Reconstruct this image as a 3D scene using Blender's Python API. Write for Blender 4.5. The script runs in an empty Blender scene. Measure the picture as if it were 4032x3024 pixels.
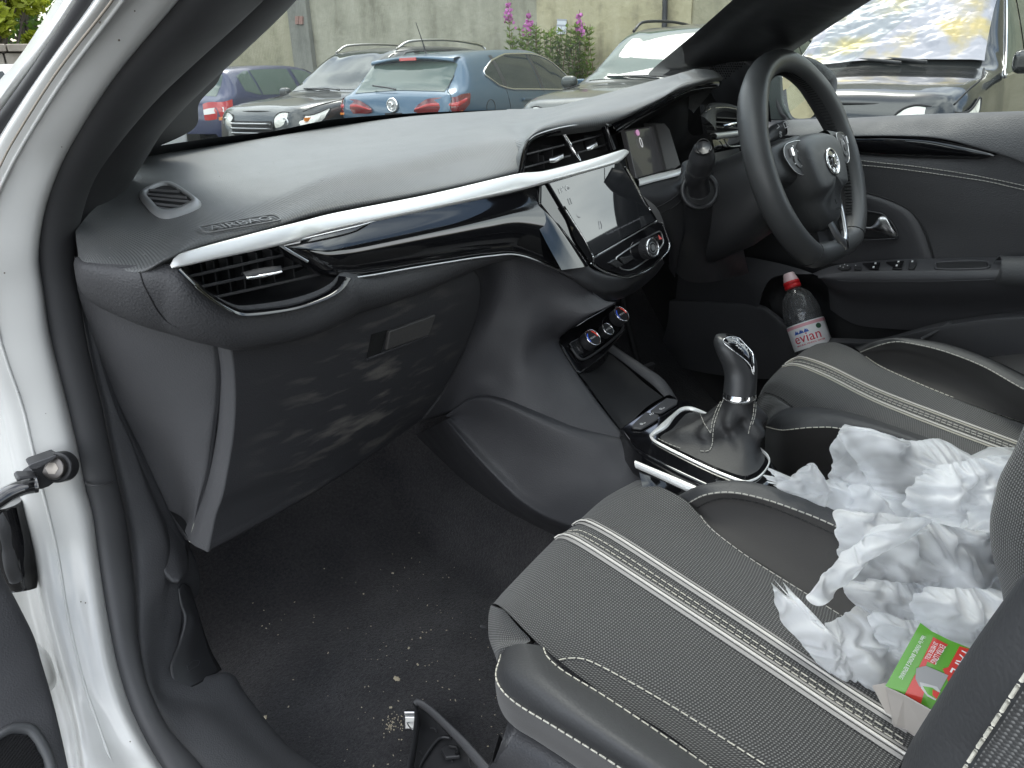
import bpy, bmesh, math, random
import numpy as np
from mathutils import Vector, Matrix, noise as mnoise
from mathutils.bvhtree import BVHTree
random.seed(7)
scene = bpy.context.scene
COL = scene.collection
R = math.radians

# ---------------------------------------------------------------- camera (car frame: X right, Y forward, Z up, metres)
CAM = np.array((-0.88, 0.0, 1.10)); YAW, PITCH, ROLL = 39.0, -22.0, -2.0
FPX = 3028.0                                   # focal length in pixels of a 4032 x 3024 picture
def _axes():
    y, p, a = R(YAW), R(PITCH), R(ROLL)
    h = np.array((math.sin(y)*math.cos(p), math.cos(y)*math.cos(p), math.sin(p)))
    r = np.array((math.cos(y), -math.sin(y), 0.0)); u = np.cross(r, h)
    return r*math.cos(a)+u*math.sin(a), u*math.cos(a)-r*math.sin(a), h
CR_, CU_, CH_ = _axes()
cam_d = bpy.data.cameras.new('camera'); cam_o = bpy.data.objects.new('camera', cam_d); COL.objects.link(cam_o)
cam_o.matrix_world = Matrix(((CR_[0], CU_[0], -CH_[0], CAM[0]), (CR_[1], CU_[1], -CH_[1], CAM[1]), (CR_[2], CU_[2], -CH_[2], CAM[2]), (0, 0, 0, 1)))
cam_d.sensor_width = 36.0; cam_d.lens = 36.0*FPX/4032.0; cam_d.clip_start = 0.02; cam_d.clip_end = 2000
scene.camera = cam_o

# ---------------------------------------------------------------- sky, sun, exposure
SUN_EL, SUN_AZ = R(58), R(35)                 # azimuth clockwise from +Y
world = bpy.data.worlds.new('World'); scene.world = world; world.use_nodes = True
nt = world.node_tree; nt.nodes.clear()
wo = nt.nodes.new('ShaderNodeOutputWorld'); bg = nt.nodes.new('ShaderNodeBackground')
sky = nt.nodes.new('ShaderNodeTexSky'); sky.sky_type = 'NISHITA'; sky.sun_disc = False
sky.sun_elevation = SUN_EL; sky.sun_rotation = SUN_AZ; sky.air_density = 1.2; sky.dust_density = 2.0
tc = nt.nodes.new('ShaderNodeTexCoord'); mp = nt.nodes.new('ShaderNodeMapping'); mp.inputs['Scale'].default_value = (1.2, 1.2, 3.2)
nz = nt.nodes.new('ShaderNodeTexNoise'); nz.inputs['Scale'].default_value = 1.7; nz.inputs['Detail'].default_value = 6
rp = nt.nodes.new('ShaderNodeValToRGB'); rp.color_ramp.elements[0].position = 0.40; rp.color_ramp.elements[1].position = 0.60
mx = nt.nodes.new('ShaderNodeMix'); mx.data_type = 'RGBA'; mx.inputs['B'].default_value = (14.5, 15.0, 15.4, 1)
nt.links.new(tc.outputs['Generated'], mp.inputs['Vector']); nt.links.new(mp.outputs['Vector'], nz.inputs['Vector'])
nt.links.new(nz.outputs['Fac'], rp.inputs['Fac']); nt.links.new(rp.outputs['Color'], mx.inputs['Factor'])
nt.links.new(sky.outputs['Color'], mx.inputs['A']); nt.links.new(mx.outputs['Result'], bg.inputs['Color'])
bg.inputs['Strength'].default_value = 0.145
nt.links.new(bg.outputs['Background'], wo.inputs['Surface'])
sl = bpy.data.lights.new('sun', 'SUN'); sl.energy = 1.1; sl.angle = R(22); sl.color = (1.0, 0.96, 0.9)
so = bpy.data.objects.new('sun', sl); COL.objects.link(so)
_sd = Vector((math.sin(SUN_AZ)*math.cos(SUN_EL), math.cos(SUN_AZ)*math.cos(SUN_EL), math.sin(SUN_EL)))
so.rotation_euler = _sd.to_track_quat('Z', 'Y').to_euler()
vs = scene.view_settings; vs.view_transform = 'Standard'; vs.look = 'None'; vs.exposure = 0.9; vs.gamma = 1.0; vs.use_curve_mapping = False
scene.cycles.max_bounces = 8; scene.cycles.diffuse_bounces = 4; scene.cycles.glossy_bounces = 4; scene.cycles.transparent_max_bounces = 12
scene.cycles.use_denoising = True; scene.cycles.sample_clamp_indirect = 6.0; scene.cycles.caustics_reflective = False; scene.cycles.caustics_refractive = False

# ---------------------------------------------------------------- helpers: points
# crops of the photograph the measurements were read in: x0, y0, source pixels per crop pixel
CROP = {'F': (0, 0, 4032/2212), 1: (0, 0, .6329), 2: (1300, 0, .6329), 3: (2632, 0, .6329), 4: (0, 1000, .6329), 5: (1300, 1000, .6329),
 6: (2632, 1000, .6329), 7: (0, 1974, .6329), 8: (1300, 1974, .6329), 9: (2632, 1974, .6329), 'a': (700, 100, .3617), 'b': (1300, 100, .4973),
 'c': (1900, 400, .4219), 'd': (2800, 150, .5728), 'e': (2100, 1150, .4822), 'g': (500, 2650, .6781), 'h': (600, 850, .4069), 'i': (3000, 250, .4665),
 'j': (2950, 0, .4892), 'k': (0, 0, .2532), 'l': (0, 1700, .3014), 'm': (0, 2200, .4968), 'n': (3000, 1000, .4665), 'o': (2600, 1600, .663)}
def ray(c, x, y):
    a, b, s = CROP[c]; return CH_ + CR_*((a+x*s-2016)/FPX) + CU_*((1512-b-y*s)/FPX)
def P(c, x, y, v, ax='Y'):
    d = ray(c, x, y)
    if ax == 'D': return CAM + d*v
    i = 'XYZ'.index(ax); return CAM + d*((v-CAM[i])/d[i])
def CV(ax, pts, c=None):
    """measured curve: items (crop,x,y,v[,ax]) or (x,y,v[,ax]) with a fixed crop"""
    out = []
    for q in pts:
        cc, q = (c, q) if c is not None else (q[0], q[1:])
        out.append(P(cc, q[0], q[1], q[2], q[3] if len(q) > 3 else ax))
    return np.array(out)
def spl(pts, n, closed=False, lin=False, idx=False):
    p = np.asarray(pts, float)
    if closed: p = np.vstack((p, p[:1]))
    if len(p) == 1: return np.repeat(p, n, 0)
    if lin or len(p) == 2: d = p
    else:
        if closed: e = np.vstack((p[-2], p, p[1]))
        else: e = np.vstack((2*p[0]-p[1], p, 2*p[-1]-p[-2]))
        t = np.linspace(0, 1, 13)[:, None]; d = []
        for i in range(len(p)-1):
            a, b, c, f = e[i:i+4]
            m1 = (c-a)*.5; m2 = (f-b)*.5
            L = np.linalg.norm(c-b)
            for m in (m1, m2):
                k = np.linalg.norm(m)
                if k > 1.3*L: m *= 1.3*L/k
            d.append(((2*t**3-3*t**2+1)*b + (t**3-2*t**2+t)*m1 + (-2*t**3+3*t**2)*c + (t**3-t**2)*m2)[(1 if i else 0):])
        d = np.vstack(d)
    s = np.concatenate(([0], np.cumsum(np.linalg.norm(np.diff(d, axis=0), axis=1)))) if not idx else np.arange(len(d), dtype=float)
    q = np.linspace(0, s[-1], n+(1 if closed else 0))
    r = np.stack([np.interp(q, s, d[:, k]) for k in range(3)], 1)
    return r[:-1] if closed else r

# ---------------------------------------------------------------- helpers: objects
def empty(name, loc, label=None, cat=None, group=None, kind=None):
    o = bpy.data.objects.new(name, None); COL.objects.link(o); o.location = loc; o.empty_display_size = .1
    tag(o, label, cat, group, kind); return o
def car_part(name, loc, label=None):
    """a part of the car we look into, with sub-parts of its own"""
    o = empty(name, loc); o.parent = body; o.location = Vector(loc)-body.location
    if label: o['label'] = label
    return o
def tag(o, label=None, cat=None, group=None, kind=None):
    if label: o['label'] = label
    if cat: o['category'] = cat
    if group: o['group'] = group
    if kind: o['kind'] = kind
    return o
def link(name, me, m=None, parent=None, smooth=True):
    o = bpy.data.objects.new(name, me); COL.objects.link(o)
    if m is not None and not me.materials: me.materials.append(m)
    if smooth and me.polygons: me.polygons.foreach_set('use_smooth', [True]*len(me.polygons))
    if parent is not None:
        o.parent = parent
        o.matrix_parent_inverse = wmat(parent).inverted()
    return o
def wmat(o):
    m = Matrix.LocRotScale(o.location, o.rotation_euler, o.scale)
    return m if o.parent is None else wmat(o.parent) @ o.matrix_parent_inverse @ m
def mesh(name, v, f, m=None, parent=None, smooth=True, uv=None):
    me = bpy.data.meshes.new(name); me.from_pydata([tuple(map(float, q)) for q in v], [], [tuple(q) for q in f])
    if uv is not None:
        l = me.uv_layers.new(name='UVMap'); vi = np.empty(len(me.loops), np.int32); me.loops.foreach_get('vertex_index', vi)
        l.data.foreach_set('uv', np.asarray(uv, np.float32)[vi].ravel())
    me.update(); return link(name, me, m, parent, smooth)
def gridfaces(nu, nv, cu=False, cv=False, off=0):
    f = []
    for i in range(nu if cu else nu-1):
        for j in range(nv if cv else nv-1):
            a, b = i, (i+1) % nu; c, d = j, (j+1) % nv
            f.append((off+a*nv+c, off+b*nv+c, off+b*nv+d, off+a*nv+d))
    return f
def griduv(g):
    nu, nv = g.shape[:2]
    du = np.concatenate((np.zeros((1, nv)), np.cumsum(np.linalg.norm(np.diff(g, axis=0), axis=2), 0)))
    dv = np.concatenate((np.zeros((nu, 1)), np.cumsum(np.linalg.norm(np.diff(g, axis=1), axis=2), 1)), 1)
    du = np.repeat(du.mean(1, keepdims=True), nv, 1); dv = np.repeat(dv.mean(0, keepdims=True), nu, 0)
    return np.stack((dv, du), 2).reshape(-1, 2)
def loftgrid(rows, nu=40, nv=6, lin=False, idx=False):
    rr = [spl(r, nu, idx=idx) for r in rows]
    A = np.array(rr)                                   # rows, nu, 3
    n = (len(rows)-1)*nv+1
    if lin:
        return np.stack([np.stack([np.interp(np.linspace(0, len(rows)-1, n), range(len(rows)), A[:, i, k]) for k in range(3)], 1) for i in range(nu)], 1)
    out = []
    e = np.concatenate((2*A[:1]-A[1:2], A, 2*A[-1:]-A[-2:-1]))
    for i in range(len(rows)-1):
        a, b, c, f = e[i:i+4]
        m1 = (c-a)*.5; m2 = (f-b)*.5; L = np.linalg.norm(c-b, axis=1, keepdims=True)+1e-9
        for m in (m1, m2):
            k = np.linalg.norm(m, axis=1, keepdims=True)+1e-9; m *= np.minimum(1, 1.2*L/k)
        for t in np.linspace(0, 1, nv+1)[(1 if i else 0):]:
            out.append((2*t**3-3*t**2+1)*b + (t**3-2*t**2+t)*m1 + (-2*t**3+3*t**2)*c + (t**3-t**2)*m2)
    return np.array(out)
def facing(g, flip=None):
    """orient grid normals towards the camera"""
    c = g[g.shape[0]//2, g.shape[1]//2]
    i, j = g.shape[0]//2, g.shape[1]//2
    a = g[min(i+1, g.shape[0]-1), j]-g[max(i-1, 0), j]; b = g[i, min(j+1, g.shape[1]-1)]-g[i, max(j-1, 0)]
    return np.dot(np.cross(a, b), CAM-c) > 0
def gmesh(name, g, m, parent=None, thick=0, smooth=True):
    g = np.asarray(g); nu, nv = g.shape[:2]
    if not facing(g): g = g[:, ::-1]
    o = mesh(name, g.reshape(-1, 3), gridfaces(nu, nv), m, parent, smooth, griduv(g))
    if thick:
        s = o.modifiers.new('thickness', 'SOLIDIFY'); s.thickness = thick; s.offset = -1
    return o
def loft(name, rows, m, parent=None, nu=40, nv=6, thick=0, lin=False, disp=None, idx=False):
    g = loftgrid(rows, nu, nv, lin, idx)
    if disp is not None: g = disp(g)
    return gmesh(name, g, m, parent, thick)
def ribgrid(L, Rr, h, nu=50, nv=9, over=0.0, power=1.0):
    """a bulging strip between two edge curves; h = height of the bulge towards the camera"""
    a = spl(L, nu); b = spl(Rr, nu); T = np.gradient(.5*(a+b), axis=0)
    N = np.cross(T, b-a); N /= np.linalg.norm(N, axis=1, keepdims=True)+1e-9
    s = np.sign(np.sum(N*(CAM-.5*(a+b)), 1, keepdims=True)); s[s == 0] = 1; N = N*s
    hh = np.asarray(h, float); hh = np.interp(np.linspace(0, 1, nu), np.linspace(0, 1, len(hh)), hh)[:, None] if hh.ndim else hh
    out = []
    for t in np.linspace(-over, 1+over, nv):
        tt = min(max(t, 0), 1); w = .5-.5*math.cos(math.pi*tt) if power == 1 else tt
        k = math.sin(math.pi*tt)**(1 if power == 1 else power)
        q = a+(b-a)*w+N*hh*k
        if t < 0: q = q-N*abs(hh)*(-t)*2
        if t > 1: q = q-N*abs(hh)*(t-1)*2
        out.append(q)
    return np.array(out)
def ribbon(name, L, Rr, h, m, parent=None, nu=50, nv=9, over=0.0, power=1.0, thick=0):
    return gmesh(name, ribgrid(L, Rr, h, nu, nv, over, power), m, parent, thick)
def tubegeo(path, r, n=8, closed=False, flat=1.0, cap=True, up=None):
    p = np.asarray(path, float); k = len(p)
    rr = np.interp(np.linspace(0, 1, k), np.linspace(0, 1, len(r)), r) if np.ndim(r) else np.full(k, r)
    T = np.gradient(p, axis=0) if not closed else np.roll(p, -1, 0)-np.roll(p, 1, 0)
    T /= np.linalg.norm(T, axis=1, keepdims=True)+1e-12
    a = np.array(up if up is not None else (0, 0, 1.)); 
    if abs(np.dot(a, T[0])) > .95: a = np.array((1., 0, 0))
    v = []; prev = None
    for i in range(k):
        if prev is None or up is not None: x = np.cross(a, T[i])
        else: x = prev-T[i]*np.dot(prev, T[i])
        x /= np.linalg.norm(x)+1e-12; prev = x; y = np.cross(T[i], x)
        for j in range(n):
            t = 2*math.pi*j/n; v.append(p[i]+rr[i]*(math.cos(t)*x+flat*math.sin(t)*y))
    f = gridfaces(k, n, closed, True)
    if cap and not closed:
        f.append(tuple(range(n-1, -1, -1))); f.append(tuple((k-1)*n+j for j in range(n)))
    return v, f
def tube(name, path, r, m, parent=None, n=8, ns=None, closed=False, flat=1.0, up=None, cap=True):
    p = spl(path, ns, closed) if ns else np.asarray(path)
    v, f = tubegeo(p, r, n, closed, flat, cap, up); return mesh(name, v, f, m, parent)
class MB:
    """collects pieces into one mesh"""
    def __init__(s): s.v, s.f = [], []
    def add(s, v, f):
        o = len(s.v); s.v += [tuple(map(float, q)) for q in v]; s.f += [tuple(o+i for i in q) for q in f]; return s
    def tube(s, path, r, n=6, **k): return s.add(*tubegeo(path, r, n, **k))
    def box(s, c, ax, ay, az):
        c, ax, ay, az = map(np.asarray, (c, ax, ay, az)); v = [c+i*ax+j*ay+k*az for i in (-1, 1) for j in (-1, 1) for k in (-1, 1)]
        return s.add(v, [(0, 1, 3, 2), (4, 6, 7, 5), (0, 4, 5, 1), (2, 3, 7, 6), (0, 2, 6, 4), (1, 5, 7, 3)])
    def grid(s, g): return s.add(g.reshape(-1, 3), gridfaces(*g.shape[:2]))
    def build(s, name, m, parent=None, smooth=False): return mesh(name, s.v, s.f, m, parent, smooth)
def fixn(o):
    bm = bmesh.new(); bm.from_mesh(o.data); bmesh.ops.recalc_face_normals(bm, faces=bm.faces); bm.to_mesh(o.data); bm.free(); return o
def bevel(o, w, seg=2, ang=35):
    b = o.modifiers.new('bevel', 'BEVEL'); b.width = w; b.segments = seg; b.limit_method = 'ANGLE'; b.angle_limit = R(ang); b.harden_normals = True
    if o.data.polygons: o.data.polygons.foreach_set('use_smooth', [True]*len(o.data.polygons))
    return o
def prism(name, poly, off, m, parent=None, bev=0, seg=2):
    """polygon (k,3) extruded by vector off"""
    p = np.asarray(poly, float); k = len(p); q = p+np.asarray(off)
    f = [tuple(range(k)), tuple(range(2*k-1, k-1, -1))]+[(i, k+i, k+(i+1) % k, (i+1) % k) for i in range(k)]
    o = fixn(mesh(name, np.vstack((p, q)), f, m, parent, False))
    return bevel(o, bev, seg) if bev else o
def unit(a): a = np.asarray(a, float); return a/(np.linalg.norm(a)+1e-12)
class Fr:
    """a local frame: origin, right, up; w points out of the plane towards the viewer"""
    def __init__(s, o, x, y):
        s.o = np.asarray(o, float); s.x = unit(x); y = np.asarray(y, float); y = y-s.x*np.dot(y, s.x); s.y = unit(y); s.z = np.cross(s.x, s.y)
    def p(s, u, v, w=0.0): return s.o+s.x*u+s.y*v+s.z*w
    def uv(s, c, x, y):
        d = ray(c, x, y); t = np.dot(s.o-CAM, s.z)/np.dot(d, s.z); q = CAM+d*t-s.o; return np.dot(q, s.x), np.dot(q, s.y)
    def poly(s, pts, c, w=0.0): return np.array([s.p(*s.uv(c, x, y), w) for x, y in pts])
    def mat(s): return Matrix(((s.x[0], s.y[0], s.z[0], s.o[0]), (s.x[1], s.y[1], s.z[1], s.o[1]), (s.x[2], s.y[2], s.z[2], s.o[2]), (0, 0, 0, 1)))
    def box(s, mb, u0, u1, v0, v1, w0, w1): return mb.box(s.p((u0+u1)/2, (v0+v1)/2, (w0+w1)/2), s.x*abs(u1-u0)/2, s.y*abs(v1-v0)/2, s.z*abs(w1-w0)/2)
def disc(fr, u, v, r, w0, w1, n=24, taper=1.0):
    a = [fr.p(u+r*math.cos(t), v+r*math.sin(t), w0) for t in np.linspace(0, 2*math.pi, n, False)]
    b = [fr.p(u+r*taper*math.cos(t), v+r*taper*math.sin(t), w1) for t in np.linspace(0, 2*math.pi, n, False)]
    return a+b, [tuple(range(n-1, -1, -1)), tuple(range(n, 2*n))]+[(i, (i+1) % n, n+(i+1) % n, n+i) for i in range(n)]
def ringgeo(fr, u, v, r, t, w=0.0, n=32, sides=8):
    p = [fr.p(u+r*math.cos(a), v+r*math.sin(a), w) for a in np.linspace(0, 2*math.pi, n, False)]
    return tubegeo(p, t, sides, True, up=fr.z)
def text(name, s, fr, u, v, size, m, parent=None, w=.0006, ext=.0002, rot=0.0, align='CENTER', sx=1.0, fit=None):
    c = bpy.data.curves.new(name, 'FONT'); c.body = s; c.size = size; c.extrude = ext; c.align_x = align; c.align_y = 'CENTER'; c.resolution_u = 3
    t = bpy.data.objects.new(name, c); COL.objects.link(t); bpy.context.view_layer.update()
    me = bpy.data.meshes.new_from_object(t.evaluated_get(bpy.context.evaluated_depsgraph_get())); bpy.data.objects.remove(t)
    if fit:
        xs = [q.co.x for q in me.vertices]; sx = fit/(max(xs)-min(xs))
    f = fr.mat().copy(); f.translation = Vector(fr.p(u, v, w))
    me.transform(f @ Matrix.Rotation(rot, 4, 'Z') @ Matrix.Diagonal((sx, 1, 1, 1))); me.materials.clear(); me.name = name
    return link(name, me, m, parent, False)
# ---- placing details on surfaces that are already built
def bvh(*objs):
    bm = bmesh.new()
    for o in objs: bm.from_mesh(o.data)        # meshes are stored in car coordinates
    t = BVHTree.FromBMesh(bm); bm.free(); return t
def onto(t, c, pts, lift=.001, n=None, closed=False):
    """pixel curve -> points lying on the surface"""
    pts = np.array([(x, y, 0) for x, y in pts], float)
    if n: pts = spl(pts, n, closed)
    out = []
    for x, y, _ in pts:
        d = ray(c, x, y); h = t.ray_cast(Vector(CAM), Vector(unit(d)))
        if h[0] is None: continue
        nn = np.array(h[1]); nn = nn if np.dot(nn, d) < 0 else -nn
        out.append(np.array(h[0])+nn*lift)
    return np.array(out)
def onto_n(t, c, pts, lift=.001, n=None):
    """as onto, with the surface normals"""
    pts = spl(np.array([(x, y, 0) for x, y in pts], float), n); P_, N_n = [], []
    for x, y, _ in pts:
        d = ray(c, x, y); h = t.ray_cast(Vector(CAM), Vector(unit(d)))
        if h[0] is None: continue
        nn = np.array(h[1]); nn = nn if np.dot(nn, d) < 0 else -nn; P_.append(np.array(h[0])+nn*lift); N_n.append(nn)
    return np.array(P_), np.array(N_n)
def stitch(name, path, m, parent, ln=.0045, gap=.0025, r=.0007):
    """a run of thread stitches along a line"""
    path = np.asarray(path); L = np.sum(np.linalg.norm(np.diff(path, axis=0), axis=1)); n = max(2, int(L/(ln+gap)))
    q = spl(path, n*4, lin=True); mb = MB()
    for i in range(n):
        a, b = q[i*4], q[min(i*4+3, len(q)-1)]
        d = b-a; mid = (a+b)/2
        mb.tube([a, a+d*.25+(mid-CAM)*-.0006, a+d*.75+(mid-CAM)*-.0006, b], r, 5)
    return tag(mb.build(name, m, parent, True), kind='stuff')
def noise3(p, s, o=0.0, oct=3):
    return mnoise.fractal(Vector((p[0]*s+o, p[1]*s+o*1.7, p[2]*s-o)), 1.0, 2.0, oct)
# ---------------------------------------------------------------- materials
def M(name, base, rough=.5, metal=0.0, spec=.5, coat=0.0, coat_r=.03, bump=None, var=None, sheen=0.0, trans=0.0, emit=None, alpha=1.0, rvar=None):
    """bump: (kind, scale, strength, distance); var: (scale, amount) value noise on the colour; rvar: (scale, amount) on the roughness"""
    m = bpy.data.materials.new(name); m.use_nodes = True; t = m.node_tree; n, l = t.nodes, t.links
    b = n['Principled BSDF']; c = tuple(base)+(1,) if len(base) == 3 else base
    b.inputs['Base Color'].default_value = c; b.inputs['Roughness'].default_value = rough; b.inputs['Metallic'].default_value = metal
    b.inputs['Specular IOR Level'].default_value = spec; b.inputs['Coat Weight'].default_value = coat; b.inputs['Coat Roughness'].default_value = coat_r
    b.inputs['Sheen Weight'].default_value = sheen; b.inputs['Transmission Weight'].default_value = trans; b.inputs['Alpha'].default_value = alpha
    if emit: b.inputs['Emission Color'].default_value = tuple(emit[:3])+(1,); b.inputs['Emission Strength'].default_value = emit[3]
    co = n.new('ShaderNodeTexCoord')
    if var:
        z = n.new('ShaderNodeTexNoise'); z.inputs['Scale'].default_value = var[0]; z.inputs['Detail'].default_value = 6; l.new(co.outputs['Object'], z.inputs['Vector'])
        r = n.new('ShaderNodeMapRange'); r.inputs['From Min'].default_value = .3; r.inputs['From Max'].default_value = .7
        r.inputs['To Min'].default_value = 1-var[1]; r.inputs['To Max'].default_value = 1+var[1]; l.new(z.outputs['Fac'], r.inputs['Value'])
        x = n.new('ShaderNodeMix'); x.data_type = 'RGBA'; x.blend_type = 'MULTIPLY'; x.inputs['Factor'].default_value = 1; x.inputs['A'].default_value = c
        l.new(r.outputs['Result'], x.inputs['B']); l.new(x.outputs['Result'], b.inputs['Base Color'])
    if rvar:
        z = n.new('ShaderNodeTexNoise'); z.inputs['Scale'].default_value = rvar[0]; z.inputs['Detail'].default_value = 5; l.new(co.outputs['Object'], z.inputs['Vector'])
        r = n.new('ShaderNodeMapRange'); r.inputs['From Min'].default_value = .3; r.inputs['From Max'].default_value = .7
        r.inputs['To Min'].default_value = max(0, rough-rvar[1]); r.inputs['To Max'].default_value = min(1, rough+rvar[1]); l.new(z.outputs['Fac'], r.inputs['Value'])
        l.new(r.outputs['Result'], b.inputs['Roughness'])
    if bump:
        k, s, st, ds = bump
        if k == 'noise':
            z = n.new('ShaderNodeTexNoise'); z.inputs['Scale'].default_value = s; z.inputs['Detail'].default_value = 3; h = z.outputs['Fac']
        elif k == 'voro':
            z = n.new('ShaderNodeTexVoronoi'); z.feature = 'SMOOTH_F1'; z.inputs['Scale'].default_value = s; h = z.outputs['Distance']
        elif k == 'edge':
            z = n.new('ShaderNodeTexVoronoi'); z.feature = 'DISTANCE_TO_EDGE'; z.inputs['Scale'].default_value = s; h = z.outputs['Distance']
        l.new(co.outputs['Object'], z.inputs['Vector'])
        bp = n.new('ShaderNodeBump'); bp.inputs['Strength'].default_value = st; bp.inputs['Distance'].default_value = ds
        l.new(h, bp.inputs['Height']); l.new(bp.outputs['Normal'], b.inputs['Normal'])
    return m
def nodes(m): return m.node_tree.nodes, m.node_tree.links, m.node_tree.nodes['Principled BSDF']
def math_(n, l, op, a, b=None, clamp=False):
    x = n.new('ShaderNodeMath'); x.operation = op; x.use_clamp = clamp
    for i, q in enumerate((a, b)):
        if q is None: continue
        if isinstance(q, (int, float)): x.inputs[i].default_value = q
        else: l.new(q, x.inputs[i])
    return x.outputs[0]
GRAIN = ('voro', 620, .30, .0012)
m_plas = M('black grained plastic', (.046, .046, .050), .58, bump=GRAIN, rvar=(18, .06))
m_plas_dark = M('dark grained plastic', (.032, .032, .036), .58, bump=GRAIN, rvar=(18, .06))
m_plas_side = M('charcoal grained plastic', (.072, .072, .076), .56, bump=GRAIN, rvar=(14, .06))
m_smooth = M('black smooth plastic', (.026, .026, .028), .42, rvar=(30, .05))
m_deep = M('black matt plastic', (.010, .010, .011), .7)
m_gloss = M('piano black', (.006, .006, .007), .06, coat=.6, rvar=(60, .03))
m_silver = M('satin silver paint', (.82, .82, .80), .34, metal=.4)
m_chrome = M('chrome', (.80, .80, .80), .08, metal=1.0)
m_satin = M('satin chrome', (.55, .55, .55), .28, metal=1.0)
m_leather = M('black leatherette', (.046, .047, .049), .56, spec=.4, bump=('voro', 420, .25, .0012), rvar=(25, .05))
m_gaiter = M('soft gaiter leather', (.026, .026, .027), .52, spec=.4, bump=('voro', 500, .2, .001))
m_padleather = M('dash leatherette', (.050, .050, .053), .58, bump=('voro', 480, .40, .0015), rvar=(20, .05))
m_rubber = M('black rubber', (.068, .068, .071), .52, rvar=(15, .06), bump=('noise', 300, .05, .001))
m_white = M('white car paint', (.64, .64, .62), .30, coat=.5, coat_r=.05, var=(7, .035))
m_thread = M('grey stitching thread', (.42, .41, .37), .8)
m_thread_w = M('pale stitching thread', (.58, .56, .48), .8)
m_whitemark = M('white printed marking', (.72, .72, .72), .5)
m_headliner = M('light grey headliner', (.50, .50, .49), .95, bump=('noise', 500, .2, .001))
m_soft = M('soft twill fabric', (.034, .032, .031), .85, sheen=.15, bump=('noise', 900, .25, .0008))
m_stitch_b = M('black thread', (.012, .012, .012), .7)
# dash top: rows of small raised dots
def dash_mat():
    m = M('dash top dotted skin', (.112, .115, .115), .44, rvar=(14, .03), var=(30, .05)); n, l, b = nodes(m)
    co = n.new('ShaderNodeTexCoord'); sx = n.new('ShaderNodeSeparateXYZ'); l.new(co.outputs['UV'], sx.inputs[0])
    k = 2*math.pi/.0042
    a = math_(n, l, 'SINE', math_(n, l, 'MULTIPLY', sx.outputs[0], k)); c = math_(n, l, 'SINE', math_(n, l, 'MULTIPLY', sx.outputs[1], k))
    h = math_(n, l, 'MULTIPLY', a, c)
    bp = n.new('ShaderNodeBump'); bp.inputs['Strength'].default_value = .55; bp.inputs['Distance'].default_value = .0006
    l.new(h, bp.inputs['Height']); l.new(bp.outputs['Normal'], b.inputs['Normal']); return m
m_dash = dash_mat()
# seat weave: pale flecks on black, in metres of the surface's own coordinates
def weave(name, pitch, dark, light, thr, aspect=1.0):
    m = M(name, dark, .85, sheen=.2); n, l, b = nodes(m)
    co = n.new('ShaderNodeTexCoord'); sx = n.new('ShaderNodeSeparateXYZ'); l.new(co.outputs['UV'], sx.inputs[0])
    k = math.pi/pitch
    u = math_(n, l, 'MULTIPLY', sx.outputs[0], k); v = math_(n, l, 'MULTIPLY', sx.outputs[1], k*aspect)
    a = math_(n, l, 'SINE', math_(n, l, 'ADD', u, v)); c = math_(n, l, 'SINE', math_(n, l, 'SUBTRACT', u, v))
    h = math_(n, l, 'MULTIPLY', a, c)
    z = n.new('ShaderNodeTexNoise'); z.inputs['Scale'].default_value = 900; l.new(co.outputs['Object'], z.inputs['Vector'])
    f = n.new('ShaderNodeMapRange'); f.inputs['From Min'].default_value = thr; f.inputs['From Max'].default_value = thr+.35
    l.new(math_(n, l, 'ADD', h, math_(n, l, 'MULTIPLY', math_(n, l, 'SUBTRACT', z.outputs['Fac'], .5), .5)), f.inputs['Value'])
    x = n.new('ShaderNodeMix'); x.data_type = 'RGBA'; x.inputs['A'].default_value = dark+(1,); x.inputs['B'].default_value = light+(1,)
    l.new(f.outputs['Result'], x.inputs['Factor']); l.new(x.outputs['Result'], b.inputs['Base Color'])
    bp = n.new('ShaderNodeBump'); bp.inputs['Strength'].default_value = .5; bp.inputs['Distance'].default_value = .0008
    l.new(h, bp.inputs['Height']); l.new(bp.outputs['Normal'], b.inputs['Normal']); return m
m_weave = weave('flecked seat weave', .0032, (.026, .026, .026), (.16, .16, .155), .30)
m_weave2 = weave('fine ribbed seat weave', .0030, (.030, .030, .030), (.17, .17, .165), .30)
m_tape = M('pale grey woven tape', (.30, .29, .28), .8, bump=('noise', 700, .3, .0008))
m_tape_w = M('white cord', (.62, .60, .56), .8)
m_tape_y = M('cream woven tape', (.34, .325, .28), .8, bump=('noise', 700, .3, .0008))
def carpet():
    m = M('black needle felt carpet', (.012, .012, .014), .95, sheen=.25); n, l, b = nodes(m)
    co = n.new('ShaderNodeTexCoord'); z = n.new('ShaderNodeTexNoise'); z.inputs['Scale'].default_value = 230; z.inputs['Detail'].default_value = 8; z.inputs['Roughness'].default_value = .75
    z2 = n.new('ShaderNodeTexNoise'); z2.inputs['Scale'].default_value = 9; z2.inputs['Detail'].default_value = 5
    l.new(co.outputs['Object'], z.inputs['Vector']); l.new(co.outputs['Object'], z2.inputs['Vector'])
    r = n.new('ShaderNodeValToRGB'); e = r.color_ramp.elements; e[0].position = .42; e[0].color = (.003, .003, .006, 1); e[1].position = .64; e[1].color = (.036, .034, .036, 1)
    l.new(math_(n, l, 'ADD', math_(n, l, 'MULTIPLY', z.outputs['Fac'], .72), math_(n, l, 'MULTIPLY', z2.outputs['Fac'], .28)), r.inputs['Fac'])
    l.new(r.outputs['Color'], b.inputs['Base Color'])
    bp = n.new('ShaderNodeBump'); bp.inputs['Strength'].default_value = .8; bp.inputs['Distance'].default_value = .003
    l.new(z.outputs['Fac'], bp.inputs['Height']); l.new(bp.outputs['Normal'], b.inputs['Normal']); return m
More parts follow.
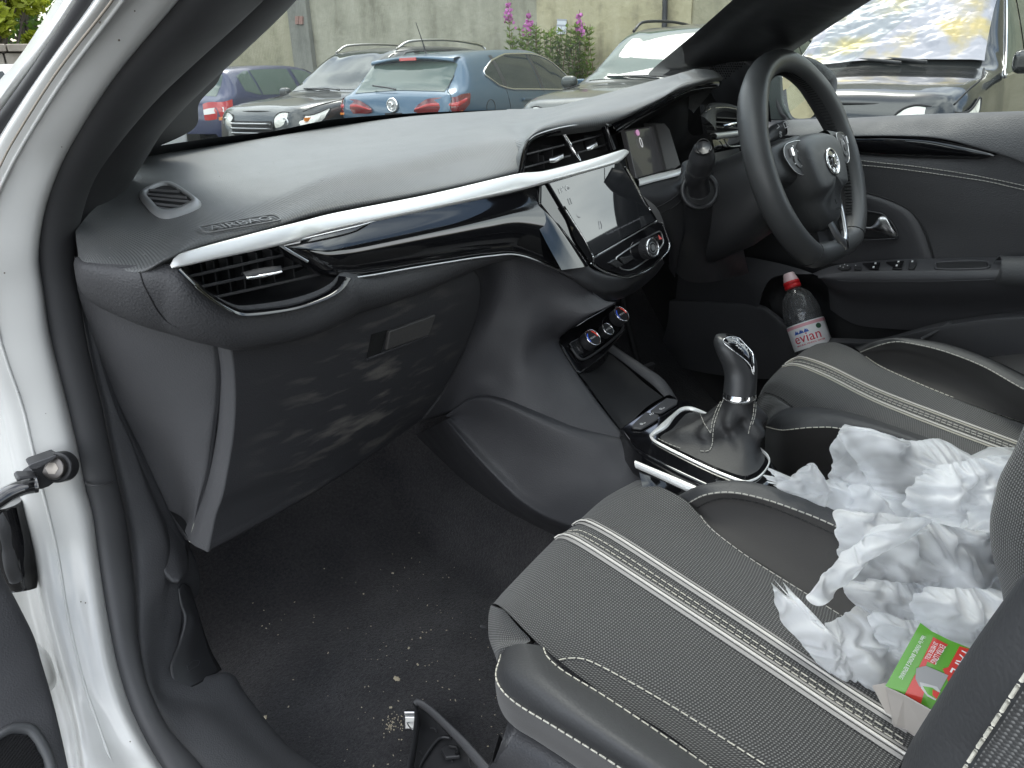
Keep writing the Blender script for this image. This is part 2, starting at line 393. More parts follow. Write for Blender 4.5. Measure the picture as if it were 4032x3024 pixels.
m_carpet = carpet()
def glassmat(name, tint=(.90, .95, .92), refl=1.0, dirt_haze=0.0):
    m = bpy.data.materials.new(name); m.use_nodes = True; t = m.node_tree; n, l = t.nodes, t.links; n.clear()
    o = n.new('ShaderNodeOutputMaterial'); a = n.new('ShaderNodeBsdfTransparent'); a.inputs['Color'].default_value = tuple(tint)+(1,)
    g = n.new('ShaderNodeBsdfGlossy'); g.inputs['Roughness'].default_value = .0; f = n.new('ShaderNodeFresnel'); f.inputs['IOR'].default_value = 1.5
    x = n.new('ShaderNodeMixShader'); l.new(math_(n, l, 'MULTIPLY', f.outputs[0], refl, True), x.inputs['Fac']); l.new(a.outputs[0], x.inputs[1]); l.new(g.outputs[0], x.inputs[2])
    out = x.outputs[0]
    if dirt_haze:  # pale diffuse haze mixed over the clear surface
        d = n.new('ShaderNodeBsdfDiffuse'); d.inputs['Color'].default_value = (.8, .8, .78, 1)
        co = n.new('ShaderNodeTexCoord'); z = n.new('ShaderNodeTexNoise'); z.inputs['Scale'].default_value = 14; z.inputs['Detail'].default_value = 8; l.new(co.outputs['Object'], z.inputs['Vector'])
        y = n.new('ShaderNodeMixShader'); l.new(math_(n, l, 'MULTIPLY', z.outputs['Fac'], dirt_haze), y.inputs['Fac']); l.new(out, y.inputs[1]); l.new(d.outputs[0], y.inputs[2]); out = y.outputs[0]
    l.new(out, o.inputs['Surface']); return m
m_glass = glassmat('windscreen glass', (.90, .95, .92), .8, .13)  # last value paints a milky veil of reflected light into the pane
m_sideglass = glassmat('side window glass', (.88, .93, .90), .8, .03)
# ================================================================ outside: ground, wall, parked cars, plants
GZ = -.10
def asphalt():
    m = M('worn asphalt', (.075, .074, .072), .9, bump=('noise', 60, .4, .01), var=(1.5, .25)); return m
gr = mesh('ground', [(-300, -300, GZ), (300, -300, GZ), (300, 300, GZ), (-300, 300, GZ)], [(0, 1, 2, 3)], asphalt(), None, False); tag(gr, kind='structure')
NW = np.array((math.sin(R(72)), math.cos(R(72)), 0)); TW = np.array((math.cos(R(72)), -math.sin(R(72)), 0)); OW = 12.6     # wall normal (away), direction to the right, offset
def wallpt(c, x, y, off=0.0):
    d = ray(c, x, y); t = (OW+off-np.dot(NW, CAM))/np.dot(NW, d); return CAM+d*t
def wt_(p): return float(np.dot(p, TW))
def concrete(name, a, b, dirt_haze):
    m = M(name, a, .9, bump=('noise', 9, .5, .03)); n, l, bs = nodes(m)
    co = n.new('ShaderNodeTexCoord'); z = n.new('ShaderNodeTexNoise'); z.inputs['Scale'].default_value = 1.1; z.inputs['Detail'].default_value = 9; z.inputs['Roughness'].default_value = .7; l.new(co.outputs['Object'], z.inputs['Vector'])
    r = n.new('ShaderNodeValToRGB'); e = r.color_ramp.elements; e[0].position = .34; e[0].color = tuple(dirt_haze)+(1,); e[1].position = .62; e[1].color = tuple(b)+(1,); k = r.color_ramp.elements.new(.48); k.color = tuple(a)+(1,)
    mp_ = n.new('ShaderNodeMapping'); mp_.inputs['Scale'].default_value = (2.2, 2.2, .35); l.new(co.outputs['Object'], mp_.inputs['Vector']); z2 = n.new('ShaderNodeTexNoise'); z2.inputs['Scale'].default_value = 1.6; z2.inputs['Detail'].default_value = 6; l.new(mp_.outputs[0], z2.inputs['Vector'])
    l.new(math_(n, l, 'ADD', math_(n, l, 'MULTIPLY', z.outputs['Fac'], .6), math_(n, l, 'MULTIPLY', z2.outputs['Fac'], .4)), r.inputs['Fac']); l.new(r.outputs['Color'], bs.inputs['Base Color']); return m
m_wallg = concrete('grey rendered concrete', (.29, .28, .215), (.38, .365, .29), (.16, .15, .11))
m_wally = concrete('yellow stained concrete', (.40, .36, .23), (.48, .435, .30), (.19, .165, .11))
m_wallo = concrete('ochre stained concrete', (.31, .29, .20), (.39, .36, .265), (.17, .16, .115))
wall = empty('retaining_wall', NW*OW+np.array((0, 0, GZ)), 'tall stained concrete retaining wall behind the parked cars', 'wall')
def slab(nm, t0, t1, off, m, z1=5.5, th=.3, par=None):
    a, b = TW*t0+NW*(OW+off), TW*t1+NW*(OW+off)
    return prism(nm, [a+np.array((0, 0, GZ)), b+np.array((0, 0, GZ)), b+np.array((0, 0, z1)), a+np.array((0, 0, z1))], NW*th, m, par or wall)
tj = wt_(wallpt(2, 1292, 60)); t1 = wt_(wallpt(1, 1822, 150)); t2 = wt_(wallpt(1, 1940, 150)); tp = wt_(wallpt(2, 2083, 60)); tr = wt_(wallpt(3, 150, 40))
slab('wall_panel', wt_(wallpt('F', 330, 100)), t1, 0, m_wallo); slab('wall_panel', t1+.003, tj, .0, m_wallg); slab('wall_panel', tj+.003, tr, -.05, m_wally); slab('wall_panel', tr+.003, 12, .0, m_wallo)
pil = slab('pilaster', t1, t2, -.12, concrete('dark stained concrete', (.20, .20, .175), (.25, .25, .215), (.13, .13, .115)), th=.118)
for i in range(4):
    for j in range(2):
        c = wallpt(1, 1850+j*24, 108+i*12, -.14); mb = MB(); mb.box(c, TW*.05, NW*.02, np.array((0, 0, .022))); mb.build('vent_brick', M('red vent brick', (.30, .17, .14), .8), wall)
q = [wallpt(2, x, y, -.06) for x, y in ((1415, 123), (1472, 125), (1468, 210), (1408, 214))]
no = tag(prism('wall_notice', q, NW*-.01, M('white notice board', (.62, .64, .68), .5), None), 'small white notice fixed to the yellow wall behind the pink flowers', 'notice')
_fn = Fr(.25*sum(q), q[1]-q[0], q[0]-q[3])
for k in range(3):
    mb = MB(); _fn.box(mb, -.10, .10, .10-.09*k, .13-.09*k, .0105, .0115); mb.build('notice_text_line', M('grey print', (.35, .36, .4), .6), no)
pp = [wallpt(2, 2085, -700, -.13), wallpt(2, 2083, 60, -.13), np.array(tuple(wallpt(2, 2080, 200, -.13)[:2])+(GZ,))]
tag(tube('drain_pipe', pp, .045, M('black iron pipe', (.03, .03, .035), .5), None, n=10), 'black vertical drain pipe on the yellow wall', 'pipe')
# ---------------------------------------------------------------- cars
class Car:
    """stations: x, sill z, belt z, top z, sill half-width, belt half-width, top half-width"""
    def __init__(s, name, label, st, pos, deg, paint, group='parked cars', zoff=0.0, k=1.0, zst=1.0):
        s.st = np.array(sorted(st)); s.root = empty(name, (pos[0], pos[1], GZ+zoff), label, 'car', group)
        s.root.rotation_euler = (0, 0, R(90-deg)); s.M = wmat(s.root) @ Matrix.Scale(k, 4); s.paint = paint; s.zst = zst
    def par(s, x):
        i = np.searchsorted(s.st[:, 0], x); i = min(max(i, 1), len(s.st)-1); a, b = s.st[i-1], s.st[i]
        p0 = s.st[max(i-2, 0)]; p3 = s.st[min(i+1, len(s.st)-1)]
        h = b[0]-a[0]; t = (x-a[0])/h if h else 0
        def sl(u, v): return (v-u)/(v[0]-u[0]) if v[0] != u[0] else (v-u)*0
        d = sl(a, b); m1 = .5*(sl(p0, a)+d) if i > 1 else d; m2 = .5*(d+sl(b, p3)) if i < len(s.st)-1 else d
        for m in (m1, m2):
            m[m*d <= 0] = 0; big = np.abs(m) > 2.5*np.abs(d); m[big] = 2.5*d[big]
        return (2*t**3-3*t**2+1)*a+(t**3-2*t**2+t)*h*m1+(-2*t**3+3*t**2)*b+(t**3-t**2)*h*m2
    def sec(s, x, v, off=0.0):
        """point on the right flank; v 0 sill .. 3 belt .. 4 roof edge .. 6 centre of the top"""
        _, zs, zb, zt, ws, wb, wt = s.par(x); cr = .05 if zt-zb > .2 else min(.03, max(0, (zt-zb)*.4))
        pts = np.array([(ws*.93, zs), (ws, zs+.10), (wb+.035, zs+(zb-zs)*.62), (wb, zb), (wt, zt-cr), (wt*.55, zt-.012), (0, zt)])
        i = min(int(v), 5); t = v-i; a, b = pts[i], pts[i+1]; p0 = pts[max(i-1, 0)]; p3 = pts[min(i+2, 6)] if i < 5 else np.array((-pts[5][0], pts[5][1]))
        m1 = (b-p0)*.5; m2 = (p3-a)*.5; L = np.linalg.norm(b-a)
        for m in (m1, m2):
            k = np.linalg.norm(m)
            if k > L: m *= L/k
        q = (2*t**3-3*t**2+1)*a+(t**3-2*t**2+t)*m1+(-2*t**3+3*t**2)*b+(t**3-t**2)*m2
        if off:
            e = s.sec(x, min(v+.05, 6)); g = s.sec(x, max(v-.05, 0)); d = np.array((e[1]-g[1], e[2]-g[2])); nn = unit(np.array((-d[1], d[0]))); nn = nn if nn[0]*-1+nn[1]*.0 > 0 or True else nn
            y, z = -q[0], q[1]; o = np.array((-1., .0)) if abs(d[1]) > abs(d[0]) else np.array((0., 1.))
            nn2 = unit(np.array((d[1], -d[0]))); nn2 = nn2 if np.dot(nn2, o) > 0 else -nn2
            return np.array((x, y+nn2[0]*off, z+nn2[1]*off))
        return np.array((x, -q[0], q[1]))
    def put(s, o):                                     # local mesh -> car frame
        o.matrix_parent_inverse = Matrix.Identity(4); return o
    def L(s, q):                                       # a taller body stretches about waist height
        z = float(q[2]); z = 1.0+(z-1.0)*s.zst if z > .6 else z*(1.0-.4*s.zst)/.6
        return s.M @ Vector((float(q[0]), float(q[1]), z))
    def mesh(s, nm, v, f, m, smooth=True, parent=None, uv=None):
        w = [tuple(s.L(q)) for q in v]; return mesh(nm, w, f, m, parent or s.root, smooth, uv)
    def grid(s, nm, g, m, parent=None, smooth=True): g = np.asarray(g); return s.mesh(nm, g.reshape(-1, 3), gridfaces(*g.shape[:2]), m, smooth, parent, griduv(g))
    def tube(s, nm, path, r, m, parent=None, n=8, ns=None, closed=False):
        p = spl(path, ns, closed) if ns else np.asarray(path); v, f = tubegeo(p, r, n, closed); return s.mesh(nm, v, f, m, True, parent)
    def box(s, nm, c, h, m, parent=None, bev=0):
        mb = MB(); mb.box(c, (h[0], 0, 0), (0, h[1], 0), (0, 0, h[2])); o = fixn(s.mesh(nm, mb.v, mb.f, m, False, parent)); return bevel(o, bev) if bev else o
    def prism(s, nm, pts, off, m, parent=None, bev=0):
        return prism(nm, [np.array(s.L(q)) for q in pts], np.array(s.M.to_3x3() @ Vector(tuple(map(float, off)))), m, parent or s.root, bev)
    def shell(s, nx=90):
        xs = np.linspace(s.st[0][0], s.st[-1][0], nx); vs_ = np.concatenate((np.linspace(0, 3, 13), np.linspace(3, 4, 7)[1:], np.linspace(4, 6, 7)[1:]))
        g = []
        for x in xs:
            h = [s.sec(x, v) for v in vs_]; g.append(h+[np.array((p[0], -p[1], p[2])) for p in h[-2::-1]])
        g = np.array(g); o = s.grid('body', g, s.paint); k = g.shape[1]
        bm = bmesh.new(); bm.from_mesh(o.data); bm.verts.ensure_lookup_table()
        for r in (range(k), range((nx-1)*k, nx*k)):
            try: bm.faces.new([bm.verts[i] for i in r])
            except ValueError: pass
        bmesh.ops.recalc_face_normals(bm, faces=bm.faces); bm.to_mesh(o.data); bm.free(); o.data.polygons.foreach_set('use_smooth', [True]*len(o.data.polygons)); s.body = o; return o
    def side_glass(s, x0, x1, bot, top, m, nm='side_window', n=24, off=.004, sides=(-1, 1)):
        """bot/top: functions of u in 0..1 giving v between 3 (belt) and 4 (roof edge)"""
        for sd_ in sides:
            g = []
            for u in np.linspace(0, 1, n):
                b, t = bot(u), top(u); col_ = []
                for k in np.linspace(0, 1, 8):
                    p = s.sec(x0+(x1-x0)*u, b+(t-b)*k, off); col_.append((p[0], p[1]*(-1 if sd_ > 0 else 1), p[2]))
                g.append(col_)
            s.grid(nm, g, m)
    def outline(s, x0, x1, bot, top, r, m, nm='window_trim', sides=(-1, 1), off=.006):
        for sd_ in sides:
            p = [s.sec(x0+(x1-x0)*u, bot(u), off) for u in np.linspace(0, 1, 24)]+[s.sec(x0+(x1-x0)*u, top(u), off) for u in np.linspace(1, 0, 24)]
            s.tube(nm, [(q[0], q[1]*(-1 if sd_ > 0 else 1), q[2]) for q in p], r, m, closed=True, n=6)
    def top_glass(s, x0, x1, v0, m, nm, off=.006, n=16, disp=None, k=1):
        g = []
        for x in np.linspace(x0, x1, n*k):
            row = []
            for v in np.linspace(v0, 6, 9*k): row.append(s.sec(x, v, off))
            row += [np.array((q[0], -q[1], q[2])) for q in row[-2::-1]]; g.append(row)
        g = np.array(g)
        if disp is not None: g = disp(g)
        return s.grid(nm, g, m)
    def wheels(s, xf, xr, w, r=.32):
        for x in (xf, xr):
            for sd_ in (-1, 1):
                t = [(x+r*.82*math.cos(a), sd_*(w-.10), r+r*.82*math.sin(a)) for a in np.linspace(0, 2*math.pi, 32, False)]
                v, f = tubegeo(np.array(t), r*.19, 10, True, flat=1.0, up=(0, 1, 0)); wh = s.mesh('wheel', v, f, m_tyre)
                fr_ = Fr((x, sd_*(w-.06), r), (1, 0, 0) if sd_ < 0 else (-1, 0, 0), (0, 0, 1)); mb = MB(); mb.add(*disc(fr_, 0, 0, r*.68, -.05, 0, 24)); s.mesh('rim', mb.v, mb.f, m_satin, False, wh)
m_tyre = M('tyre rubber', (.02, .02, .02), .8)
def paint(name, c, metal=.35, rough=.35): return M(name, c, rough, metal=metal, coat=.7, coat_r=.03)
m_carglass = M('tinted car glass', (.022, .03, .028), .02, spec=.5)
m_carglass_g = M('pale green car glass', (.07, .10, .085), .03, spec=.6)
m_lampred = M('red lamp lens', (.40, .012, .012), .12, coat=1.0, emit=(.8, .02, .02, .06)); m_lampdark = M('dark red lamp lens', (.14, .006, .008), .12, coat=1.0)
m_lampclear = M('clear lamp lens', (.75, .72, .70), .12, coat=1.0); m_lampamber = M('amber lamp lens', (.7, .22, .03), .15, coat=1.0)
con_ = lambda c: (lambda u: c)
def ramp(*pts): xs, ys = zip(*pts); return lambda u: float(np.interp(u, xs, ys))
# --- blue hatchback seen from behind
ast = Car('hatchback', 'metallic blue hatchback seen from behind with round silver badge and roof spoiler', [
 (-2.20, .45, .90, .965, .70, .76, .60), (-2.17, .32, .94, 1.0, .80, .82, .66), (-2.10, .28, .97, 1.035, .85, .86, .70), (-1.98, .26, .99, 1.12, .87, .885, .70), (-1.82, .25, 1.0, 1.29, .88, .895, .69), (-1.66, .25, 1.0, 1.425, .88, .90, .66), (-1.3, .24, 1.0, 1.47, .88, .905, .64), (-.6, .22, .985, 1.505, .88, .905, .63), (0, .22, .965, 1.51, .88, .905, .625), (.45, .22, .95, 1.47, .88, .905, .62), (.85, .22, .94, 1.34, .88, .90, .66), (1.15, .22, .93, 1.15, .88, .90, .70), (1.38, .23, .92, 1.01, .87, .89, .74), (1.75, .24, .86, .94, .87, .87, .70), (2.05, .26, .74, .83, .83, .82, .62), (2.22, .35, .55, .66, .66, .66, .5)], (6.457, 9.36), 70.4, paint('metallic blue paint', (.052, .105, .16)))
ast.shell()
wb_ = ramp((0, 3.42), (.09, 3.14), (.2, 3.03), (.6, 3.02), (.9, 3.02), (1, 3.06)); wt2 = ramp((0, 3.50), (.12, 3.74), (.3, 3.92), (.6, 3.93), (.8, 3.90), (.93, 3.6), (1, 3.12))
ast.outline(-1.36, 1.12, wb_, wt2, .013, m_chrome, sides=(-1, 1))
for x0, x1 in ((-1.32, -1.02), (-.97, -.07), (.03, 1.06)):
    u0, u1 = (x0+1.36)/2.48, (x1+1.36)/2.48; ast.side_glass(x0, x1, lambda u, a=u0, b=u1: wb_(a+(b-a)*u)+.02, lambda u, a=u0, b=u1: wt2(a+(b-a)*u)-.02, m_carglass)
for x in (-.995, -.02): ast.side_glass(x-.035, x+.045, lambda u: 3.04, lambda u: 3.92, m_smooth, 'window_post', 4, .005)
ast.top_glass(-2.085, -1.74, 4.02, m_carglass_g, 'rear_window'); ast.top_glass(.52, 1.33, 4.12, m_carglass, 'windscreen')
# spoiler with brake light
sp_ = [[(-1.60, y, 1.432-.02*(abs(y)/.6)**2), (-1.76, y, 1.432-.03*(abs(y)/.6)**2), (-1.84+.05*(abs(y)/.6)**2, y, 1.418-.05*(abs(y)/.6)**2), (-1.83+.05*(abs(y)/.6)**2, y, 1.402-.05*(abs(y)/.6)**2), (-1.70, y, 1.385-.03*(abs(y)/.6)**2)] for y in np.linspace(-.64, .64, 21)]
fixn(ast.grid('spoiler', sp_, ast.paint)); ast.box('brake_light', (-1.838, 0, 1.40), (.008, .13, .018), m_lampred, bev=.004)
ast.tube('aerial', [(-1.45, 0, 1.47), (-1.52, 0, 1.62), (-1.62, 0, 1.82)], [.012, .006, .004], m_smooth, ns=8)
fr_b = Fr((-2.215, 0, .885), (0, -1, 0), (0, 0, 1))
mb = MB(); mb.add(*ringgeo(fr_b, 0, 0, .075, .013, 0, 32)); bd = ast.mesh('badge_ring', mb.v, mb.f, m_chrome); mb = MB(); mb.add(*disc(fr_b, 0, 0, .07, -.02, .004, 28)); ast.mesh('badge_plate', mb.v, mb.f, m_satin, False)
mb = MB(); mb.tube([fr_b.p(-.04, .03, .008), fr_b.p(0, .03, .012), fr_b.p(.02, 0, .012), fr_b.p(-.02, -.02, .012), fr_b.p(0, -.05, .008)], .012, 6); ast.mesh('badge_emblem', mb.v, mb.f, m_chrome)
ast.box('tailgate_grip', (-2.205, 0, .765), (.012, .13, .03), m_deep, bev=.008); ast.box('model_lettering', (-2.205, .45, .735), (.004, .06, .012), m_chrome)
ast.tube('tailgate_gap', [ast.sec(-1.86, 4.0, .002), ast.sec(-2.05, 3.9, .002), ast.sec(-2.12, 3.4, .002), ast.sec(-2.16, 2.9, .002), ast.sec(-2.19, 2.2, .002)], .004, m_deep, ns=20)
ast.tube('rear_wiper', [(-2.12, .0, 1.06), (-2.10, .16, 1.085), (-2.05, .42, 1.11)], .010, m_smooth, ns=8)
for sd_ in (-1, 1):
    S = lambda x, v, o: (lambda q: (q[0], q[1]*(1 if sd_ < 0 else -1), q[2]))(ast.sec(x, v, o))
    a = [(-2.213, sd_*.33, .845), (-2.215, sd_*.42, .90), (-2.205, sd_*.56, .955), S(-2.13, 2.95, .02), S(-2.02, 2.98, .012), S(-1.84, 2.98, .008)]; b = [(-2.215, sd_*.32, .81), (-2.217, sd_*.40, .79), (-2.21, sd_*.58, .79), S(-2.15, 2.25, .02), S(-2.05, 2.28, .012), S(-1.90, 2.55, .008)]
    A, B = np.array(a), np.array(b)
    fixn(ast.grid('tail_light', loftgrid([A, A*.5+B*.5+np.array((-.012, sd_*.012, 0)), B], 24, 4), m_lampdark))
    C1, C2 = A*.78+B*.22, A*.3+B*.7
    for i0, i1, mm in ((0, 2.2, m_lampred), (2.6, 4.7, m_lampred)):
        f1, f2 = spl(C1, 51), spl(C2, 51); k0, k1 = int(i0*10), int(i1*10); fixn(ast.grid('tail_light_lens', loftgrid([f1[k0:k1], (f1*.5+f2*.5)[k0:k1]+np.array((-.014, sd_*.016, .004)), f2[k0:k1]], 14, 3), mm))
    fixn(ast.grid('tail_light_amber', loftgrid([(spl(A, 51)*.14+spl(B, 51)*.86)[24:40]+np.array((-.012, sd_*.02, 0)), spl(B, 51)[24:40]+np.array((-.01, sd_*.018, 0))], 10, 2), m_lampamber))
    ast.box('door_handle', S(-.55, 2.6, .02), (.11, .015, .018), ast.paint, bev=.01); ast.box('door_handle', S(.62, 2.6, .02), (.11, .015, .018), ast.paint, bev=.01)
    ast.tube('door_gap', [S(-1.0, 3.0, .001), S(-.98, 2.4, .001), S(-.9, 1.5, .001), S(-.85, .6, .001)], .004, m_deep, ns=16); ast.tube('door_gap', [S(.0, 3.0, .001), S(.02, 2.0, .001), S(.05, .6, .001)], .004, m_deep, ns=12)
    ast.box('door_mirror', (.95, sd_*1.0, 1.02), (.06, .10, .07), ast.paint, bev=.03)
fq = ast.sec(-1.45, 2.35, .003); ast.tube('fuel_flap', [(fq[0]+.10*math.cos(t), fq[1], fq[2]+.09*math.sin(t)) for t in np.linspace(0, 2*math.pi, 24, False)], .004, m_deep, closed=True)
ast.box('number_plate', (-2.20, 0, .60), (.004, .26, .055), M('yellow number plate', (.7, .55, .08), .5)); ast.wheels(1.35, -1.33, .90)
# --- navy hatchback further left
fab = Car('hatchback', 'navy blue hatchback at the left with red and white tail lamp', [
 (-1.99, .45, .84, .90, .68, .72, .56), (-1.96, .32, .90, .96, .77, .79, .62), (-1.88, .28, .95, 1.02, .82, .83, .65), (-1.72, .26, .98, 1.20, .84, .855, .64), (-1.58, .25, .985, 1.40, .84, .86, .60), (-1.2, .24, .98, 1.45, .84, .865, .58), (-.4, .22, .965, 1.475, .84, .865, .575), (.3, .22, .95, 1.44, .84, .865, .57), (.7, .22, .94, 1.30, .84, .86, .62), (1.15, .23, .92, 1.02, .84, .86, .70), (1.6, .25, .82, .90, .82, .82, .66), (1.9, .3, .65, .75, .74, .74, .56), (2.0, .4, .5, .58, .6, .6, .45)], (5.28, 14.37), 66.1, paint('navy blue paint', (.016, .024, .075), .2))
fab.shell()
fb1, ft1 = ramp((0, 3.2), (.12, 3.04), (1, 3.03)), ramp((0, 3.75), (.1, 3.92), (.75, 3.93), (1, 3.15))
for x0, x1 in ((-1.40, -1.08), (-1.04, -.12), (-.02, .95)):
    u0, u1 = (x0+1.4)/2.4, (x1+1.4)/2.4; fab.side_glass(x0, x1, lambda u, a=u0, b=u1: fb1(a+(b-a)*u)+.02, lambda u, a=u0, b=u1: ft1(a+(b-a)*u)-.02, m_carglass_g)
fab.top_glass(-1.87, -1.62, 4.05, m_carglass_g, 'rear_window'); fab.top_glass(.42, 1.1, 4.1, m_carglass, 'windscreen')
for sd_ in (-1, 1):
    S = lambda x, v, o: (lambda q: (q[0], q[1]*(1 if sd_ < 0 else -1), q[2]))(fab.sec(x, v, o))
    A, B = np.array([(-2.0, sd_*.46, .90), (-1.995, sd_*.60, .93), S(-1.93, 2.95, .015), S(-1.76, 2.9, .01)]), np.array([(-2.01, sd_*.46, .66), (-2.005, sd_*.60, .66), S(-1.95, 2.1, .015), S(-1.80, 2.3, .01)])
    fixn(fab.grid('tail_light', loftgrid([A, .5*(A+B)+np.array((-.01, sd_*.01, 0)), B], 16, 3), m_lampred)); f1, f2 = A*.66+B*.34, A*.34+B*.66
    fixn(fab.grid('tail_light_lens', loftgrid([f1[:3]+np.array((-.014, sd_*.012, 0)), f2[:3]+np.array((-.014, sd_*.012, 0))], 12, 2), m_lampclear))
    fab.box('door_handle', S(-.65, 2.6, .02), (.10, .015, .018), fab.paint, bev=.01); fab.box('door_mirror', (.75, sd_*.96, 1.0), (.06, .09, .07), fab.paint, bev=.03)
fab.box('model_lettering', (-1.99, -.30, .93), (.004, .09, .014), m_chrome); fab.wheels(1.2, -1.25, .85, .30)
# --- SUVs facing the camera
def suv(name, label, pos, deg, pt, glass, rails, zoff=0.0, foil=None, k=1.0, zst=1.0):
    c = Car(name, label, [(-2.2, .5, .98, 1.05, .74, .80, .62), (-2.1, .34, 1.05, 1.2, .86, .88, .70), (-1.9, .28, 1.08, 1.48, .90, .91, .68), (-1.5, .26, 1.08, 1.60, .91, .92, .66), (-.6, .25, 1.06, 1.655, .91, .92, .655), (.0, .25, 1.05, 1.645, .91, .92, .65), (.35, .25, 1.04, 1.57, .91, .92, .66), (.7, .25, 1.03, 1.36, .91, .92, .70), (1.02, .26, 1.02, 1.13, .91, .92, .76), (1.2, .26, 1.0, 1.085, .90, .905, .80), (1.6, .27, .95, 1.055, .90, .89, .78), (1.95, .28, .88, 1.01, .87, .86, .74), (2.12, .30, .80, .95, .82, .80, .68), (2.2, .36, .62, .84, .74, .70, .60), (2.24, .45, .5, .66, .62, .60, .5)], pos, deg, pt, zoff=zoff, k=k, zst=zst)
    c.shell(); b1, t1_ = ramp((0, 3.25), (.1, 3.05), (1, 3.04)), ramp((0, 3.7), (.12, 3.92), (.7, 3.93), (1, 3.12))
    for x0, x1 in ((-1.7, -1.1), (-1.04, -.1), (0, .95)):
        u0, u1 = (x0+1.7)/2.7, (x1+1.7)/2.7; c.side_glass(x0, x1, lambda u, a=u0, b=u1: b1(a+(b-a)*u)+.02, lambda u, a=u0, b=u1: t1_(a+(b-a)*u)-.02, m_carglass_g)
    c.outline(-1.72, .98, b1, t1_, .010, m_chrome if foil else m_smooth)
    c.top_glass(.30, 1.0, 4.12, glass, 'windscreen'); c.top_glass(-2.08, -1.86, 4.1, m_carglass, 'rear_window')
    for sd_ in (-1, 1):
        if rails: c.tube('roof_rail', [(.25, sd_*.60, 1.60), (.0, sd_*.62, 1.70), (-.8, sd_*.63, 1.72), (-1.5, sd_*.62, 1.66), (-1.6, sd_*.62, 1.61)], .016, rails, ns=24)
        S = lambda x, v, o: (lambda q: (q[0], q[1]*(1 if sd_ < 0 else -1), q[2]))(c.sec(x, v, o))
        A, B = np.array([(2.19, sd_*.42, .86), (2.16, sd_*.56, .92), S(2.02, 3.05, .012), S(1.72, 3.05, .012)]), np.array([(2.215, sd_*.44, .74), (2.195, sd_*.58, .72), S(2.08, 2.35, .015), S(1.85, 2.6, .012)])
        hl = fixn(c.grid('headlight', loftgrid([A, .5*(A+B)+np.array((.02, sd_*.012, 0)), B], 18, 4), m_headlens))
        fr_ = Fr((2.17, sd_*.60, .80), (0, 1, 0), (0, 0, 1)); mb = MB(); mb.add(*ringgeo(fr_, 0, 0, .05, .012, .012, 20, 6)); c.mesh('lamp_bowl', mb.v, mb.f, m_satin, True, hl)
        mb = MB(); q = A[2]*.75+B[2]*.25; mb.box(q+np.array((.01, sd_*.006, 0)), (.06, 0, 0), (0, .01, 0), (0, 0, .02)); c.mesh('side_lamp', mb.v, mb.f, m_lampamber, False, hl)
        c.tube('headlight_gap', np.vstack((A, B[::-1])), .007, m_deep, ns=50, closed=True)
        c.tube('bonnet_gap', [S(1.08, 4.0, .002), S(1.4, 3.75, .002), S(1.8, 3.6, .002), S(2.05, 3.5, .002)], .006, m_deep, ns=20)
        c.box('door_mirror', (.88, sd_*1.03, 1.11), (.06, .095, .065), pt, bev=.055); c.box('door_handle', S(-.6, 2.6, .02), (.11, .015, .02), pt, bev=.01)
    gb = c.grid('grille', [[(2.255-.04*(y/.6)**2, y, z) for y in np.linspace(-.42, .42, 13)] for z in (.82, .72, .60)], m_deep)
    for k in range(4): c.tube('grille_bar', [(2.275-.04*(y/.6)**2, y, .79-.055*k) for y in np.linspace(-.40, .40, 11)], .010, m_satin, parent=gb)
    c.box('number_plate', (2.27, 0, .52), (.006, .26, .055), M('white number plate', (.8, .8, .8), .5))
    for sd_ in (-1, 1): c.tube('wiper', [(1.08, sd_*.10+.25, 1.125), (1.02, sd_*.10-.05, 1.15), (.97, sd_*.1-.40, 1.155)], .009, m_smooth, ns=8)
    c.tube('bonnet_edge_gap', [(2.15-.10*(y/.7)**2, y, .93-.03*(y/.7)**2) for y in np.linspace(-.6, .6, 15)], .006, m_deep); c.wheels(1.4, -1.35, .93, .34)
    return c
def headmat():
    m = M('clear headlamp lens', (.78, .77, .70), .10, coat=1.0, bump=('voro', 26, .5, .02)); return m
m_headlens = headmat()
suv('estate_suv', 'black sport utility car facing left with silver roof rails, between the blue and navy cars', (5.66, 11.0), 257, paint('black paint', (.022, .026, .026), .2), m_carglass, m_satin, -.16, None, 1.08)
suv('estate_suv', 'dark grey sport utility car facing the camera with black roof rail, by the pink flowers', (6.465, 5.74), 256.8, paint('charcoal paint', (.045, .052, .048), .4), m_carglass_g, m_smooth, -.02)
foilcar = suv('estate_suv', 'black sport utility car with crinkled silver foil over its windscreen, seen through the side window', (7.2, 3.68), 258.6, paint('gloss black paint', (.016, .018, .018), .1, .2), m_carglass, None, 0.0, True, 1.0, 1.4)
def crumple(g):
    g = g.copy(); nu, nv = g.shape[:2]
    for i in range(nu):
        for j in range(nv):
            p = g[i, j]; e = min(1, 6*min(i, nu-1-i)/nu+.15)
            d = mnoise.voronoi(Vector((p[0]*3.2, p[1]*1.6, p[2]*3.2)))[0]; a = (d[1]-d[0])*.05
            d2 = mnoise.voronoi(Vector((p[0]*9, p[1]*4, p[2]*9)))[0]; d3 = mnoise.voronoi(Vector((p[0]*21, p[1]*11, p[2]*21)))[0]; a += (d2[1]-d2[0])*.020+(d3[1]-d3[0])*.008+.014*noise3(p, 2.2)
            g[i, j] = p+np.array((.5, 0, .85))*a*e
    return g
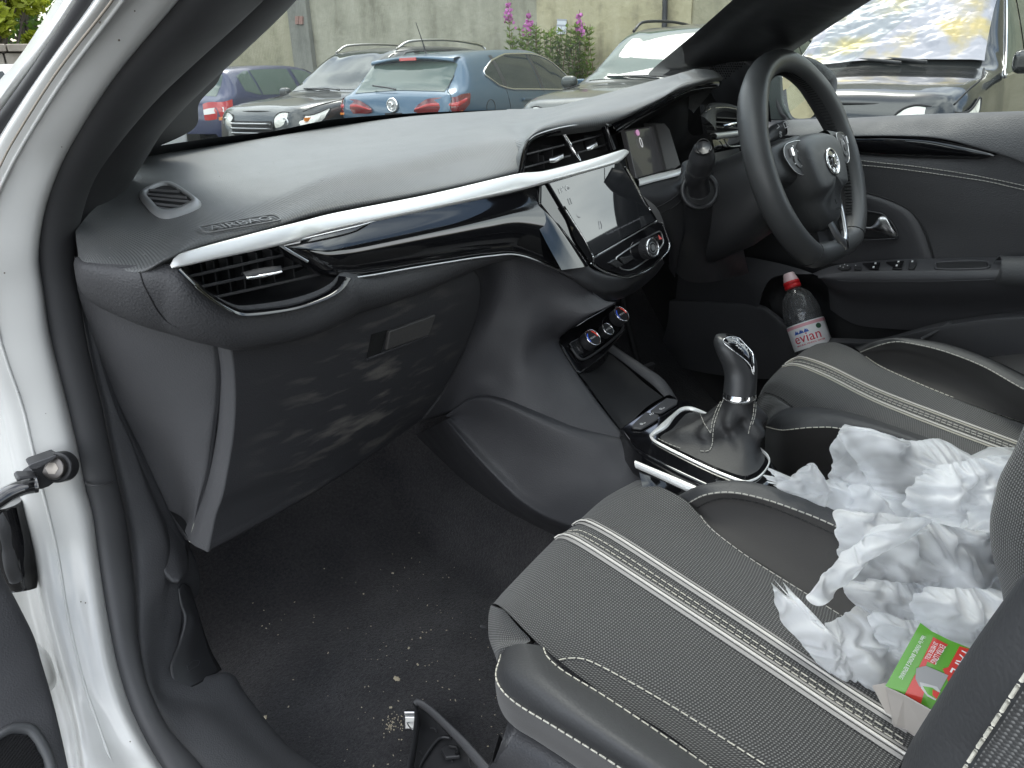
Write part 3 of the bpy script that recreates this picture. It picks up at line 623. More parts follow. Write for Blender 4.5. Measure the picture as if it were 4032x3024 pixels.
def foilmat():
    m = M('crinkled silver foil', (.40, .40, .42), .40, metal=.5); n, l, b = nodes(m)
    co = n.new('ShaderNodeTexCoord'); z = n.new('ShaderNodeTexNoise'); z.inputs['Scale'].default_value = 2.6; z.inputs['Detail'].default_value = 4; l.new(co.outputs['Object'], z.inputs['Vector'])
    r = n.new('ShaderNodeValToRGB'); e = r.color_ramp.elements; e[0].position = .50; e[0].color = (.31, .305, .335, 1); e[1].position = .64; e[1].color = (.38, .31, .15, 1); l.new(z.outputs['Fac'], r.inputs['Fac']); l.new(r.outputs['Color'], b.inputs['Base Color'])
    return m
fo_ = foilcar.top_glass(.20, 1.03, 4.02, foilmat(), 'windscreen_foil', .02, 16, crumple, 8)
fo_.parent = None; fo_.matrix_parent_inverse = Matrix.Identity(4); fo_.name = 'foil_sheet'; tag(fo_, 'crinkled silver foil sheet covering the windscreen of the black car', 'foil')
# white car at the far left edge
wh = Car('hatchback', 'white hatchback at the far left edge beyond the open door', [tuple(r) for r in fab.st], (.35, 10.6), 250, m_white); wh.shell()
for x0, x1 in ((-1.40, -1.08), (-1.04, -.12), (-.02, .95)):
    u0, u1 = (x0+1.4)/2.4, (x1+1.4)/2.4; wh.side_glass(x0, x1, lambda u, a=u0, b=u1: fb1(a+(b-a)*u)+.02, lambda u, a=u0, b=u1: ft1(a+(b-a)*u)-.02, m_carglass)
wh.top_glass(-1.87, -1.62, 4.05, m_carglass, 'rear_window'); wh.top_glass(.42, 1.1, 4.1, m_carglass, 'windscreen'); wh.wheels(1.2, -1.25, .85, .30)
# a second wall behind the camera, seen only in the mirror
rw = prism('boundary_wall', [(.6, -9, GZ), (16, -9, GZ), (16, -9, 2.7), (.6, -9, 2.7)], (0, -.3, 0), m_wally, None); tag(rw, 'yellow boundary wall reflected in the door mirror', 'wall')
# ---------------------------------------------------------------- stone wall and trees at the left
m_stone = concrete('mossy stone', (.25, .22, .18), (.33, .30, .25), (.12, .10, .08))
sw = empty('stone_wall', (-2, 19, GZ), 'low mossy stone wall with coping under the trees at the left', 'wall')
rs = random.Random(3)
for row in range(7):
    x = -3.0
    while x < 4.4:
        w = rs.uniform(.35, .7); mb = MB(); mb.box((x+w/2, 19+rs.uniform(-.02, .02), GZ+.14+row*.27), (w/2-.012, 0, 0), (0, .2, 0), (0, 0, .125)); bevel(fixn(mb.build('stone', m_stone, sw)), .02, 1); x += w
x = -3.0
while x < 4.4: mb = MB(); mb.box((x+.5, 19, GZ+1.97), (.49, 0, 0), (0, .28, 0), (0, 0, .07)); bevel(fixn(mb.build('coping_stone', m_stone, sw)), .02, 1); x += 1.0
def leafmat(name, c):
    m = M(name, c, .6, var=(1.2, .35)); n, l, b = nodes(m); b.inputs['Subsurface Weight'].default_value = 0.0
    tr = n.new('ShaderNodeBsdfTranslucent'); tr.inputs['Color'].default_value = (c[0]*2.2, c[1]*2.2, c[2]*1.2, 1); mxs = n.new('ShaderNodeMixShader'); mxs.inputs['Fac'].default_value = .35
    l.new(b.outputs[0], mxs.inputs[1]); l.new(tr.outputs[0], mxs.inputs[2]); l.new(mxs.outputs[0], n['Material Output'].inputs['Surface']); return m
m_bark = M('grey bark', (.16, .14, .12), .9, bump=('noise', 20, .6, .02))
def tree(label, pos, h, rad, m, n=9000, seed=0, leaf=.10):
    t = empty('broadleaf_tree', pos, label, 'tree', 'trees beyond the stone wall'); r_ = random.Random(seed); mb = MB()
    base = np.array(pos); top = base+np.array((r_.uniform(-.4, .4), 0, h*.62)); mb.tube(spl([base, base*.5+top*.5+np.array((.1, .1, 0)), top], 8), [.14, .10, .06], 8)
    cl = []
    for k in range(26):
        a = r_.uniform(0, 6.283); rr_ = rad*math.sqrt(r_.random()); z = h*r_.uniform(.28, 1.0); f = math.sin(math.pi*min(1, max(.12, (z/h-.15)/.9)))**.5
        c = base+np.array((rr_*f*math.cos(a), rr_*f*math.sin(a), z)); cl.append((c, r_.uniform(.45, .9)*rad*.42))
        s_ = base+(top-base)*min(1, r_.uniform(.35, 1)); mb.tube([s_, .5*(s_+c)+np.array((0, 0, .15)), c], [.05, .03, .012], 5)
    mb.build('trunk', m_bark, t, True); v, f = [], []
    for k in range(n):
        c, q = cl[r_.randrange(len(cl))]; d = np.array((r_.gauss(0, 1), r_.gauss(0, 1), r_.gauss(0, 1))); d = d/np.linalg.norm(d)*q*r_.random()**.45; p = c+d
        a = unit(np.array((r_.gauss(0, 1), r_.gauss(0, 1), r_.gauss(0, .6)))); b = unit(np.cross(a, np.array((r_.gauss(0, 1), r_.gauss(0, 1), r_.gauss(0, 1))))); L = leaf*r_.uniform(.6, 1.2)
        o = len(v); v += [p-a*L, p+b*L*.45, p+a*L, p-b*L*.45]; f.append((o, o+1, o+2, o+3))
    mesh('crown', v, f, m, t, False); return t
m_lf1 = leafmat('dark green leaves', (.075, .15, .035)); m_lf2 = leafmat('yellow green leaves', (.26, .30, .03)); m_lf3 = leafmat('mid green leaves', (.11, .20, .045))
for lb, ps, h, rd, mm, sd_ in (('tall dark green tree at the left edge beyond the stone wall', (.4, 22.5, GZ), 5.6, 2.0, m_lf1, 1), ('mid green tree just left of the white door pillar', (3.0, 23.5, GZ), 6.5, 2.4, m_lf3, 2), ('bright yellow green shrub standing close to the stone wall', (2.1, 20.3, GZ), 3.7, 1.0, m_lf2, 4), ('low lime green shrub drooping over the stone wall coping', (1.2, 20.2, GZ), 2.9, .8, m_lf2, 5), ('dark tree behind the yellow shrub', (1.6, 25.5, GZ), 8.5, 3.2, m_lf1, 6)):
    tree(lb, ps, h, rd, mm, 8000, sd_, .12)
# ---------------------------------------------------------------- willowherb in front of the wall
m_wleaf = leafmat('willowherb leaves', (.13, .19, .05)); m_pink = M('pink petals', (.55, .16, .45), .7); m_stem = M('reddish stem', (.16, .10, .05), .8)
def herb(top, label, flower, seed, group='willowherb in front of the wall'):
    r_ = random.Random(seed); top = np.array(top); base = np.array((top[0]+r_.uniform(-.15, .15), top[1]+r_.uniform(-.15, .15), GZ)); t = empty('willowherb', base, label, 'plant', group)
    p = spl([base, .5*(base+top)+np.array((r_.uniform(-.08, .08), r_.uniform(-.08, .08), 0)), top], 24); tube('stem', p, [.014, .009, .004], m_stem, t, n=5); mb = MB()
    for k in range(150):
        s_ = r_.uniform(.2, .86 if flower else 1.0); q = p[int(s_*23)]; a = r_.uniform(0, 6.283); d = unit(np.array((math.cos(a), math.sin(a), r_.uniform(-.1, .7)))); L = r_.uniform(.14, .26)*(1.15-.5*s_); w = unit(np.cross(d, (0, 0, 1)))*.026
        mb.add([q, q+d*L*.5+w, q+d*L, q+d*L*.5-w], [(0, 1, 2, 3)])
    mb.build('leaves', m_wleaf, t)
    if flower:
        mb = MB()
        for k in range(60):
            s_ = r_.uniform(.86, 1.0); q = p[min(23, int(s_*23))]+np.array((r_.uniform(-.07, .07), r_.uniform(-.07, .07), r_.uniform(-.05, .05)))*(1.25-(s_-.86)*6)
            a = unit(np.array((r_.gauss(0, 1), r_.gauss(0, 1), r_.gauss(0, 1)))); b = unit(np.cross(a, (r_.gauss(0, 1), 1, .3)))
            mb.add([q-a*.035, q+b*.03, q+a*.035, q-b*.03], [(0, 1, 2, 3)])
        mb.build('flowers', m_pink, t)
for i, (x, y, lb) in enumerate(((1105, -10, 'leftmost pink flowering willowherb spike against the grey wall'), (1232, 60, 'middle pink flowering willowherb spike leaning over the blue car'), (1552, 60, 'pink flowering willowherb spike beside the white notice'))): herb(wallpt(2, x, y, -.9-.1*i), lb, True, i)
for i in range(34):
    x = 1130+i*15+random.uniform(-10, 10); y = 130+110*random.random()+(max(0, 1250-x)*.3)
    herb(wallpt(2, x, y, -.5-random.random()*1.0), 'leafy willowherb stem without flowers in the clump behind the blue car', False, 20+i)
# ================================================================ own car: body shell
body = empty('white_hatchback', (0, .4, 0), 'white hatchback seen through its open passenger door, black cabin with dashboard, seats and steering wheel', 'car')
def up_(c, z=1.375):
    """carry a pillar line on up to the roof and back along it"""
    d = c[0]-c[1]; d = d/abs(d[2]); k = max(0, z-c[0][2]); e = c[0]+d*k
    return np.vstack((e+np.array((.02, -.75, .0)), e+np.array((.015, -.25, .012)), e+np.array((0, -.04, 0)), .5*(e+c[0]), c))
# door seal edges, top to bottom (full-picture pixels, distance forward Y)
SEAL_L = CV('Y', [(470, -95, .54), (387, 0, .595), (243, 174, .70), (149, 323, .79), (115, 399, .825), (94, 469, .85), (84, 552, .875), (94, 628, .89), (108, 722, .905),
  (128, 805, .91), (146, 875, .915), (167, 965, .915), (184, 1052, .91), (200, 1110, .905), (212, 1198, .895), (229, 1312, .87), (250, 1423, .84), (274, 1507, .81),
  (295, 1559, .785), (323, 1614, .755), (351, 1659, .725), (400, 1730, .68), (480, 1830, .60)], 'F')
SEAL_R = CV('Y', [(640, -110, .58), (542, 0, .645), (417, 115, .735), (333, 194, .80), (257, 281, .85), (194, 368, .88), (167, 441, .90), (155, 503, .905), (153, 560, .91), (156, 601, .915),
  (174, 698, .925), (194, 792, .93), (215, 875, .935), (229, 948, .935), (250, 1042, .93), (265, 1110, .925), (278, 1198, .915), (288, 1305, .885), (287, 1364, .87), (295, 1416, .855), (309, 1482, .83),
  (333, 1538, .805), (356, 1583, .78), (382, 1611, .76), (424, 1656, .73), (480, 1720, .69), (570, 1815, .61)], 'F')
SEAL_L, SEAL_R = up_(SEAL_L, 1.36), up_(SEAL_R, 1.38)
ribbon('door_seal', SEAL_L, SEAL_R, [.02, .02, .022, .020, .016, .015, .015, .014, .014], m_rubber, body, nu=170, nv=13, over=.22)
# little joint ring round the seal
tube('seal_joint', CV('Y', [(184, 1044, .905), (200, 1049, .896), (222, 1048, .896), (240, 1042, .905), (250, 1036, .925)], 'F'), .0012, m_rubber, body, n=6, ns=14)
# white painted frame round the doorway
WC = SEAL_L
def offp(lst): return up_(CV('Y', lst, 'F'), 1.365)
WB = offp([(440, -95, .535), (372, 0, .585), (229, 174, .69), (135, 323, .78), (100, 399, .812), (78, 469, .838), (68, 552, .86), (76, 628, .878), (88, 722, .892),
  (106, 805, .898), (124, 875, .902), (145, 965, .902), (162, 1052, .897), (178, 1110, .892), (192, 1198, .882), (208, 1312, .857), (228, 1423, .826), (252, 1507, .797), (275, 1559, .772), (305, 1614, .742), (335, 1659, .712), (385, 1730, .665), (465, 1830, .59)])
WM = offp([(350, -95, .55), (290, 0, .60), (160, 174, .705), (70, 323, .79), (30, 399, .825), (0, 470, .85), (-10, 552, .87), (0, 628, .888), (20, 722, .900),
  (45, 805, .905), (70, 875, .908), (92, 965, .908), (115, 1052, .903), (132, 1110, .898), (150, 1198, .888), (168, 1312, .865), (190, 1423, .833), (212, 1507, .805), (235, 1559, .78), (260, 1614, .752), (285, 1659, .722), (330, 1730, .68), (400, 1830, .605)])
WA = offp([(275, -95, .56), (215, 0, .61), (98, 160, .715), (0, 312, .805), (-45, 399, .84), (-70, 470, .865), (-75, 552, .885), (-62, 628, .90), (-45, 722, .915),
  (-18, 805, .918), (8, 875, .922), (28, 965, .922), (45, 1052, .916), (58, 1110, .91), (82, 1198, .90), (100, 1312, .878), (128, 1423, .846), (152, 1507, .818), (166, 1559, .79), (176, 1614, .762), (185, 1659, .732), (205, 1730, .69), (240, 1830, .615)])
WZ = offp([(255, -95, .62), (198, 0, .67), (80, 160, .775), (-20, 312, .865), (-66, 399, .90), (-92, 470, .925), (-98, 552, .945), (-85, 628, .965), (-68, 722, .985),
  (-42, 805, .99), (-18, 875, 1.0), (2, 965, 1.0), (20, 1052, .995), (34, 1110, .985), (58, 1198, .975), (76, 1312, .955), (104, 1423, .925), (130, 1507, .895), (146, 1559, .865), (156, 1614, .835), (162, 1659, .805), (175, 1730, .76), (205, 1830, .68)])
WO = offp([(215, -95, .64), (170, 0, .69), (50, 160, .80), (-60, 312, .89), (-120, 399, .93), (-150, 470, .95), (-160, 552, .97), (-160, 628, .99), (-150, 722, 1.0),
  (-140, 805, 1.01), (-130, 875, 1.02), (-120, 965, 1.02), (-105, 1052, 1.01), (-90, 1110, 1.0), (-60, 1198, .99), (-40, 1312, .97), (0, 1423, .935), (40, 1507, .905), (60, 1559, .875), (75, 1614, .845), (85, 1659, .815), (100, 1730, .77), (130, 1830, .69)])
loft('door_frame', [WC+np.array((0, .02, 0)), WC, WB, WM, WA, WZ, WO], m_white, body, nu=180, nv=6)
# paint seams and small marks on the frame
tube('seam_sealer', .55*spl(WM, 90)+.45*spl(WA, 90)+np.array((.002, -.0035, 0)), .0016, m_white, body, n=6)
mb = MB(); rd_ = random.Random(2)
for i in range(16):
    k = rd_.randrange(45, 112); a_ = spl(WM, 120)[k]*rd_.random(); t_ = rd_.random(); q = spl(WM, 120)[k]*(1-t_)+spl(WB if rd_.random() < .6 else WA, 120)[k]*t_
    f_ = Fr(q-unit(q-CAM)*.004, CR_, CU_); mb.add(*disc(f_, 0, 0, rd_.choice((.0004, .0005, .0008)), 0, .0003, 6))
tag(mb.build('dirt_specks', M('dark grit', (.12, .10, .08), .9), body), kind='stuff')
# thin dirt line along the pillar
PB = CV('Y', [(300, -95, .545), (243, 0, .592), (120, 160, .695), (24, 312, .785), (-10, 380, .815)], 'F')
m_dirtline = M('dried grime', (.38, .33, .27), .9)
tube('dirt_line', PB, .0009, m_dirtline, body, n=5, ns=40)
# outer rubber and outer skin of the pillar
o1 = CV('Y', [(275, -95, .60), (215, 0, .65), (98, 160, .755), (0, 312, .845), (-70, 430, .90)], 'F'); o2 = CV('Y', [(225, -85, .595), (174, 0, .645), (85, 130, .735), (0, 250, .81), (-90, 385, .87)], 'F')
ribbon('pillar_rubber', up_(o1, 1.37), up_(o2, 1.38), .006, m_smooth, body, nu=70, nv=7, over=.2)
o3 = CV('Y', [(203, -80, .63), (153, 0, .68), (72, 118, .765), (0, 222, .83), (-110, 385, .91)], 'F'); o4 = CV('Y', [(170, -80, .80), (120, 0, .85), (45, 118, .94), (-40, 222, 1.01), (-150, 385, 1.1)], 'F')
o2b = CV('Y', [(230, -85, .63), (178, 0, .68), (88, 130, .77), (4, 250, .845), (-85, 385, .91)], 'F')
o2b, o2, o3, o4 = (up_(q, 1.40) for q in (o2b, o2, o3, o4))
loft('pillar_skin', [o2b, o2+np.array((0, .03, 0)), .5*(spl(o2, 9)+spl(o3, 9))+np.array((0, .02, .004)), o3, o4], m_white, body, nu=70, nv=5)
ribbon('pillar_glass_edge', CV('Y', [(230, -85, .622), (178, 0, .672), (88, 130, .762), (4, 250, .837), (-85, 385, .90)], 'F'), CV('Y', [(222, -85, .625), (170, 0, .675), (81, 130, .765), (-3, 250, .84), (-92, 385, .905)], 'F'), .002, m_satin, body, nu=30, nv=5)
# inner pillar trim, passenger side
AP_R = CV('Y', [(690, -110, .68), (590, 0, .74), (451, 146, .86), (347, 264, .95), (306, 333, 1.0), (264, 399, 1.03), (257, 415, 1.035), (235, 470, 1.03)], 'F')
AP_L = CV('Y', [(615, -110, .60), (520, 0, .66), (405, 115, .755), (320, 194, .82), (245, 281, .87), (183, 368, .90), (160, 441, .92), (150, 520, .93)], 'F')
ribbon('pillar_trim', up_(AP_L, 1.37), up_(AP_R, 1.385), [.016, .016, .018, .020, .016], m_rubber, body, nu=100, nv=11, over=.2)
# windscreen with its black printed border
WSb = CV('Y', [(1, 560, 1050, 1.08), (1, 900, 958, 1.14), (1, 1250, 905, 1.185), (1, 1700, 835, 1.22), (2, 0, 775, 1.255), (2, 450, 712, 1.27), (2, 850, 684, 1.28), (2, 1390, 662, 1.29), (2, 2000, 640, 1.28), (3, 300, 610, 1.20), (3, 700, 600, 1.10)])
ws_bot = np.array([(x, y, .995+.02*(1-((x)/.75)**2)) for x, y in ((-.74, 1.00), (-.62, 1.10), (-.45, 1.20), (-.25, 1.265), (0, 1.30), (.25, 1.265), (.45, 1.20), (.62, 1.10), (.74, 1.0))])
ws_top = np.array([(x*.86, y-.82, 1.385+.03*(1-(x/.75)**2)) for x, y in ((-.74, 1.10), (-.62, 1.15), (-.45, 1.19), (-.25, 1.22), (0, 1.23), (.25, 1.22), (.45, 1.19), (.62, 1.15), (.74, 1.10))])
ws_mid = .5*(ws_bot+ws_top)+np.array((0, .02, .03))
WSG = loftgrid([ws_bot, ws_mid, ws_top], 60, 14)
gmesh('windscreen', WSG, m_glass, body)
_t = BVHTree.FromPolygons([tuple(q) for q in WSG.reshape(-1, 3)], gridfaces(*WSG.shape[:2]))
m_frit = M('black ceramic border', (.012, .013, .015), .35)
def onglass(pts, n):
    p = spl(np.array([(CROP[c][0]+x*CROP[c][2], CROP[c][1]+y*CROP[c][2], 0) for c, x, y in pts]), n); out = []
    for x, y, _ in p:
        d = CH_+CR_*((x-2016)/FPX)+CU_*((1512-y)/FPX); h = _t.ray_cast(Vector(CAM), Vector(unit(d)))
        if h[0] is not None: out.append(np.array(h[0])-unit(d)*.003)
    return np.array(out)
fr_out = onglass([(1, 1500, 0), (1, 1300, 200), (1, 1100, 450), (1, 950, 650), (1, 820, 850), (1, 760, 980), (1, 700, 1100)], 40)
fr_in = onglass([(1, 1832, 0), (1, 1570, 250), (1, 1395, 435), (1, 1345, 525), (1, 1240, 640), (1, 1232, 755), (1, 1180, 820), (1, 1000, 905), (1, 860, 950)], 40)
if len(fr_out) > 4 and len(fr_in) > 4: loft('windscreen_border', [fr_out, fr_in], m_frit, body, nu=60, nv=2)
fb_a = onglass([(1, 760, 950), (1, 1000, 905), (1, 1350, 855), (1, 1700, 815), (2, 0, 745), (2, 450, 708), (2, 850, 690), (2, 1390, 672)], 60)
fb_b = onglass([(1, 760, 1020), (1, 1000, 980), (1, 1350, 930), (1, 1700, 890), (2, 0, 815), (2, 450, 770), (2, 850, 745), (2, 1390, 720)], 60)
loft('windscreen_lower_border', [fb_a, fb_b], m_frit, body, nu=60, nv=2)
# roof with headliner, cross-rails and pillars behind, so that the cabin is shaded as it stands
def rooff(z0, m, nm, x1=.60):
    rows = []
    for x in (-x1, -.4, 0, .4, x1):
        zz = z0-.05*(x/.6)**2
        rows.append([(x, .42-.03*(x/.6)**2, zz-.035), (x, .25, zz), (x, -.3, zz+.02), (x, -1.0, zz), (x, -1.5, zz-.06)])
    loft(nm, [np.array(r) for r in rows], m, body, nu=20, nv=5)
rooff(1.40, m_headliner, 'headliner'); rooff(1.435, m_white, 'roof')
for s in (-1, 1):
    tube('roof_rail', np.array([(s*.60, .36, 1.34), (s*.62, .2, 1.375), (s*.62, -.4, 1.39), (s*.62, -1.2, 1.36)]), .035, m_white if s < 0 else m_plas, body, n=10, ns=24)
    tube('centre_pillar', np.array([(s*.70, -.30, .30), (s*.72, -.32, .95), (s*.63, -.42, 1.36)]), .06, m_plas_side, body, n=10, ns=12)
loft('rear_seat_bench', [np.array([(x, -1.0, .30), (x, -.72, .55), (x, -.78, .62), (x, -1.05, .62), (x, -1.22, 1.05), (x, -1.3, 1.05)]) for x in (-.66, 0, .66)], m_soft, body, nu=24, nv=4)
# floor: carpet, tunnel and bulkhead
def floorz(x, y): return .255+.10*max(0, (y-1.08)/.4)**1.3
cg = []
for y in np.linspace(-.9, 1.50, 80):
    row = []
    for x in np.linspace(-.70, .72, 60):
        z = .255+.012*noise3((x, y, 0), 4)+.004*noise3((x, y, 1), 18)
        if y > 1.05: z += .42*((y-1.05)/.45)**1.5
        if abs(x) < .2: z += .18*(1-(abs(x)/.2)**2)**.6
        row.append((x, y, z))
    cg.append(row)
gmesh('carpet', np.array(cg), m_carpet, body)
mb = MB(); rf_ = random.Random(4); _tc0 = BVHTree.FromPolygons([tuple(q) for q in np.array(cg).reshape(-1, 3)], gridfaces(80, 60))
for k in range(16000):
    x, y = rf_.uniform(-.64, -.15), rf_.uniform(.45, 1.25); h = _tc0.ray_cast(Vector((x, y, .9)), Vector((0, 0, -1)))
    if h[0] is None: continue
    q = np.array(h[0]); a = rf_.uniform(0, 6.283); L = rf_.uniform(.003, .006); d = np.array((math.cos(a)*L, math.sin(a)*L, rf_.uniform(.001, .004))); w = np.array((-math.sin(a), math.cos(a), 0))*.0004
    mb.add([q-w, q+w, q+d], [(0, 1, 2)])
tag(mb.build('carpet_fibres', M('carpet fibre', (.030, .029, .031), .95), body), kind='stuff')
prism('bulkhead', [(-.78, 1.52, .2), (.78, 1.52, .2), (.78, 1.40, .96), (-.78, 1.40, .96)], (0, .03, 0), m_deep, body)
# bonnet in front of the glass and the far sill, simple body panels
loft('bonnet', [np.array([(x, 1.36-.2*(x/.8)**2, .985), (x, 1.6, .96), (x, 1.95, .90), (x, 2.2, .80), (x, 2.3, .62)]) for x in (-.82, -.45, 0, .45, .82)], m_white, body, nu=20, nv=4)
loft('wing', [np.array([(-.80-.05*math.sin((z-.3)*4), y, z) for y in (1.06, 1.3, 1.7, 2.1, 2.3)]) for z in (.97, .8, .6, .4, .25)], m_white, body, nu=16, nv=4)
loft('wing', [np.array([(.80+.05*math.sin((z-.3)*4), y, z) for y in (1.06, 1.3, 1.7, 2.1, 2.3)]) for z in (.97, .8, .6, .4, .25)], m_white, body, nu=16, nv=4)
# dark lining of the driver's footwell
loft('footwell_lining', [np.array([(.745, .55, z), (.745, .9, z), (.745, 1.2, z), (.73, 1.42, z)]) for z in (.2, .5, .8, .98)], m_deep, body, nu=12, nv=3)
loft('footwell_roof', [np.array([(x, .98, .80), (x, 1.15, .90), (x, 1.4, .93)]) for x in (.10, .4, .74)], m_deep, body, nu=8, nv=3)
for px, w in ((.30, .03), (.40, .035), (.50, .022)):
    prism('pedal', [(px-w, 1.16, .42), (px+w, 1.16, .42), (px+w, 1.19, .34), (px-w, 1.19, .34)], (0, .012, .004), m_rubber, body, .003); tube('pedal_arm', [(px, 1.185, .38), (px, 1.25, .55), (px, 1.28, .72)], .008, m_deep, body, n=6, ns=8)
# sill trim, kick panel and bonnet release lever, passenger side
ST_L = CV('Y', [(153, 560, .915), (158, 620, .925), (176, 705, .935), (196, 800, .94), (217, 880, .945), (231, 952, .945), (252, 1045, .94), (267, 1112, .935), (280, 1200, .925), (290, 1310, .89), (297, 1420, .86), (311, 1486, .835), (335, 1542, .81), (358, 1587, .785), (384, 1615, .765), (426, 1660, .735), (570, 1815, .615)], 'F')
KT = CV('Y', [(4, 500, 30, .885), (4, 520, 130, .90), (4, 545, 250, .915), (4, 600, 450, .93), (4, 680, 700, .945), (4, 770, 960, .955), (4, 880, 1200, .955), (4, 990, 1450, .955), (4, 1090, 1650, .955), (7, 1150, 228, .955), (7, 1172, 330, .95), (7, 1172, 430, .945), (7, 1120, 530, .92), (7, 1140, 700, .91), (7, 1120, 900, .89), (7, 1120, 1180, .85), (7, 1400, 1060, .87), (7, 1500, 1170, .845), (7, 1640, 1350, .80), (7, 1800, 1530, .75), (7, 1990, 1659, .70), (7, 2250, 1850, .62)])
KT2 = CV('Y', [(4, 480, 30, .88), (4, 500, 130, .89), (4, 530, 300, .905), (4, 570, 450, .92), (4, 640, 700, .93), (4, 720, 960, .935), (4, 820, 1200, .94), (4, 900, 1450, .935), (4, 980, 1650, .93), (7, 1020, 228, .925), (7, 1030, 330, .92), (7, 1010, 480, .905), (7, 990, 600, .895), (7, 985, 750, .885), (7, 975, 950, .865), (7, 1010, 1180, .835), (7, 1180, 1260, .82), (7, 1280, 1350, .79), (7, 1430, 1500, .75), (7, 1600, 1659, .705), (7, 1900, 1850, .63)])
sill = loft('sill_trim', [ST_L+np.array((0, .02, 0)), ST_L, .62*spl(ST_L, 22)+.38*spl(KT2, 22)+np.array((0, -.006, .004)), KT2, .5*(spl(KT2, 22)+spl(KT, 22))+np.array((-.004, -.002, .004)), KT, KT+np.array((.012, .02, -.05))], m_plas_side, body, nu=120, nv=5)
kick = loft('kick_panel', [CV('Y', [(4, 850, 0, .92), (4, 850+60, 260, .935), (4, 850+80, 600, .945), (7, 850-10, 0, .935), (7, 930, 230, .93), (7, 1020, 430, .915), (7, 1075, 498, .905)]) if False else
   CV('Y', [(4, 490, 100, .893), (4, 500, 260, .905), (4, 545, 480, .925), (4, 615, 760, .935), (4, 690, 1000, .938), (4, 790, 1300, .938), (4, 870, 1600, .935), (7, 900, 130, .93), (7, 960, 300, .925), (7, 1020, 430, .91), (7, 1080, 500, .90)]),
   CV('Y', [(4, 520, 90, .893), (4, 540, 260, .905), (4, 590, 480, .922), (4, 670, 760, .935), (4, 760, 1010, .942), (4, 880, 1300, .945), (4, 980, 1600, .943), (7, 1020, 130, .94), (7, 1080, 300, .93), (7, 1120, 430, .915), (7, 1120, 492, .90)]),
   CV('Y', [(4, 530, 85, .90), (4, 555, 260, .918), (4, 605, 460, .935), (4, 690, 720, .948), (4, 780, 970, .957), (4, 890, 1220, .957), (4, 1000, 1460, .957), (7, 1085, 90, .957), (7, 1155, 235, .957), (7, 1176, 400, .935), (7, 1140, 480, .91)])], m_plas_side, body, nu=60, nv=5, thick=.006)
lev = loft('bonnet_release_lever', [CV('Y', [(7, 1112, 545, .915), (7, 1130, 640, .908), (7, 1158, 730, .90), (7, 1120, 870, .885), (7, 1062, 1030, .862), (7, 1095, 1165, .842), (7, 1125, 1188, .838)]),
   CV('Y', [(7, 1145, 510, .922), (7, 1180, 650, .912), (7, 1210, 760, .90), (7, 1200, 900, .885), (7, 1200, 1020, .868), (7, 1240, 1120, .85), (7, 1250, 1128, .849)]),
   CV('Y', [(7, 1185, 535, .93), (7, 1225, 660, .92), (7, 1255, 760, .91), (7, 1295, 880, .90), (7, 1330, 960, .89), (7, 1372, 1030, .88), (7, 1380, 1048, .878)])], m_smooth, body, nu=40, nv=5, thick=.008)
_tl = bvh(lev)
tube('bonnet_symbol', onto(_tl, 7, [(1160, 1025), (1175, 1020), (1200, 995), (1235, 990), (1240, 1005), (1225, 1025), (1190, 1045), (1172, 1055), (1168, 1040)], .0004, 40, True), .0006, m_plas, body, n=5, closed=True)
# ================================================================ dashboard
dash = car_part('dashboard', (0, .95, .8), 'black dashboard with satin silver strip, air vents, touchscreen, glovebox and instrument hood')
R0 = CV('Y', [(1, 745, 1185, 1.00), (1, 820, 1075, 1.06), (1, 900, 968, 1.12), (1, 1250, 918, 1.165), (1, 1700, 848, 1.20), (2, 0, 788, 1.235), (2, 450, 728, 1.25), (2, 850, 698, 1.26), (2, 1100, 684, 1.26)])
RM = CV('Y', [(1, 590, 1295, .93), (1, 720, 1220, .97), (1, 900, 1130, 1.0), (1, 1250, 1080, 1.02), (1, 1700, 1010, 1.05), (2, 0, 930, 1.075), (2, 450, 850, 1.09), (2, 800, 790, 1.1), (2, 1060, 755, 1.1)])
D2 = CV('Y', [(1, 475, 1430, .868), (1, 640, 1400, .87), (1, 900, 1390, .855), (1, 1250, 1330, .845), (1, 1700, 1215, .865), (2, 0, 1075, .895), (2, 500, 975, .925), (2, 860, 880, .95), (2, 1130, 850, .93)])
D2b = CV('Y', [(1, 472, 1475, .858), (1, 620, 1500, .84), (1, 880, 1500, .82), (1, 1200, 1430, .805), (1, 1700, 1310, .83), (2, 0, 1190, .855), (2, 550, 1085, .885), (2, 900, 990, .905), (2, 1170, 940, .89)])
D3 = CV('Y', [(4, 485, 2, .848), (4, 560, 58, .815), (4, 870, 92, .765), (1, 1060, 1590, .748), (1, 1300, 1508, .768), (1, 1700, 1405, .795), (2, 0, 1303, .825), (2, 600, 1190, .85), (2, 1172, 1062, .862)])
D3b = D3+np.array((0, .02, -.012))
top = loft('dash_top', [R0+np.array((0, .06, -.04)), R0, RM, D2, D2b, D3, D3b], m_dash, dash, nu=110, nv=7)
def col(*p): return np.array([P(*q) for q in p])
def addroll(cols):
    rows = [np.array([c[k] for c in cols]) for k in range(len(cols[0]))]
    return rows
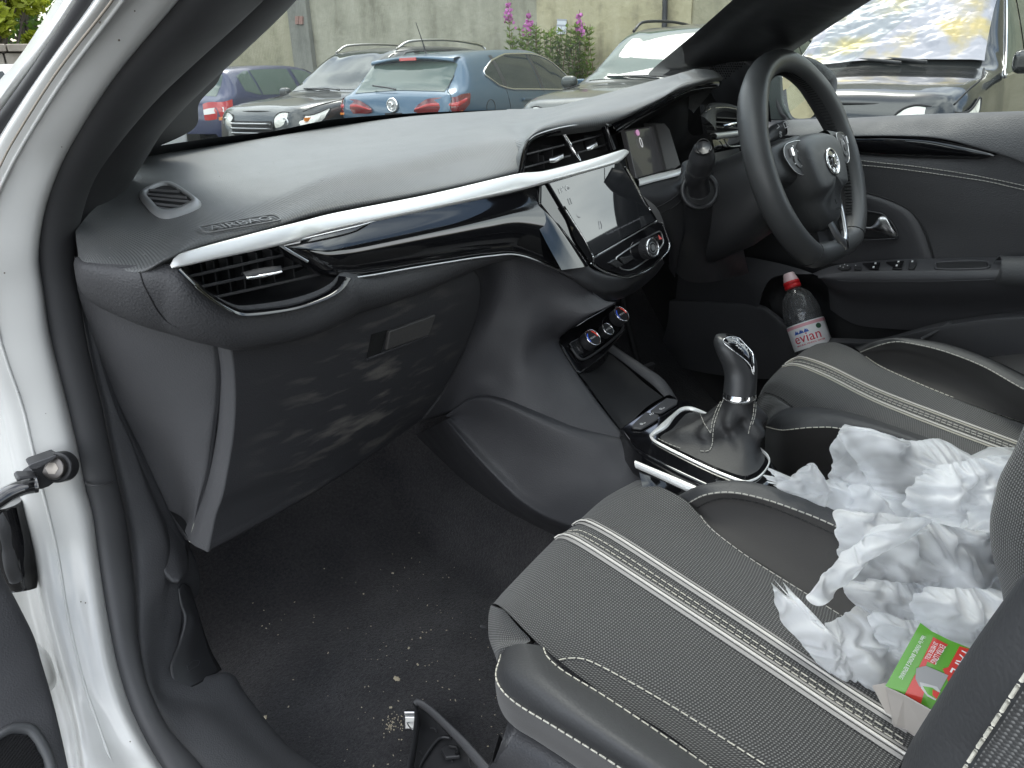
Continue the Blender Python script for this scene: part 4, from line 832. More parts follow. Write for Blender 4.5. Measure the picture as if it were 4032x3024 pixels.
cols = [np.array([R0[-1], RM[-1], D2[-1], D2b[-1], D3[-1]]),
        col((2, 1230, 680, 1.262), (2, 1220, 750, 1.07), (2, 1210, 850, .91), (2, 1197, 935, .864)),
        col((2, 1400, 668, 1.24), (2, 1350, 720, 1.03), (2, 1290, 790, .90), (2, 1248, 850, .868)),
        col((2, 1700, 590, 1.08), (2, 1600, 650, .98), (2, 1470, 730, .90), (2, 1370, 805, .874)),
        col((2, 2000, 510, 1.0), (2, 1950, 560, .95), (2, 1850, 640, .90), (2, 1740, 755, .876)),
        col((2, 2212, 453, .975), (2, 2190, 490, .93), (2, 2120, 550, .895), (2, 2000, 645, .874)),
        col((3, 130, 441, .96), (3, 120, 470, .92), (3, 90, 510, .89), (3, 50, 562, .87)),
        col((3, 240, 443, .945), (3, 235, 465, .915), (3, 220, 490, .89), (3, 195, 520, .87)),
        col((3, 305, 466, .93), (3, 306, 474, .912), (3, 305, 485, .895), (3, 300, 502, .882)),
        col((3, 333, 490, .92), (3, 333, 492, .913), (3, 332, 496, .908), (3, 330, 502, .90))]
cols = [cols[0]]+[np.array([c[0], c[1], c[2], .45*c[2]+.55*c[3]+np.array((0, -.004, .004)), c[3]]) for c in cols[1:]]
rows = addroll(cols)
hood = loft('instrument_hood', [rows[0]+np.array((0, .06, -.06)), rows[0], rows[1], rows[2], rows[3], rows[4], rows[4]+np.array((0, .016, -.012))], m_dash, dash, nu=80, nv=7)
# gloss lip under the hood and the dark shroud below it
lip_t = CV('Y', [(2, 1740, 762, .882), (2, 1900, 700, .88), (2, 2100, 592, .878), (3, 0, 602, .876), (3, 100, 545, .875), (3, 200, 522, .875), (3, 300, 504, .885), (3, 328, 503, .90)])
lip_b = CV('Y', [(2, 1790, 830, .895), (2, 1920, 745, .892), (2, 2110, 640, .89), (3, 0, 640, .888), (3, 110, 580, .885), (3, 210, 552, .885), (3, 300, 545, .895), (3, 318, 530, .91)])
ribbon('hood_lip', lip_t, lip_b, .003, m_gloss, dash, nu=50, nv=6)
sh_b = CV('Y', [(2, 1830, 930, .90), (2, 1930, 900, .93), (2, 2100, 850, .95), (3, 0, 800, .95), (3, 60, 780, .94), (3, 160, 720, .93), (3, 235, 640, .92), (3, 300, 560, .92)])
sh_c = CV('Y', [(2, 1900, 1200, .90), (2, 2000, 1150, .93), (2, 2150, 1100, .94), (3, 20, 1080, .93), (3, 90, 1040, .92), (3, 170, 960, .92), (3, 230, 900, .92), (3, 262, 830, .92)])
loft('instrument_shroud', [lip_b, .5*(spl(lip_b, 8)+spl(sh_b, 8))+np.array((0, .05, 0)), sh_b+np.array((0, .06, 0)), sh_c+np.array((0, .05, 0)), sh_c], m_deep, dash, nu=40, nv=4)
# instrument display
q = [P('c', 1330, 270, .93), P('c', 1610, 228, .955), P('c', 1712, 645, .925), P('c', 1435, 722, .90)]
m_disp = M('dim instrument display', (.05, .05, .053), .18, coat=.5, emit=(.5, .5, .52, .018))
prism('instrument_display', q, (0, .012, 0), m_disp, dash, .002)
fd = Fr(.25*sum(q), q[1]-q[0], q[0]-q[3])
m_disptxt = M('display lettering', (.6, .6, .6), .4, emit=(.8, .8, .82, .25)); m_disppink = M('display pink lamp', (.6, .3, .5), .4, emit=(.7, .35, .6, .3))
u, v = fd.uv('c', 1468, 392); text('display_digit', '0', fd, u, v, .026, m_disptxt, dash, w=.003, sx=.8)
u, v = fd.uv('c', 1440, 293); mbx = MB(); mbx.add(*disc(fd, u, v, .0052, .001, .0025, 16)); mbx.build('warning_lamp', m_disppink, dash)
prism('display_side', [P('c', 1615, 205, .948), P('c', 1700, 200, .94), P('c', 1750, 260, .93), P('c', 1850, 590, .90), P('c', 1780, 640, .905), P('c', 1720, 650, .92)], (0, .03, 0), M('warm grey plastic', (.10, .10, .098), .5), dash, .004)
ribbon('instrument_trim', CV('Y', [('c', 1440, 735, .885), ('c', 1600, 690, .885), ('c', 1820, 640, .88), ('c', 1900, 580, .885)]), CV('Y', [('c', 1460, 790, .87), ('c', 1600, 750, .87), ('c', 1830, 690, .865), ('c', 1910, 650, .87)]), .006, m_silver, dash, nu=30, nv=7)
low = loft('column_surround', [CV('Y', [('c', 1455, 780, .875), ('c', 1640, 740, .872), ('c', 1830, 685, .868), (3, 90, 1010, .87), (3, 250, 960, .88), (3, 440, 920, .90)]),
   CV('Y', [('c', 1490, 870, .86), ('c', 1640, 830, .855), ('c', 1850, 760, .85), (3, 90, 1090, .86), (3, 270, 1080, .87), (3, 460, 1050, .90)]),
   CV('Y', [('c', 1640, 1010, .85), ('c', 1700, 980, .845), ('c', 1860, 900, .84), (3, 90, 1220, .85), (3, 270, 1250, .86), (3, 460, 1250, .90)]),
   CV('Y', [('c', 1720, 1250, .86), ('c', 1780, 1300, .86), ('c', 1880, 1250, .86), (3, 90, 1450, .86), (3, 270, 1500, .87), (3, 460, 1500, .91)]),
   CV('Y', [('c', 1740, 1500, .89), ('c', 1800, 1650, .90), (3, 0, 1650, .90), (3, 120, 1750, .90), (3, 300, 1750, .91), (3, 500, 1700, .94)])], m_smooth, dash, nu=50, nv=6)
_tw = bvh(low)
for pts in ([('c', 1600, 1000), ('c', 1720, 940), ('c', 1830, 860), ('c', 1870, 760), ('c', 1896, 730)], [('c', 1640, 1055), ('c', 1780, 985), ('c', 1860, 910), ('c', 1890, 850)]):
    g = onto(_tw, 'c', [(x, y) for _, x, y in pts], .0004, 30)
    if len(g) > 4: tube('panel_gap', g, .0009, m_deep, dash, n=5)
# satin silver strip
ST_T = CV('Y', [(4, 1058, 70, .748), ('h', 200, 420, .750), ('h', 260, 368, .752), ('h', 600, 268, .762), ('h', 1300, 88, .782), (2, 0, 1335, .812), (2, 600, 1218, .838), (2, 1150, 1085, .85), (2, 1330, 1068, .85), (2, 1600, 1000, .855), (2, 1825, 930, .862), (2, 1846, 945, .864)])
ST_B = CV('Y', [(4, 1066, 88, .748), ('h', 220, 500, .745), ('h', 300, 488, .745), ('h', 600, 420, .752), ('h', 1300, 270, .77), (2, 0, 1440, .797), (2, 700, 1288, .825), (2, 1150, 1192, .838), (2, 1340, 1140, .838), (2, 1600, 1070, .843), (2, 1790, 1012, .85), (2, 1846, 962, .86)])
ribbon('silver_strip', ST_T, ST_B, [.002, .004, .005, .005, .005, .005, .004], m_silver, dash, nu=110, nv=19, over=.10, power=.22)
# gloss decor panel
def _dy(x, o=0.0): q = (x-1096)/1034; return .775+.095*q-.023*q*q-o
CROP['S'] = (0, 0, 1.0)
DP_T = CV('Y', [('S', x, y, _dy(x)) for x, y in ((1096, 967), (1180, 944), (1270, 919), (1360, 897), (1470, 874), (1600, 846.5), (1743, 816.4), (1880, 786), (2010, 756), (2130, 728))])
DP_B = CV('Y', [('S', x, y, _dy(x, .002+.016*min(1, (x-1096)/160)+.012*max(0, (x-2030)/190))) for x, y in ((1099, 970), (1190, 1022), (1280, 1073), (1370, 1086), (1480, 1070), (1610, 1047), (1760, 1023), (1920, 1000), (2050, 998), (2224, 1066))])
DP_R = CV('Y', [(2, 1312, 1150, .847), (2, 1312, 1245, .838), (2, 1450, 1430, .822), (2, 1610, 1655, .803)])
mid = .5*(DP_T+DP_B)+np.array((-.001, -.0095, .0025)); mid[0] = .5*(DP_T[0]+DP_B[0])
dp = gmesh('decor_panel', loftgrid([DP_T, mid, DP_B, DP_B+np.array((0, .018, -.006))], 90, 8, idx=True), m_gloss, dash)
loft('decor_panel_end', [CV('Y', [(2, 1250, 1165, .846), (2, 1250, 1300, .834), (2, 1330, 1480, .818), (2, 1440, 1680, .80)]), DP_R, DP_R+np.array((.006, .02, 0))], m_gloss, dash, nu=24, nv=4)
ribbon('decor_edge', CV('Y', [('h', 1212, 283, .772), ('h', 1360, 375, .768), ('h', 1500, 455, .765)]), CV('Y', [('h', 1235, 275, .775), ('h', 1375, 360, .771), ('h', 1508, 440, .768)]), .002, m_satin, dash, nu=16, nv=5)
tube('decor_chrome_line', CV('Y', [('h', 1230, 283, .772), ('h', 1600, 193, .782), ('h', 2000, 98, .794), (2, 300, 1372, .812), (2, 700, 1284, .829), (2, 1000, 1219, .837), (2, 1310, 1147, .844)]), .0012, m_satin, dash, n=6, ns=40)
tube('decor_lower_line', DP_B[3:]+np.array((0, -.002, -.003)), .0015, m_satin, dash, n=6, ns=50)
# padded band under the strip, wrapping round the passenger vent
PAD_U = CV('Y', [(4, 480, 20, .846), (4, 560, 66, .812), (4, 870, 97, .766), ('h', 175, 520, .750), ('h', 330, 640, .742), ('h', 500, 785, .742), ('h', 750, 925, .745), ('h', 900, 950, .748), ('h', 1300, 895, .755), ('h', 1600, 805, .762), ('h', 1780, 705, .768), ('h', 1880, 602, .772), (5, 260, 134, .790), (5, 450, 98, .80), (5, 750, 50, .815), (5, 1000, 18, .825), (5, 1130, 0, .825)])
PAD_D = CV('Y', [(4, 490, 110, .868), (4, 530, 230, .87), (4, 600, 300, .86), (4, 720, 355, .845), (4, 900, 420, .825), (4, 1060, 465, .812), (4, 1250, 490, .80), (4, 1400, 485, .80), (4, 1600, 452, .805), (4, 1900, 385, .812), (5, 0, 330, .825), (5, 200, 270, .832), (5, 500, 182, .842), (5, 800, 95, .85), (5, 950, 50, .852), (5, 1060, 28, .85), (5, 1180, 15, .84)])
pad = ribbon('padded_band', PAD_U, PAD_D, [.004, .018, .030, .030, .028, .024, .012, .003], m_padleather, dash, nu=110, nv=13, over=.15)
_tp = bvh(pad)
g = onto(_tp, 4, [(868, 100), (890, 180), (930, 260), (980, 350), (1040, 420), (1110, 460)], .0002, 40); tube('side_cap_seam', g, .0008, m_deep, dash, n=5)
# passenger air vent
vb_o = CV('Y', [('h', 195, 508, .749), ('h', 330, 630, .745), ('h', 500, 776, .745), ('h', 750, 916, .748), ('h', 900, 940, .75), ('h', 1300, 886, .758), ('h', 1600, 796, .765), ('h', 1760, 710, .77), ('h', 1870, 590, .775)])
vb_i = CV('Y', [('h', 250, 515, .755), ('h', 370, 620, .755), ('h', 530, 750, .757), ('h', 740, 868, .762), ('h', 880, 893, .765), ('h', 1280, 845, .775), ('h', 1560, 755, .78), ('h', 1700, 670, .785), ('h', 1760, 580, .785)])
vb_o = vb_o+np.array((0, -.014, 0)); vb_i = vb_i+np.array((0, -.006, 0))
vent = ribbon('vent_bezel', vb_o, vb_i, .003, m_gloss, dash, nu=60, nv=7)
bowl = CV('Y', [('h', 300, 510, .80), ('h', 420, 600, .80), ('h', 570, 720, .80), ('h', 760, 810, .80), ('h', 900, 820, .80), ('h', 1250, 760, .81), ('h', 1480, 680, .81), ('h', 1600, 620, .815), ('h', 1660, 550, .815)])
loft('vent_bowl', [vb_i, bowl, bowl+np.array((0, .03, .01))], m_smooth, dash, nu=50, nv=5)
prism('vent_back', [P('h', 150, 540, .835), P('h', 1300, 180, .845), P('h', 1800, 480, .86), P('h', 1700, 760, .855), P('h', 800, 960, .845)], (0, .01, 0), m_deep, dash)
m_slat = M('vent slat plastic', (.045, .045, .047), .45)
def slat(a, b, parent, w=.016, t=.0016, m=None):
    a, b = np.array(a), np.array(b); d = unit(b-a); back = np.array((0, 1, -.25)); back = unit(back-d*np.dot(back, d)); up = np.cross(back, d)
    mb = MB(); mb.box((a+b)/2+back*w/2, (b-a)/2, back*w/2, up*t); return bevel(fixn(mb.build('vent_slat', m or m_slat, parent)), .0007)
for a, b in (((340, 590, .775), (1290, 375, .79)), ((460, 690, .772), (1480, 470, .79)), ((600, 790, .772), (1640, 560, .79))):
    slat(P('h', *a), P('h', *b), dash)
for x0, x1 in ((470, 520), (590, 640), (720, 770), (860, 905), (1005, 1050), (1150, 1190), (1340, 1380)):
    mb = MB(); a = P('h', x0, 470 - (x0-470)*.2, .80); b = P('h', x1, 800-(x0-470)*.2, .80); mb.box((a+b)/2+np.array((0, .012, 0)), (b-a)/2, np.array((0, .012, 0)), np.array((.0007, 0, 0)))
    mb.build('vent_vane', m_slat, dash)
ka, kb = P('h', 830, 585, .765), P('h', 1250, 510, .775)
ribbon('vent_tab', CV('Y', [('h', 860, 560, .772), ('h', 1040, 512, .772), ('h', 1240, 490, .776)]), CV('Y', [('h', 905, 600, .757), ('h', 1070, 580, .757), ('h', 1250, 540, .763)]), .003, m_plas, dash, nu=20, nv=7, over=.2)
ribbon('vent_tab_chrome', CV('Y', [('h', 910, 596, .756), ('h', 1070, 568, .756), ('h', 1245, 528, .762)]), CV('Y', [('h', 912, 618, .757), ('h', 1075, 596, .757), ('h', 1250, 552, .763)]), .002, m_chrome, dash, nu=20, nv=7, over=.2)
# demister outlet on the dash top
m_demist = M('grey slat plastic', (.16, .16, .165), .4)
vo = onto(bvh(top), 1, [(868, 1215), (960, 1160), (1050, 1148), (1110, 1165), (1220, 1240), (1255, 1275), (1225, 1305), (1120, 1345), (1030, 1362), (970, 1345), (920, 1300)], .001, 60, True)
vi = onto(bvh(top), 1, [(912, 1220), (980, 1175), (1040, 1163), (1090, 1180), (1180, 1240), (1200, 1265), (1180, 1285), (1100, 1318), (1035, 1330), (990, 1318), (955, 1280)], .001, 60, True)
dn = np.array((0, .15, -1.)); 
gg = np.array([vo-np.array((0, 0, .003)), vo+np.array((0, 0, .001)), .5*(vo+vi)+np.array((0, 0, .0045)), vi+np.array((0, 0, .004)), vi+np.array((0, 0, .0005))]); gg = np.concatenate((gg, gg[:, :1]), 1)
fixn(gmesh('demister_ring', gg, M('grey satin plastic', (.30, .305, .31), .35), dash))
ce = vi.mean(0)+np.array((0, .002, -.0005)); k = len(vi)
mesh('demister_recess', np.vstack((vi+np.array((0, .0, .0006)), ce+np.array((0, 0, .0012)))), [(i, (i+1) % k, k) for i in range(k)], m_deep, dash)
for a, b in (((930, 1200), (1120, 1210)), ((922, 1225), (1165, 1248)), ((935, 1250), (1190, 1275)), ((960, 1285), (1140, 1305)), ((985, 1310), (1080, 1325))):
    qa = onto(bvh(top), 1, [a, b], .0034)
    if len(qa) == 2: mb = MB(); mb.box((qa[0]+qa[1])/2, (qa[1]-qa[0])/2, np.array((0, .0010, 0)), np.array((0, 0, .0012))); mb.build('demister_slat', m_demist, dash)
mb = MB(); _tq = bvh(top, hood); rq_ = random.Random(9)
for k in range(170):
    h = onto(_tq, 'F', [(rq_.uniform(200, 1500), rq_.uniform(170, 560))], .0003)
    if len(h): mb.add(*disc(Fr(h[0], (1, 0, 0), (0, 1, 0)), 0, 0, rq_.choice((.0003, .0004, .0004, .0006)), 0, .0003, 5))
tag(mb.build('dust_specks', M('pale dust', (.45, .44, .42), .9), dash), kind='stuff')
# raised AIRBAG marking
qa = onto(bvh(top), 1, [(1400, 1420), (1600, 1385), (1500, 1370), (1500, 1440)], .0)
fa = Fr(qa.mean(0), qa[1]-qa[0], qa[2]-qa[3])
m_mark = M('raised dash marking', (.15, .153, .153), .40)
text('airbag_lettering', 'AIRBAG', fa, 0, 0, .0165, m_mark, dash, w=.0022, ext=.0010, sx=1.25)
rr = [(fa.p(x, y, .0025)) for x, y in [(-.038, .009), (.038, .009), (.043, .006), (.043, -.006), (.038, -.0095), (-.038, -.0095), (-.043, -.006), (-.043, .006)]]
tube('airbag_frame', rr, .0011, m_mark, dash, n=6, ns=60, closed=True)
# ------------------------------------------------ glovebox
GL = CV('Y', [(4, 1440, 545, .80), (4, 1460, 700, .806), (4, 1470, 900, .815), (4, 1460, 1100, .825), (4, 1430, 1300, .835), (4, 1390, 1500, .842), (7, 1345, 100, .85), (7, 1300, 315, .855)])
GR = CV('Y', [(5, 850, 85, .853), (5, 910, 130, .857), (5, 933, 220, .862), (5, 915, 360, .875), (5, 860, 520, .89), (5, 770, 720, .91), (5, 680, 880, .925), (5, 560, 1035, .94)])
rows = []
gl, gr = spl(GL, 24), spl(GR, 24)
for i in range(24):
    t = np.linspace(0, 1, 9)[:, None]; rows.append(gl[i]+(gr[i]-gl[i])*t+np.array((0, -.014, 0))*np.sin(np.pi*t))
rows = [rows[0]+np.array((0, .03, .0))]+rows+[rows[-1]+np.array((0, .05, -.004))]
def glovemat():
    m = M('scuffed glovebox plastic', (.032, .032, .035), .58, bump=GRAIN); n, l, b = nodes(m)
    co = n.new('ShaderNodeTexCoord'); mp_ = n.new('ShaderNodeMapping'); mp_.inputs['Rotation'].default_value = (0, R(-50), 0); mp_.inputs['Scale'].default_value = (17, 17, 70)
    l.new(co.outputs['Object'], mp_.inputs['Vector']); z = n.new('ShaderNodeTexNoise'); z.inputs['Scale'].default_value = 1.0; z.inputs['Detail'].default_value = 4; l.new(mp_.outputs[0], z.inputs['Vector'])
    r = n.new('ShaderNodeValToRGB'); e = r.color_ramp.elements; e[0].position = .53; e[0].color = (0, 0, 0, 1); e[1].position = .70; e[1].color = (1, 1, 1, 1); l.new(z.outputs['Fac'], r.inputs['Fac'])
    # dusty hand marks gather round the middle of the lid
    vd = n.new('ShaderNodeVectorMath'); vd.operation = 'DISTANCE'; vd.inputs[1].default_value = (-.42, .85, .70); l.new(co.outputs['Object'], vd.inputs[0])
    f = n.new('ShaderNodeMapRange'); f.inputs['From Min'].default_value = .05; f.inputs['From Max'].default_value = .21; f.inputs['To Min'].default_value = 1; f.inputs['To Max'].default_value = 0; l.new(vd.outputs['Value'], f.inputs['Value'])
    k = math_(n, l, 'MULTIPLY', math_(n, l, 'MULTIPLY', r.outputs['Color'], f.outputs['Result']), .5)
    x = n.new('ShaderNodeMix'); x.data_type = 'RGBA'; x.inputs['A'].default_value = (.032, .032, .035, 1); x.inputs['B'].default_value = (.20, .185, .165, 1)
    l.new(k, x.inputs['Factor']); l.new(x.outputs['Result'], b.inputs['Base Color']); return m
m_glove = glovemat()
glove = gmesh('glovebox_lid', loftgrid(rows, 60, 2), m_glove, dash)
GL2 = CV('Y', [(4, 1355, 545, .812), (4, 1378, 700, .82), (4, 1385, 900, .83), (4, 1375, 1100, .84), (4, 1345, 1300, .85), (4, 1300, 1500, .858), (7, 1250, 100, .866), (7, 1195, 265, .872)])
loft('glovebox_edge', [GL2+np.array((0, .03, 0)), GL2, .35*spl(GL2, 10)+.65*spl(GL, 10)+np.array((0, -.003, 0)), GL, GL+np.array((.01, .004, 0))], m_plas_side, dash, nu=50, nv=4)
loft('glovebox_underside', [np.array([GL2[-1], GL[-1], GR[-1]]), np.array([GL2[-1], GL[-1], GR[-1]])+np.array((0, .22, .03))], m_deep, dash, nu=12, nv=3)
tube('glovebox_light_gap', CV('Y', [(4, 1300, 1480, .872), (4, 1270, 1590, .876), (7, 1225, 130, .88), (7, 1190, 250, .882)]), [.0006, .002, .0035, .003], M('unpainted white plastic', (.62, .62, .52), .6), dash, n=6, ns=16)
# latch
tube('lid_gap', GR+np.array((.002, .006, 0)), .0022, m_deep, dash, n=6, ns=40)
_tg = bvh(glove)
lq = onto(_tg, 5, [(255, 500), (350, 472), (310, 615), (225, 648)], -.012)
lq2 = onto(_tg, 5, [(255, 500), (350, 472), (310, 615), (225, 648)], .0015)
if len(lq2) == 4:
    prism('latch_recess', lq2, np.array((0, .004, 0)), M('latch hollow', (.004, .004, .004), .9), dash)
hq = onto(_tg, 5, [(352, 470), (640, 366), (598, 492), (332, 588)], .006)
if len(hq) == 4: prism('latch_handle', hq, np.array((0, .012, 0)), M('rubbed latch plastic', (.065, .062, .06), .5, bump=GRAIN), dash, .002)
tube('latch_ledge', onto(_tg, 5, [(225, 652), (330, 612), (480, 555), (600, 505)], .001, 12), .0018, m_plas, dash, n=6)
# panel between the door post and the glovebox
SP = [CV('Y', [(4, 470, 150, .885), (4, 500, 290, .90), (4, 560, 460, .915), (4, 640, 700, .935), (4, 740, 960, .948), (4, 860, 1200, .955), (4, 970, 1450, .958), (4, 1060, 1650, .958), (7, 1150, 240, .958)]),
      CV('Y', [(4, 700, 330, .86), (4, 730, 420, .868), (4, 780, 600, .88), (4, 850, 800, .895), (4, 930, 1000, .91), (4, 1010, 1200, .92), (4, 1080, 1400, .925), (4, 1130, 1600, .93), (7, 1160, 240, .935)]),
      CV('Y', [(4, 1050, 450, .83), (4, 1060, 560, .838), (4, 1080, 700, .848), (4, 1110, 860, .858), (4, 1140, 1040, .868), (4, 1160, 1220, .876), (4, 1180, 1400, .883), (4, 1190, 1580, .89), (7, 1172, 245, .90)]),
      CV('Y', [(4, 1310, 480, .81), (4, 1322, 600, .818), (4, 1335, 760, .826), (4, 1330, 920, .838), (4, 1310, 1080, .848), (4, 1290, 1240, .858), (4, 1265, 1400, .866), (4, 1225, 1560, .875), (7, 1185, 250, .886)])]
loft('dash_side_panel', SP+[SP[-1]+np.array((.008, .006, 0)), SP[-1]+np.array((.014, .05, 0))], m_plas_side, dash, nu=60, nv=6)
tube('side_panel_rib', SP[-1]+np.array((.005, .004, 0)), .004, m_plas, dash, n=8, ns=40)
# ------------------------------------------------ middle vents
cv_o = CV('Y', [('c', 335, 668, .866), ('c', 352, 600, .867), ('c', 382, 430, .87), ('c', 415, 365, .872), ('c', 490, 312, .874), ('c', 700, 250, .877), ('c', 930, 212, .88), ('c', 1100, 200, .882), ('c', 1160, 222, .882), ('c', 1190, 300, .878), ('c', 1240, 445, .872)])
cv_i = CV('Y', [('c', 372, 668, .885), ('c', 385, 600, .885), ('c', 408, 450, .888), ('c', 440, 392, .888), ('c', 505, 345, .89), ('c', 700, 288, .893), ('c', 930, 248, .896), ('c', 1075, 238, .896), ('c', 1110, 260, .896), ('c', 1130, 320, .894), ('c', 1172, 460, .888)])
ribbon('middle_vent_bezel', cv_o, cv_i, .004, m_gloss, dash, nu=70, nv=7, over=.15)
loft('middle_vent_bowl', [cv_i, cv_i*.97+cv_i.mean(0)*.03+np.array((0, .05, 0))], m_deep, dash, nu=50, nv=3)
tube('middle_vent_edge', cv_o[3:9]+np.array((0, -.003, .0005)), .0012, m_satin, dash, n=6, ns=40)
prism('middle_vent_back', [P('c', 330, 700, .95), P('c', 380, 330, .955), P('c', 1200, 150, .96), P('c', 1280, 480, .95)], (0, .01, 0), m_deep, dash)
for a, b in (((395, 495, .885), (765, 403, .892)), ((360, 625, .88), (825, 503, .888)), ((820, 387, .892), (1115, 310, .897)), ((880, 480, .886), (1148, 402, .892))):
    slat(P('c', *a), P('c', *b), dash, .014, .0014)
for x0, y0 in ((470, 500), (600, 470), (520, 560), (1000, 380), (1080, 350)):
    mb = MB(); a = P('c', x0, y0-60, .91); b = P('c', x0+8, y0+60, .91); mb.box((a+b)/2, (b-a)/2, np.array((0, .012, 0)), np.array((.0006, 0, 0))); mb.build('vent_vane', m_slat, dash)
ribbon('vent_divider', CV('Y', [('c', 742, 312, .880), ('c', 800, 410, .878), ('c', 850, 490, .872), ('c', 893, 560, .868)]), CV('Y', [('c', 768, 305, .880), ('c', 830, 400, .878), ('c', 880, 480, .872), ('c', 915, 555, .868)]), .004, m_chrome, dash, nu=20, nv=7)
for L_, R_ in (([(622, 545, .878), (680, 518, .878), (752, 498, .880)], [(628, 560, .868), (690, 555, .866), (756, 520, .870)]), ([(972, 432, .885), (1010, 405, .885), (1060, 392, .886)], [(978, 448, .874), (1020, 438, .872), (1074, 405, .876)])):
    ribbon('vent_tab', CV('Y', [('c',)+q for q in L_]), CV('Y', [('c',)+q for q in R_]), .004, m_satin, dash, nu=14, nv=7, over=.2)
# driver's vent on the far side
prism('dash_far_end', [P(3, 20, 600, 1.03), P(3, 150, 470, 1.04), P(3, 340, 470, 1.04), P(3, 560, 600, 1.02), P(3, 620, 800, 1.0), P(3, 600, 1000, 1.0), P(3, 20, 1000, 1.0)], (0, .02, 0), m_deep, dash)
dv = CV('Y', [(3, 200, 720, .905), (3, 232, 690, .91), (3, 262, 645, .915), (3, 350, 645, .93), (3, 430, 665, .94), (3, 480, 690, .95), (3, 560, 760, .96)])
dv2 = CV('Y', [(3, 300, 835, .91), (3, 290, 760, .92), (3, 290, 715, .925), (3, 350, 690, .94), (3, 420, 705, .95), (3, 470, 730, .96), (3, 540, 790, .97)])
ribbon('side_vent_bezel', dv, dv2, .006, m_dash, dash, nu=40, nv=7, over=.2)
tube('side_vent_line', CV('Y', [(3, 235, 690, .905), (3, 265, 676, .912), (3, 350, 668, .925), (3, 420, 680, .935), (3, 470, 710, .945)]), .0016, m_chrome, dash, n=6, ns=24)
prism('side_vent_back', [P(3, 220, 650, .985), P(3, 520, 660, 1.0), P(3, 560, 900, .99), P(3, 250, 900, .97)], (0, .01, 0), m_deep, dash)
for a, b in (((270, 758, .925), (480, 768, .95)), ((290, 790, .92), (480, 800, .945)), ((300, 730, .94), (470, 740, .96))): slat(P(3, *a), P(3, *b), dash, .02, .0014)
ribbon('vent_tab', CV('Y', [(3, 330, 780, .91), (3, 370, 764, .912), (3, 412, 762, .915)]), CV('Y', [(3, 345, 795, .905), (3, 380, 790, .905), (3, 420, 778, .91)]), .004, m_chrome, dash, nu=12, nv=7, over=.2)
ribbon('side_silver_strip', CV('Y', [(3, 262, 832, .895), (3, 340, 822, .91), (3, 420, 812, .925), (3, 500, 805, .94)]), CV('Y', [(3, 300, 858, .89), (3, 350, 856, .905), (3, 430, 846, .92), (3, 510, 838, .935)]), .005, m_silver, dash, nu=20, nv=7, over=.2)
loft('side_gloss_panel', [CV('Y', [(3, 270, 850, .895), (3, 300, 860, .90), (3, 360, 862, .91), (3, 500, 850, .93)]), CV('Y', [(3, 285, 930, .89), (3, 320, 905, .895), (3, 380, 915, .91), (3, 500, 905, .93)]), CV('Y', [(3, 280, 1000, .895), (3, 330, 985, .90), (3, 400, 960, .915), (3, 500, 930, .94)])], m_gloss, dash, nu=20, nv=5)
tube('side_gloss_line', CV('Y', [(3, 345, 862, .90), (3, 370, 905, .90), (3, 410, 912, .908), (3, 500, 900, .925)]), .0014, m_satin, dash, n=6, ns=20)
# ------------------------------------------------ touchscreen unit (part of the dashboard)
TL, TR, BR, BL = P('c', 600, 762, .838), P('c', 1272, 562, .856), P('c', 1602, 1112, .832), P('c', 1010, 1452, .812)
nrm = unit(np.cross(TR-TL, BL-TL)); nrm = nrm if np.dot(nrm, CAM-TL) > 0 else -nrm
fs = Fr(.25*(TL+TR+BR+BL), TR-TL+BR-BL, TL+TR-BL-BR)
def screenmat():
    m = M('touchscreen glass', (.012, .013, .015), .03, spec=.7, coat=1.0, coat_r=.02, emit=(.5, .55, .6, .004)); return m
m_screen = screenmat()
housing = prism('screen_housing', fs.poly([(548, 770), (600, 752), (1272, 552), (1345, 470), (1372, 640), (1665, 1130), (1722, 1300), (1735, 1350), (1700, 1420), (1560, 1560), (1420, 1625), (1300, 1645), (1120, 1592), (1000, 1512), (720, 1180), (545, 955)], 'c', -.002), -fs.z*.022, m_gloss, dash, .003)
screen = prism('touchscreen', fs.poly([(604, 764), (1270, 564), (1600, 1112), (1012, 1448)], 'c', .003), -fs.z*.004, m_screen, dash, .0012)
for nm, pts in (('screen_edge', [(740, 985), (830, 1130), (930, 1290), (1015, 1450)]), ('screen_edge', [(1318, 612), (1400, 760), (1500, 950), (1548, 1010)])):
    tube(nm, spl(fs.poly(pts, 'c', .003), 16), .0016, m_chrome, dash, n=6)
loft('screen_bevel', [fs.poly([(740, 985), (810, 1150), (860, 1290), (1000, 1505)], 'c', .001), fs.poly([(750, 980), (850, 1150), (940, 1300), (1010, 1445)], 'c', .0045)], m_gloss, dash, nu=12, nv=2)
# control strip under the screen
cp = fs.poly([(1012, 1462), (1602, 1124), (1656, 1140), (1716, 1310), (1722, 1360), (1690, 1410), (1550, 1545), (1420, 1608), (1300, 1628), (1130, 1578), (1010, 1505)], 'c', .001)
prism('control_strip', cp, fs.z*.004, m_gloss, dash, .0015)
tube('control_strip_rim', spl(fs.poly([(1004, 1512), (1125, 1590), (1300, 1642), (1420, 1622), (1560, 1556), (1700, 1415), (1732, 1355), (1722, 1300), (1662, 1135)], 'c', .003), 60), .0018, m_chrome, dash, n=6)
tube('control_strip_line', spl(fs.poly([(1018, 1455), (1310, 1288), (1604, 1118)], 'c', .005), 20), .0010, m_satin, dash, n=6)
tube('button_surround', spl(fs.poly([(1225, 1460), (1622, 1215), (1660, 1290), (1660, 1330), (1590, 1420), (1480, 1500), (1370, 1570), (1290, 1572), (1250, 1540)], 'c', .0055), 60, True), .0012, m_satin, dash, n=6, closed=True)
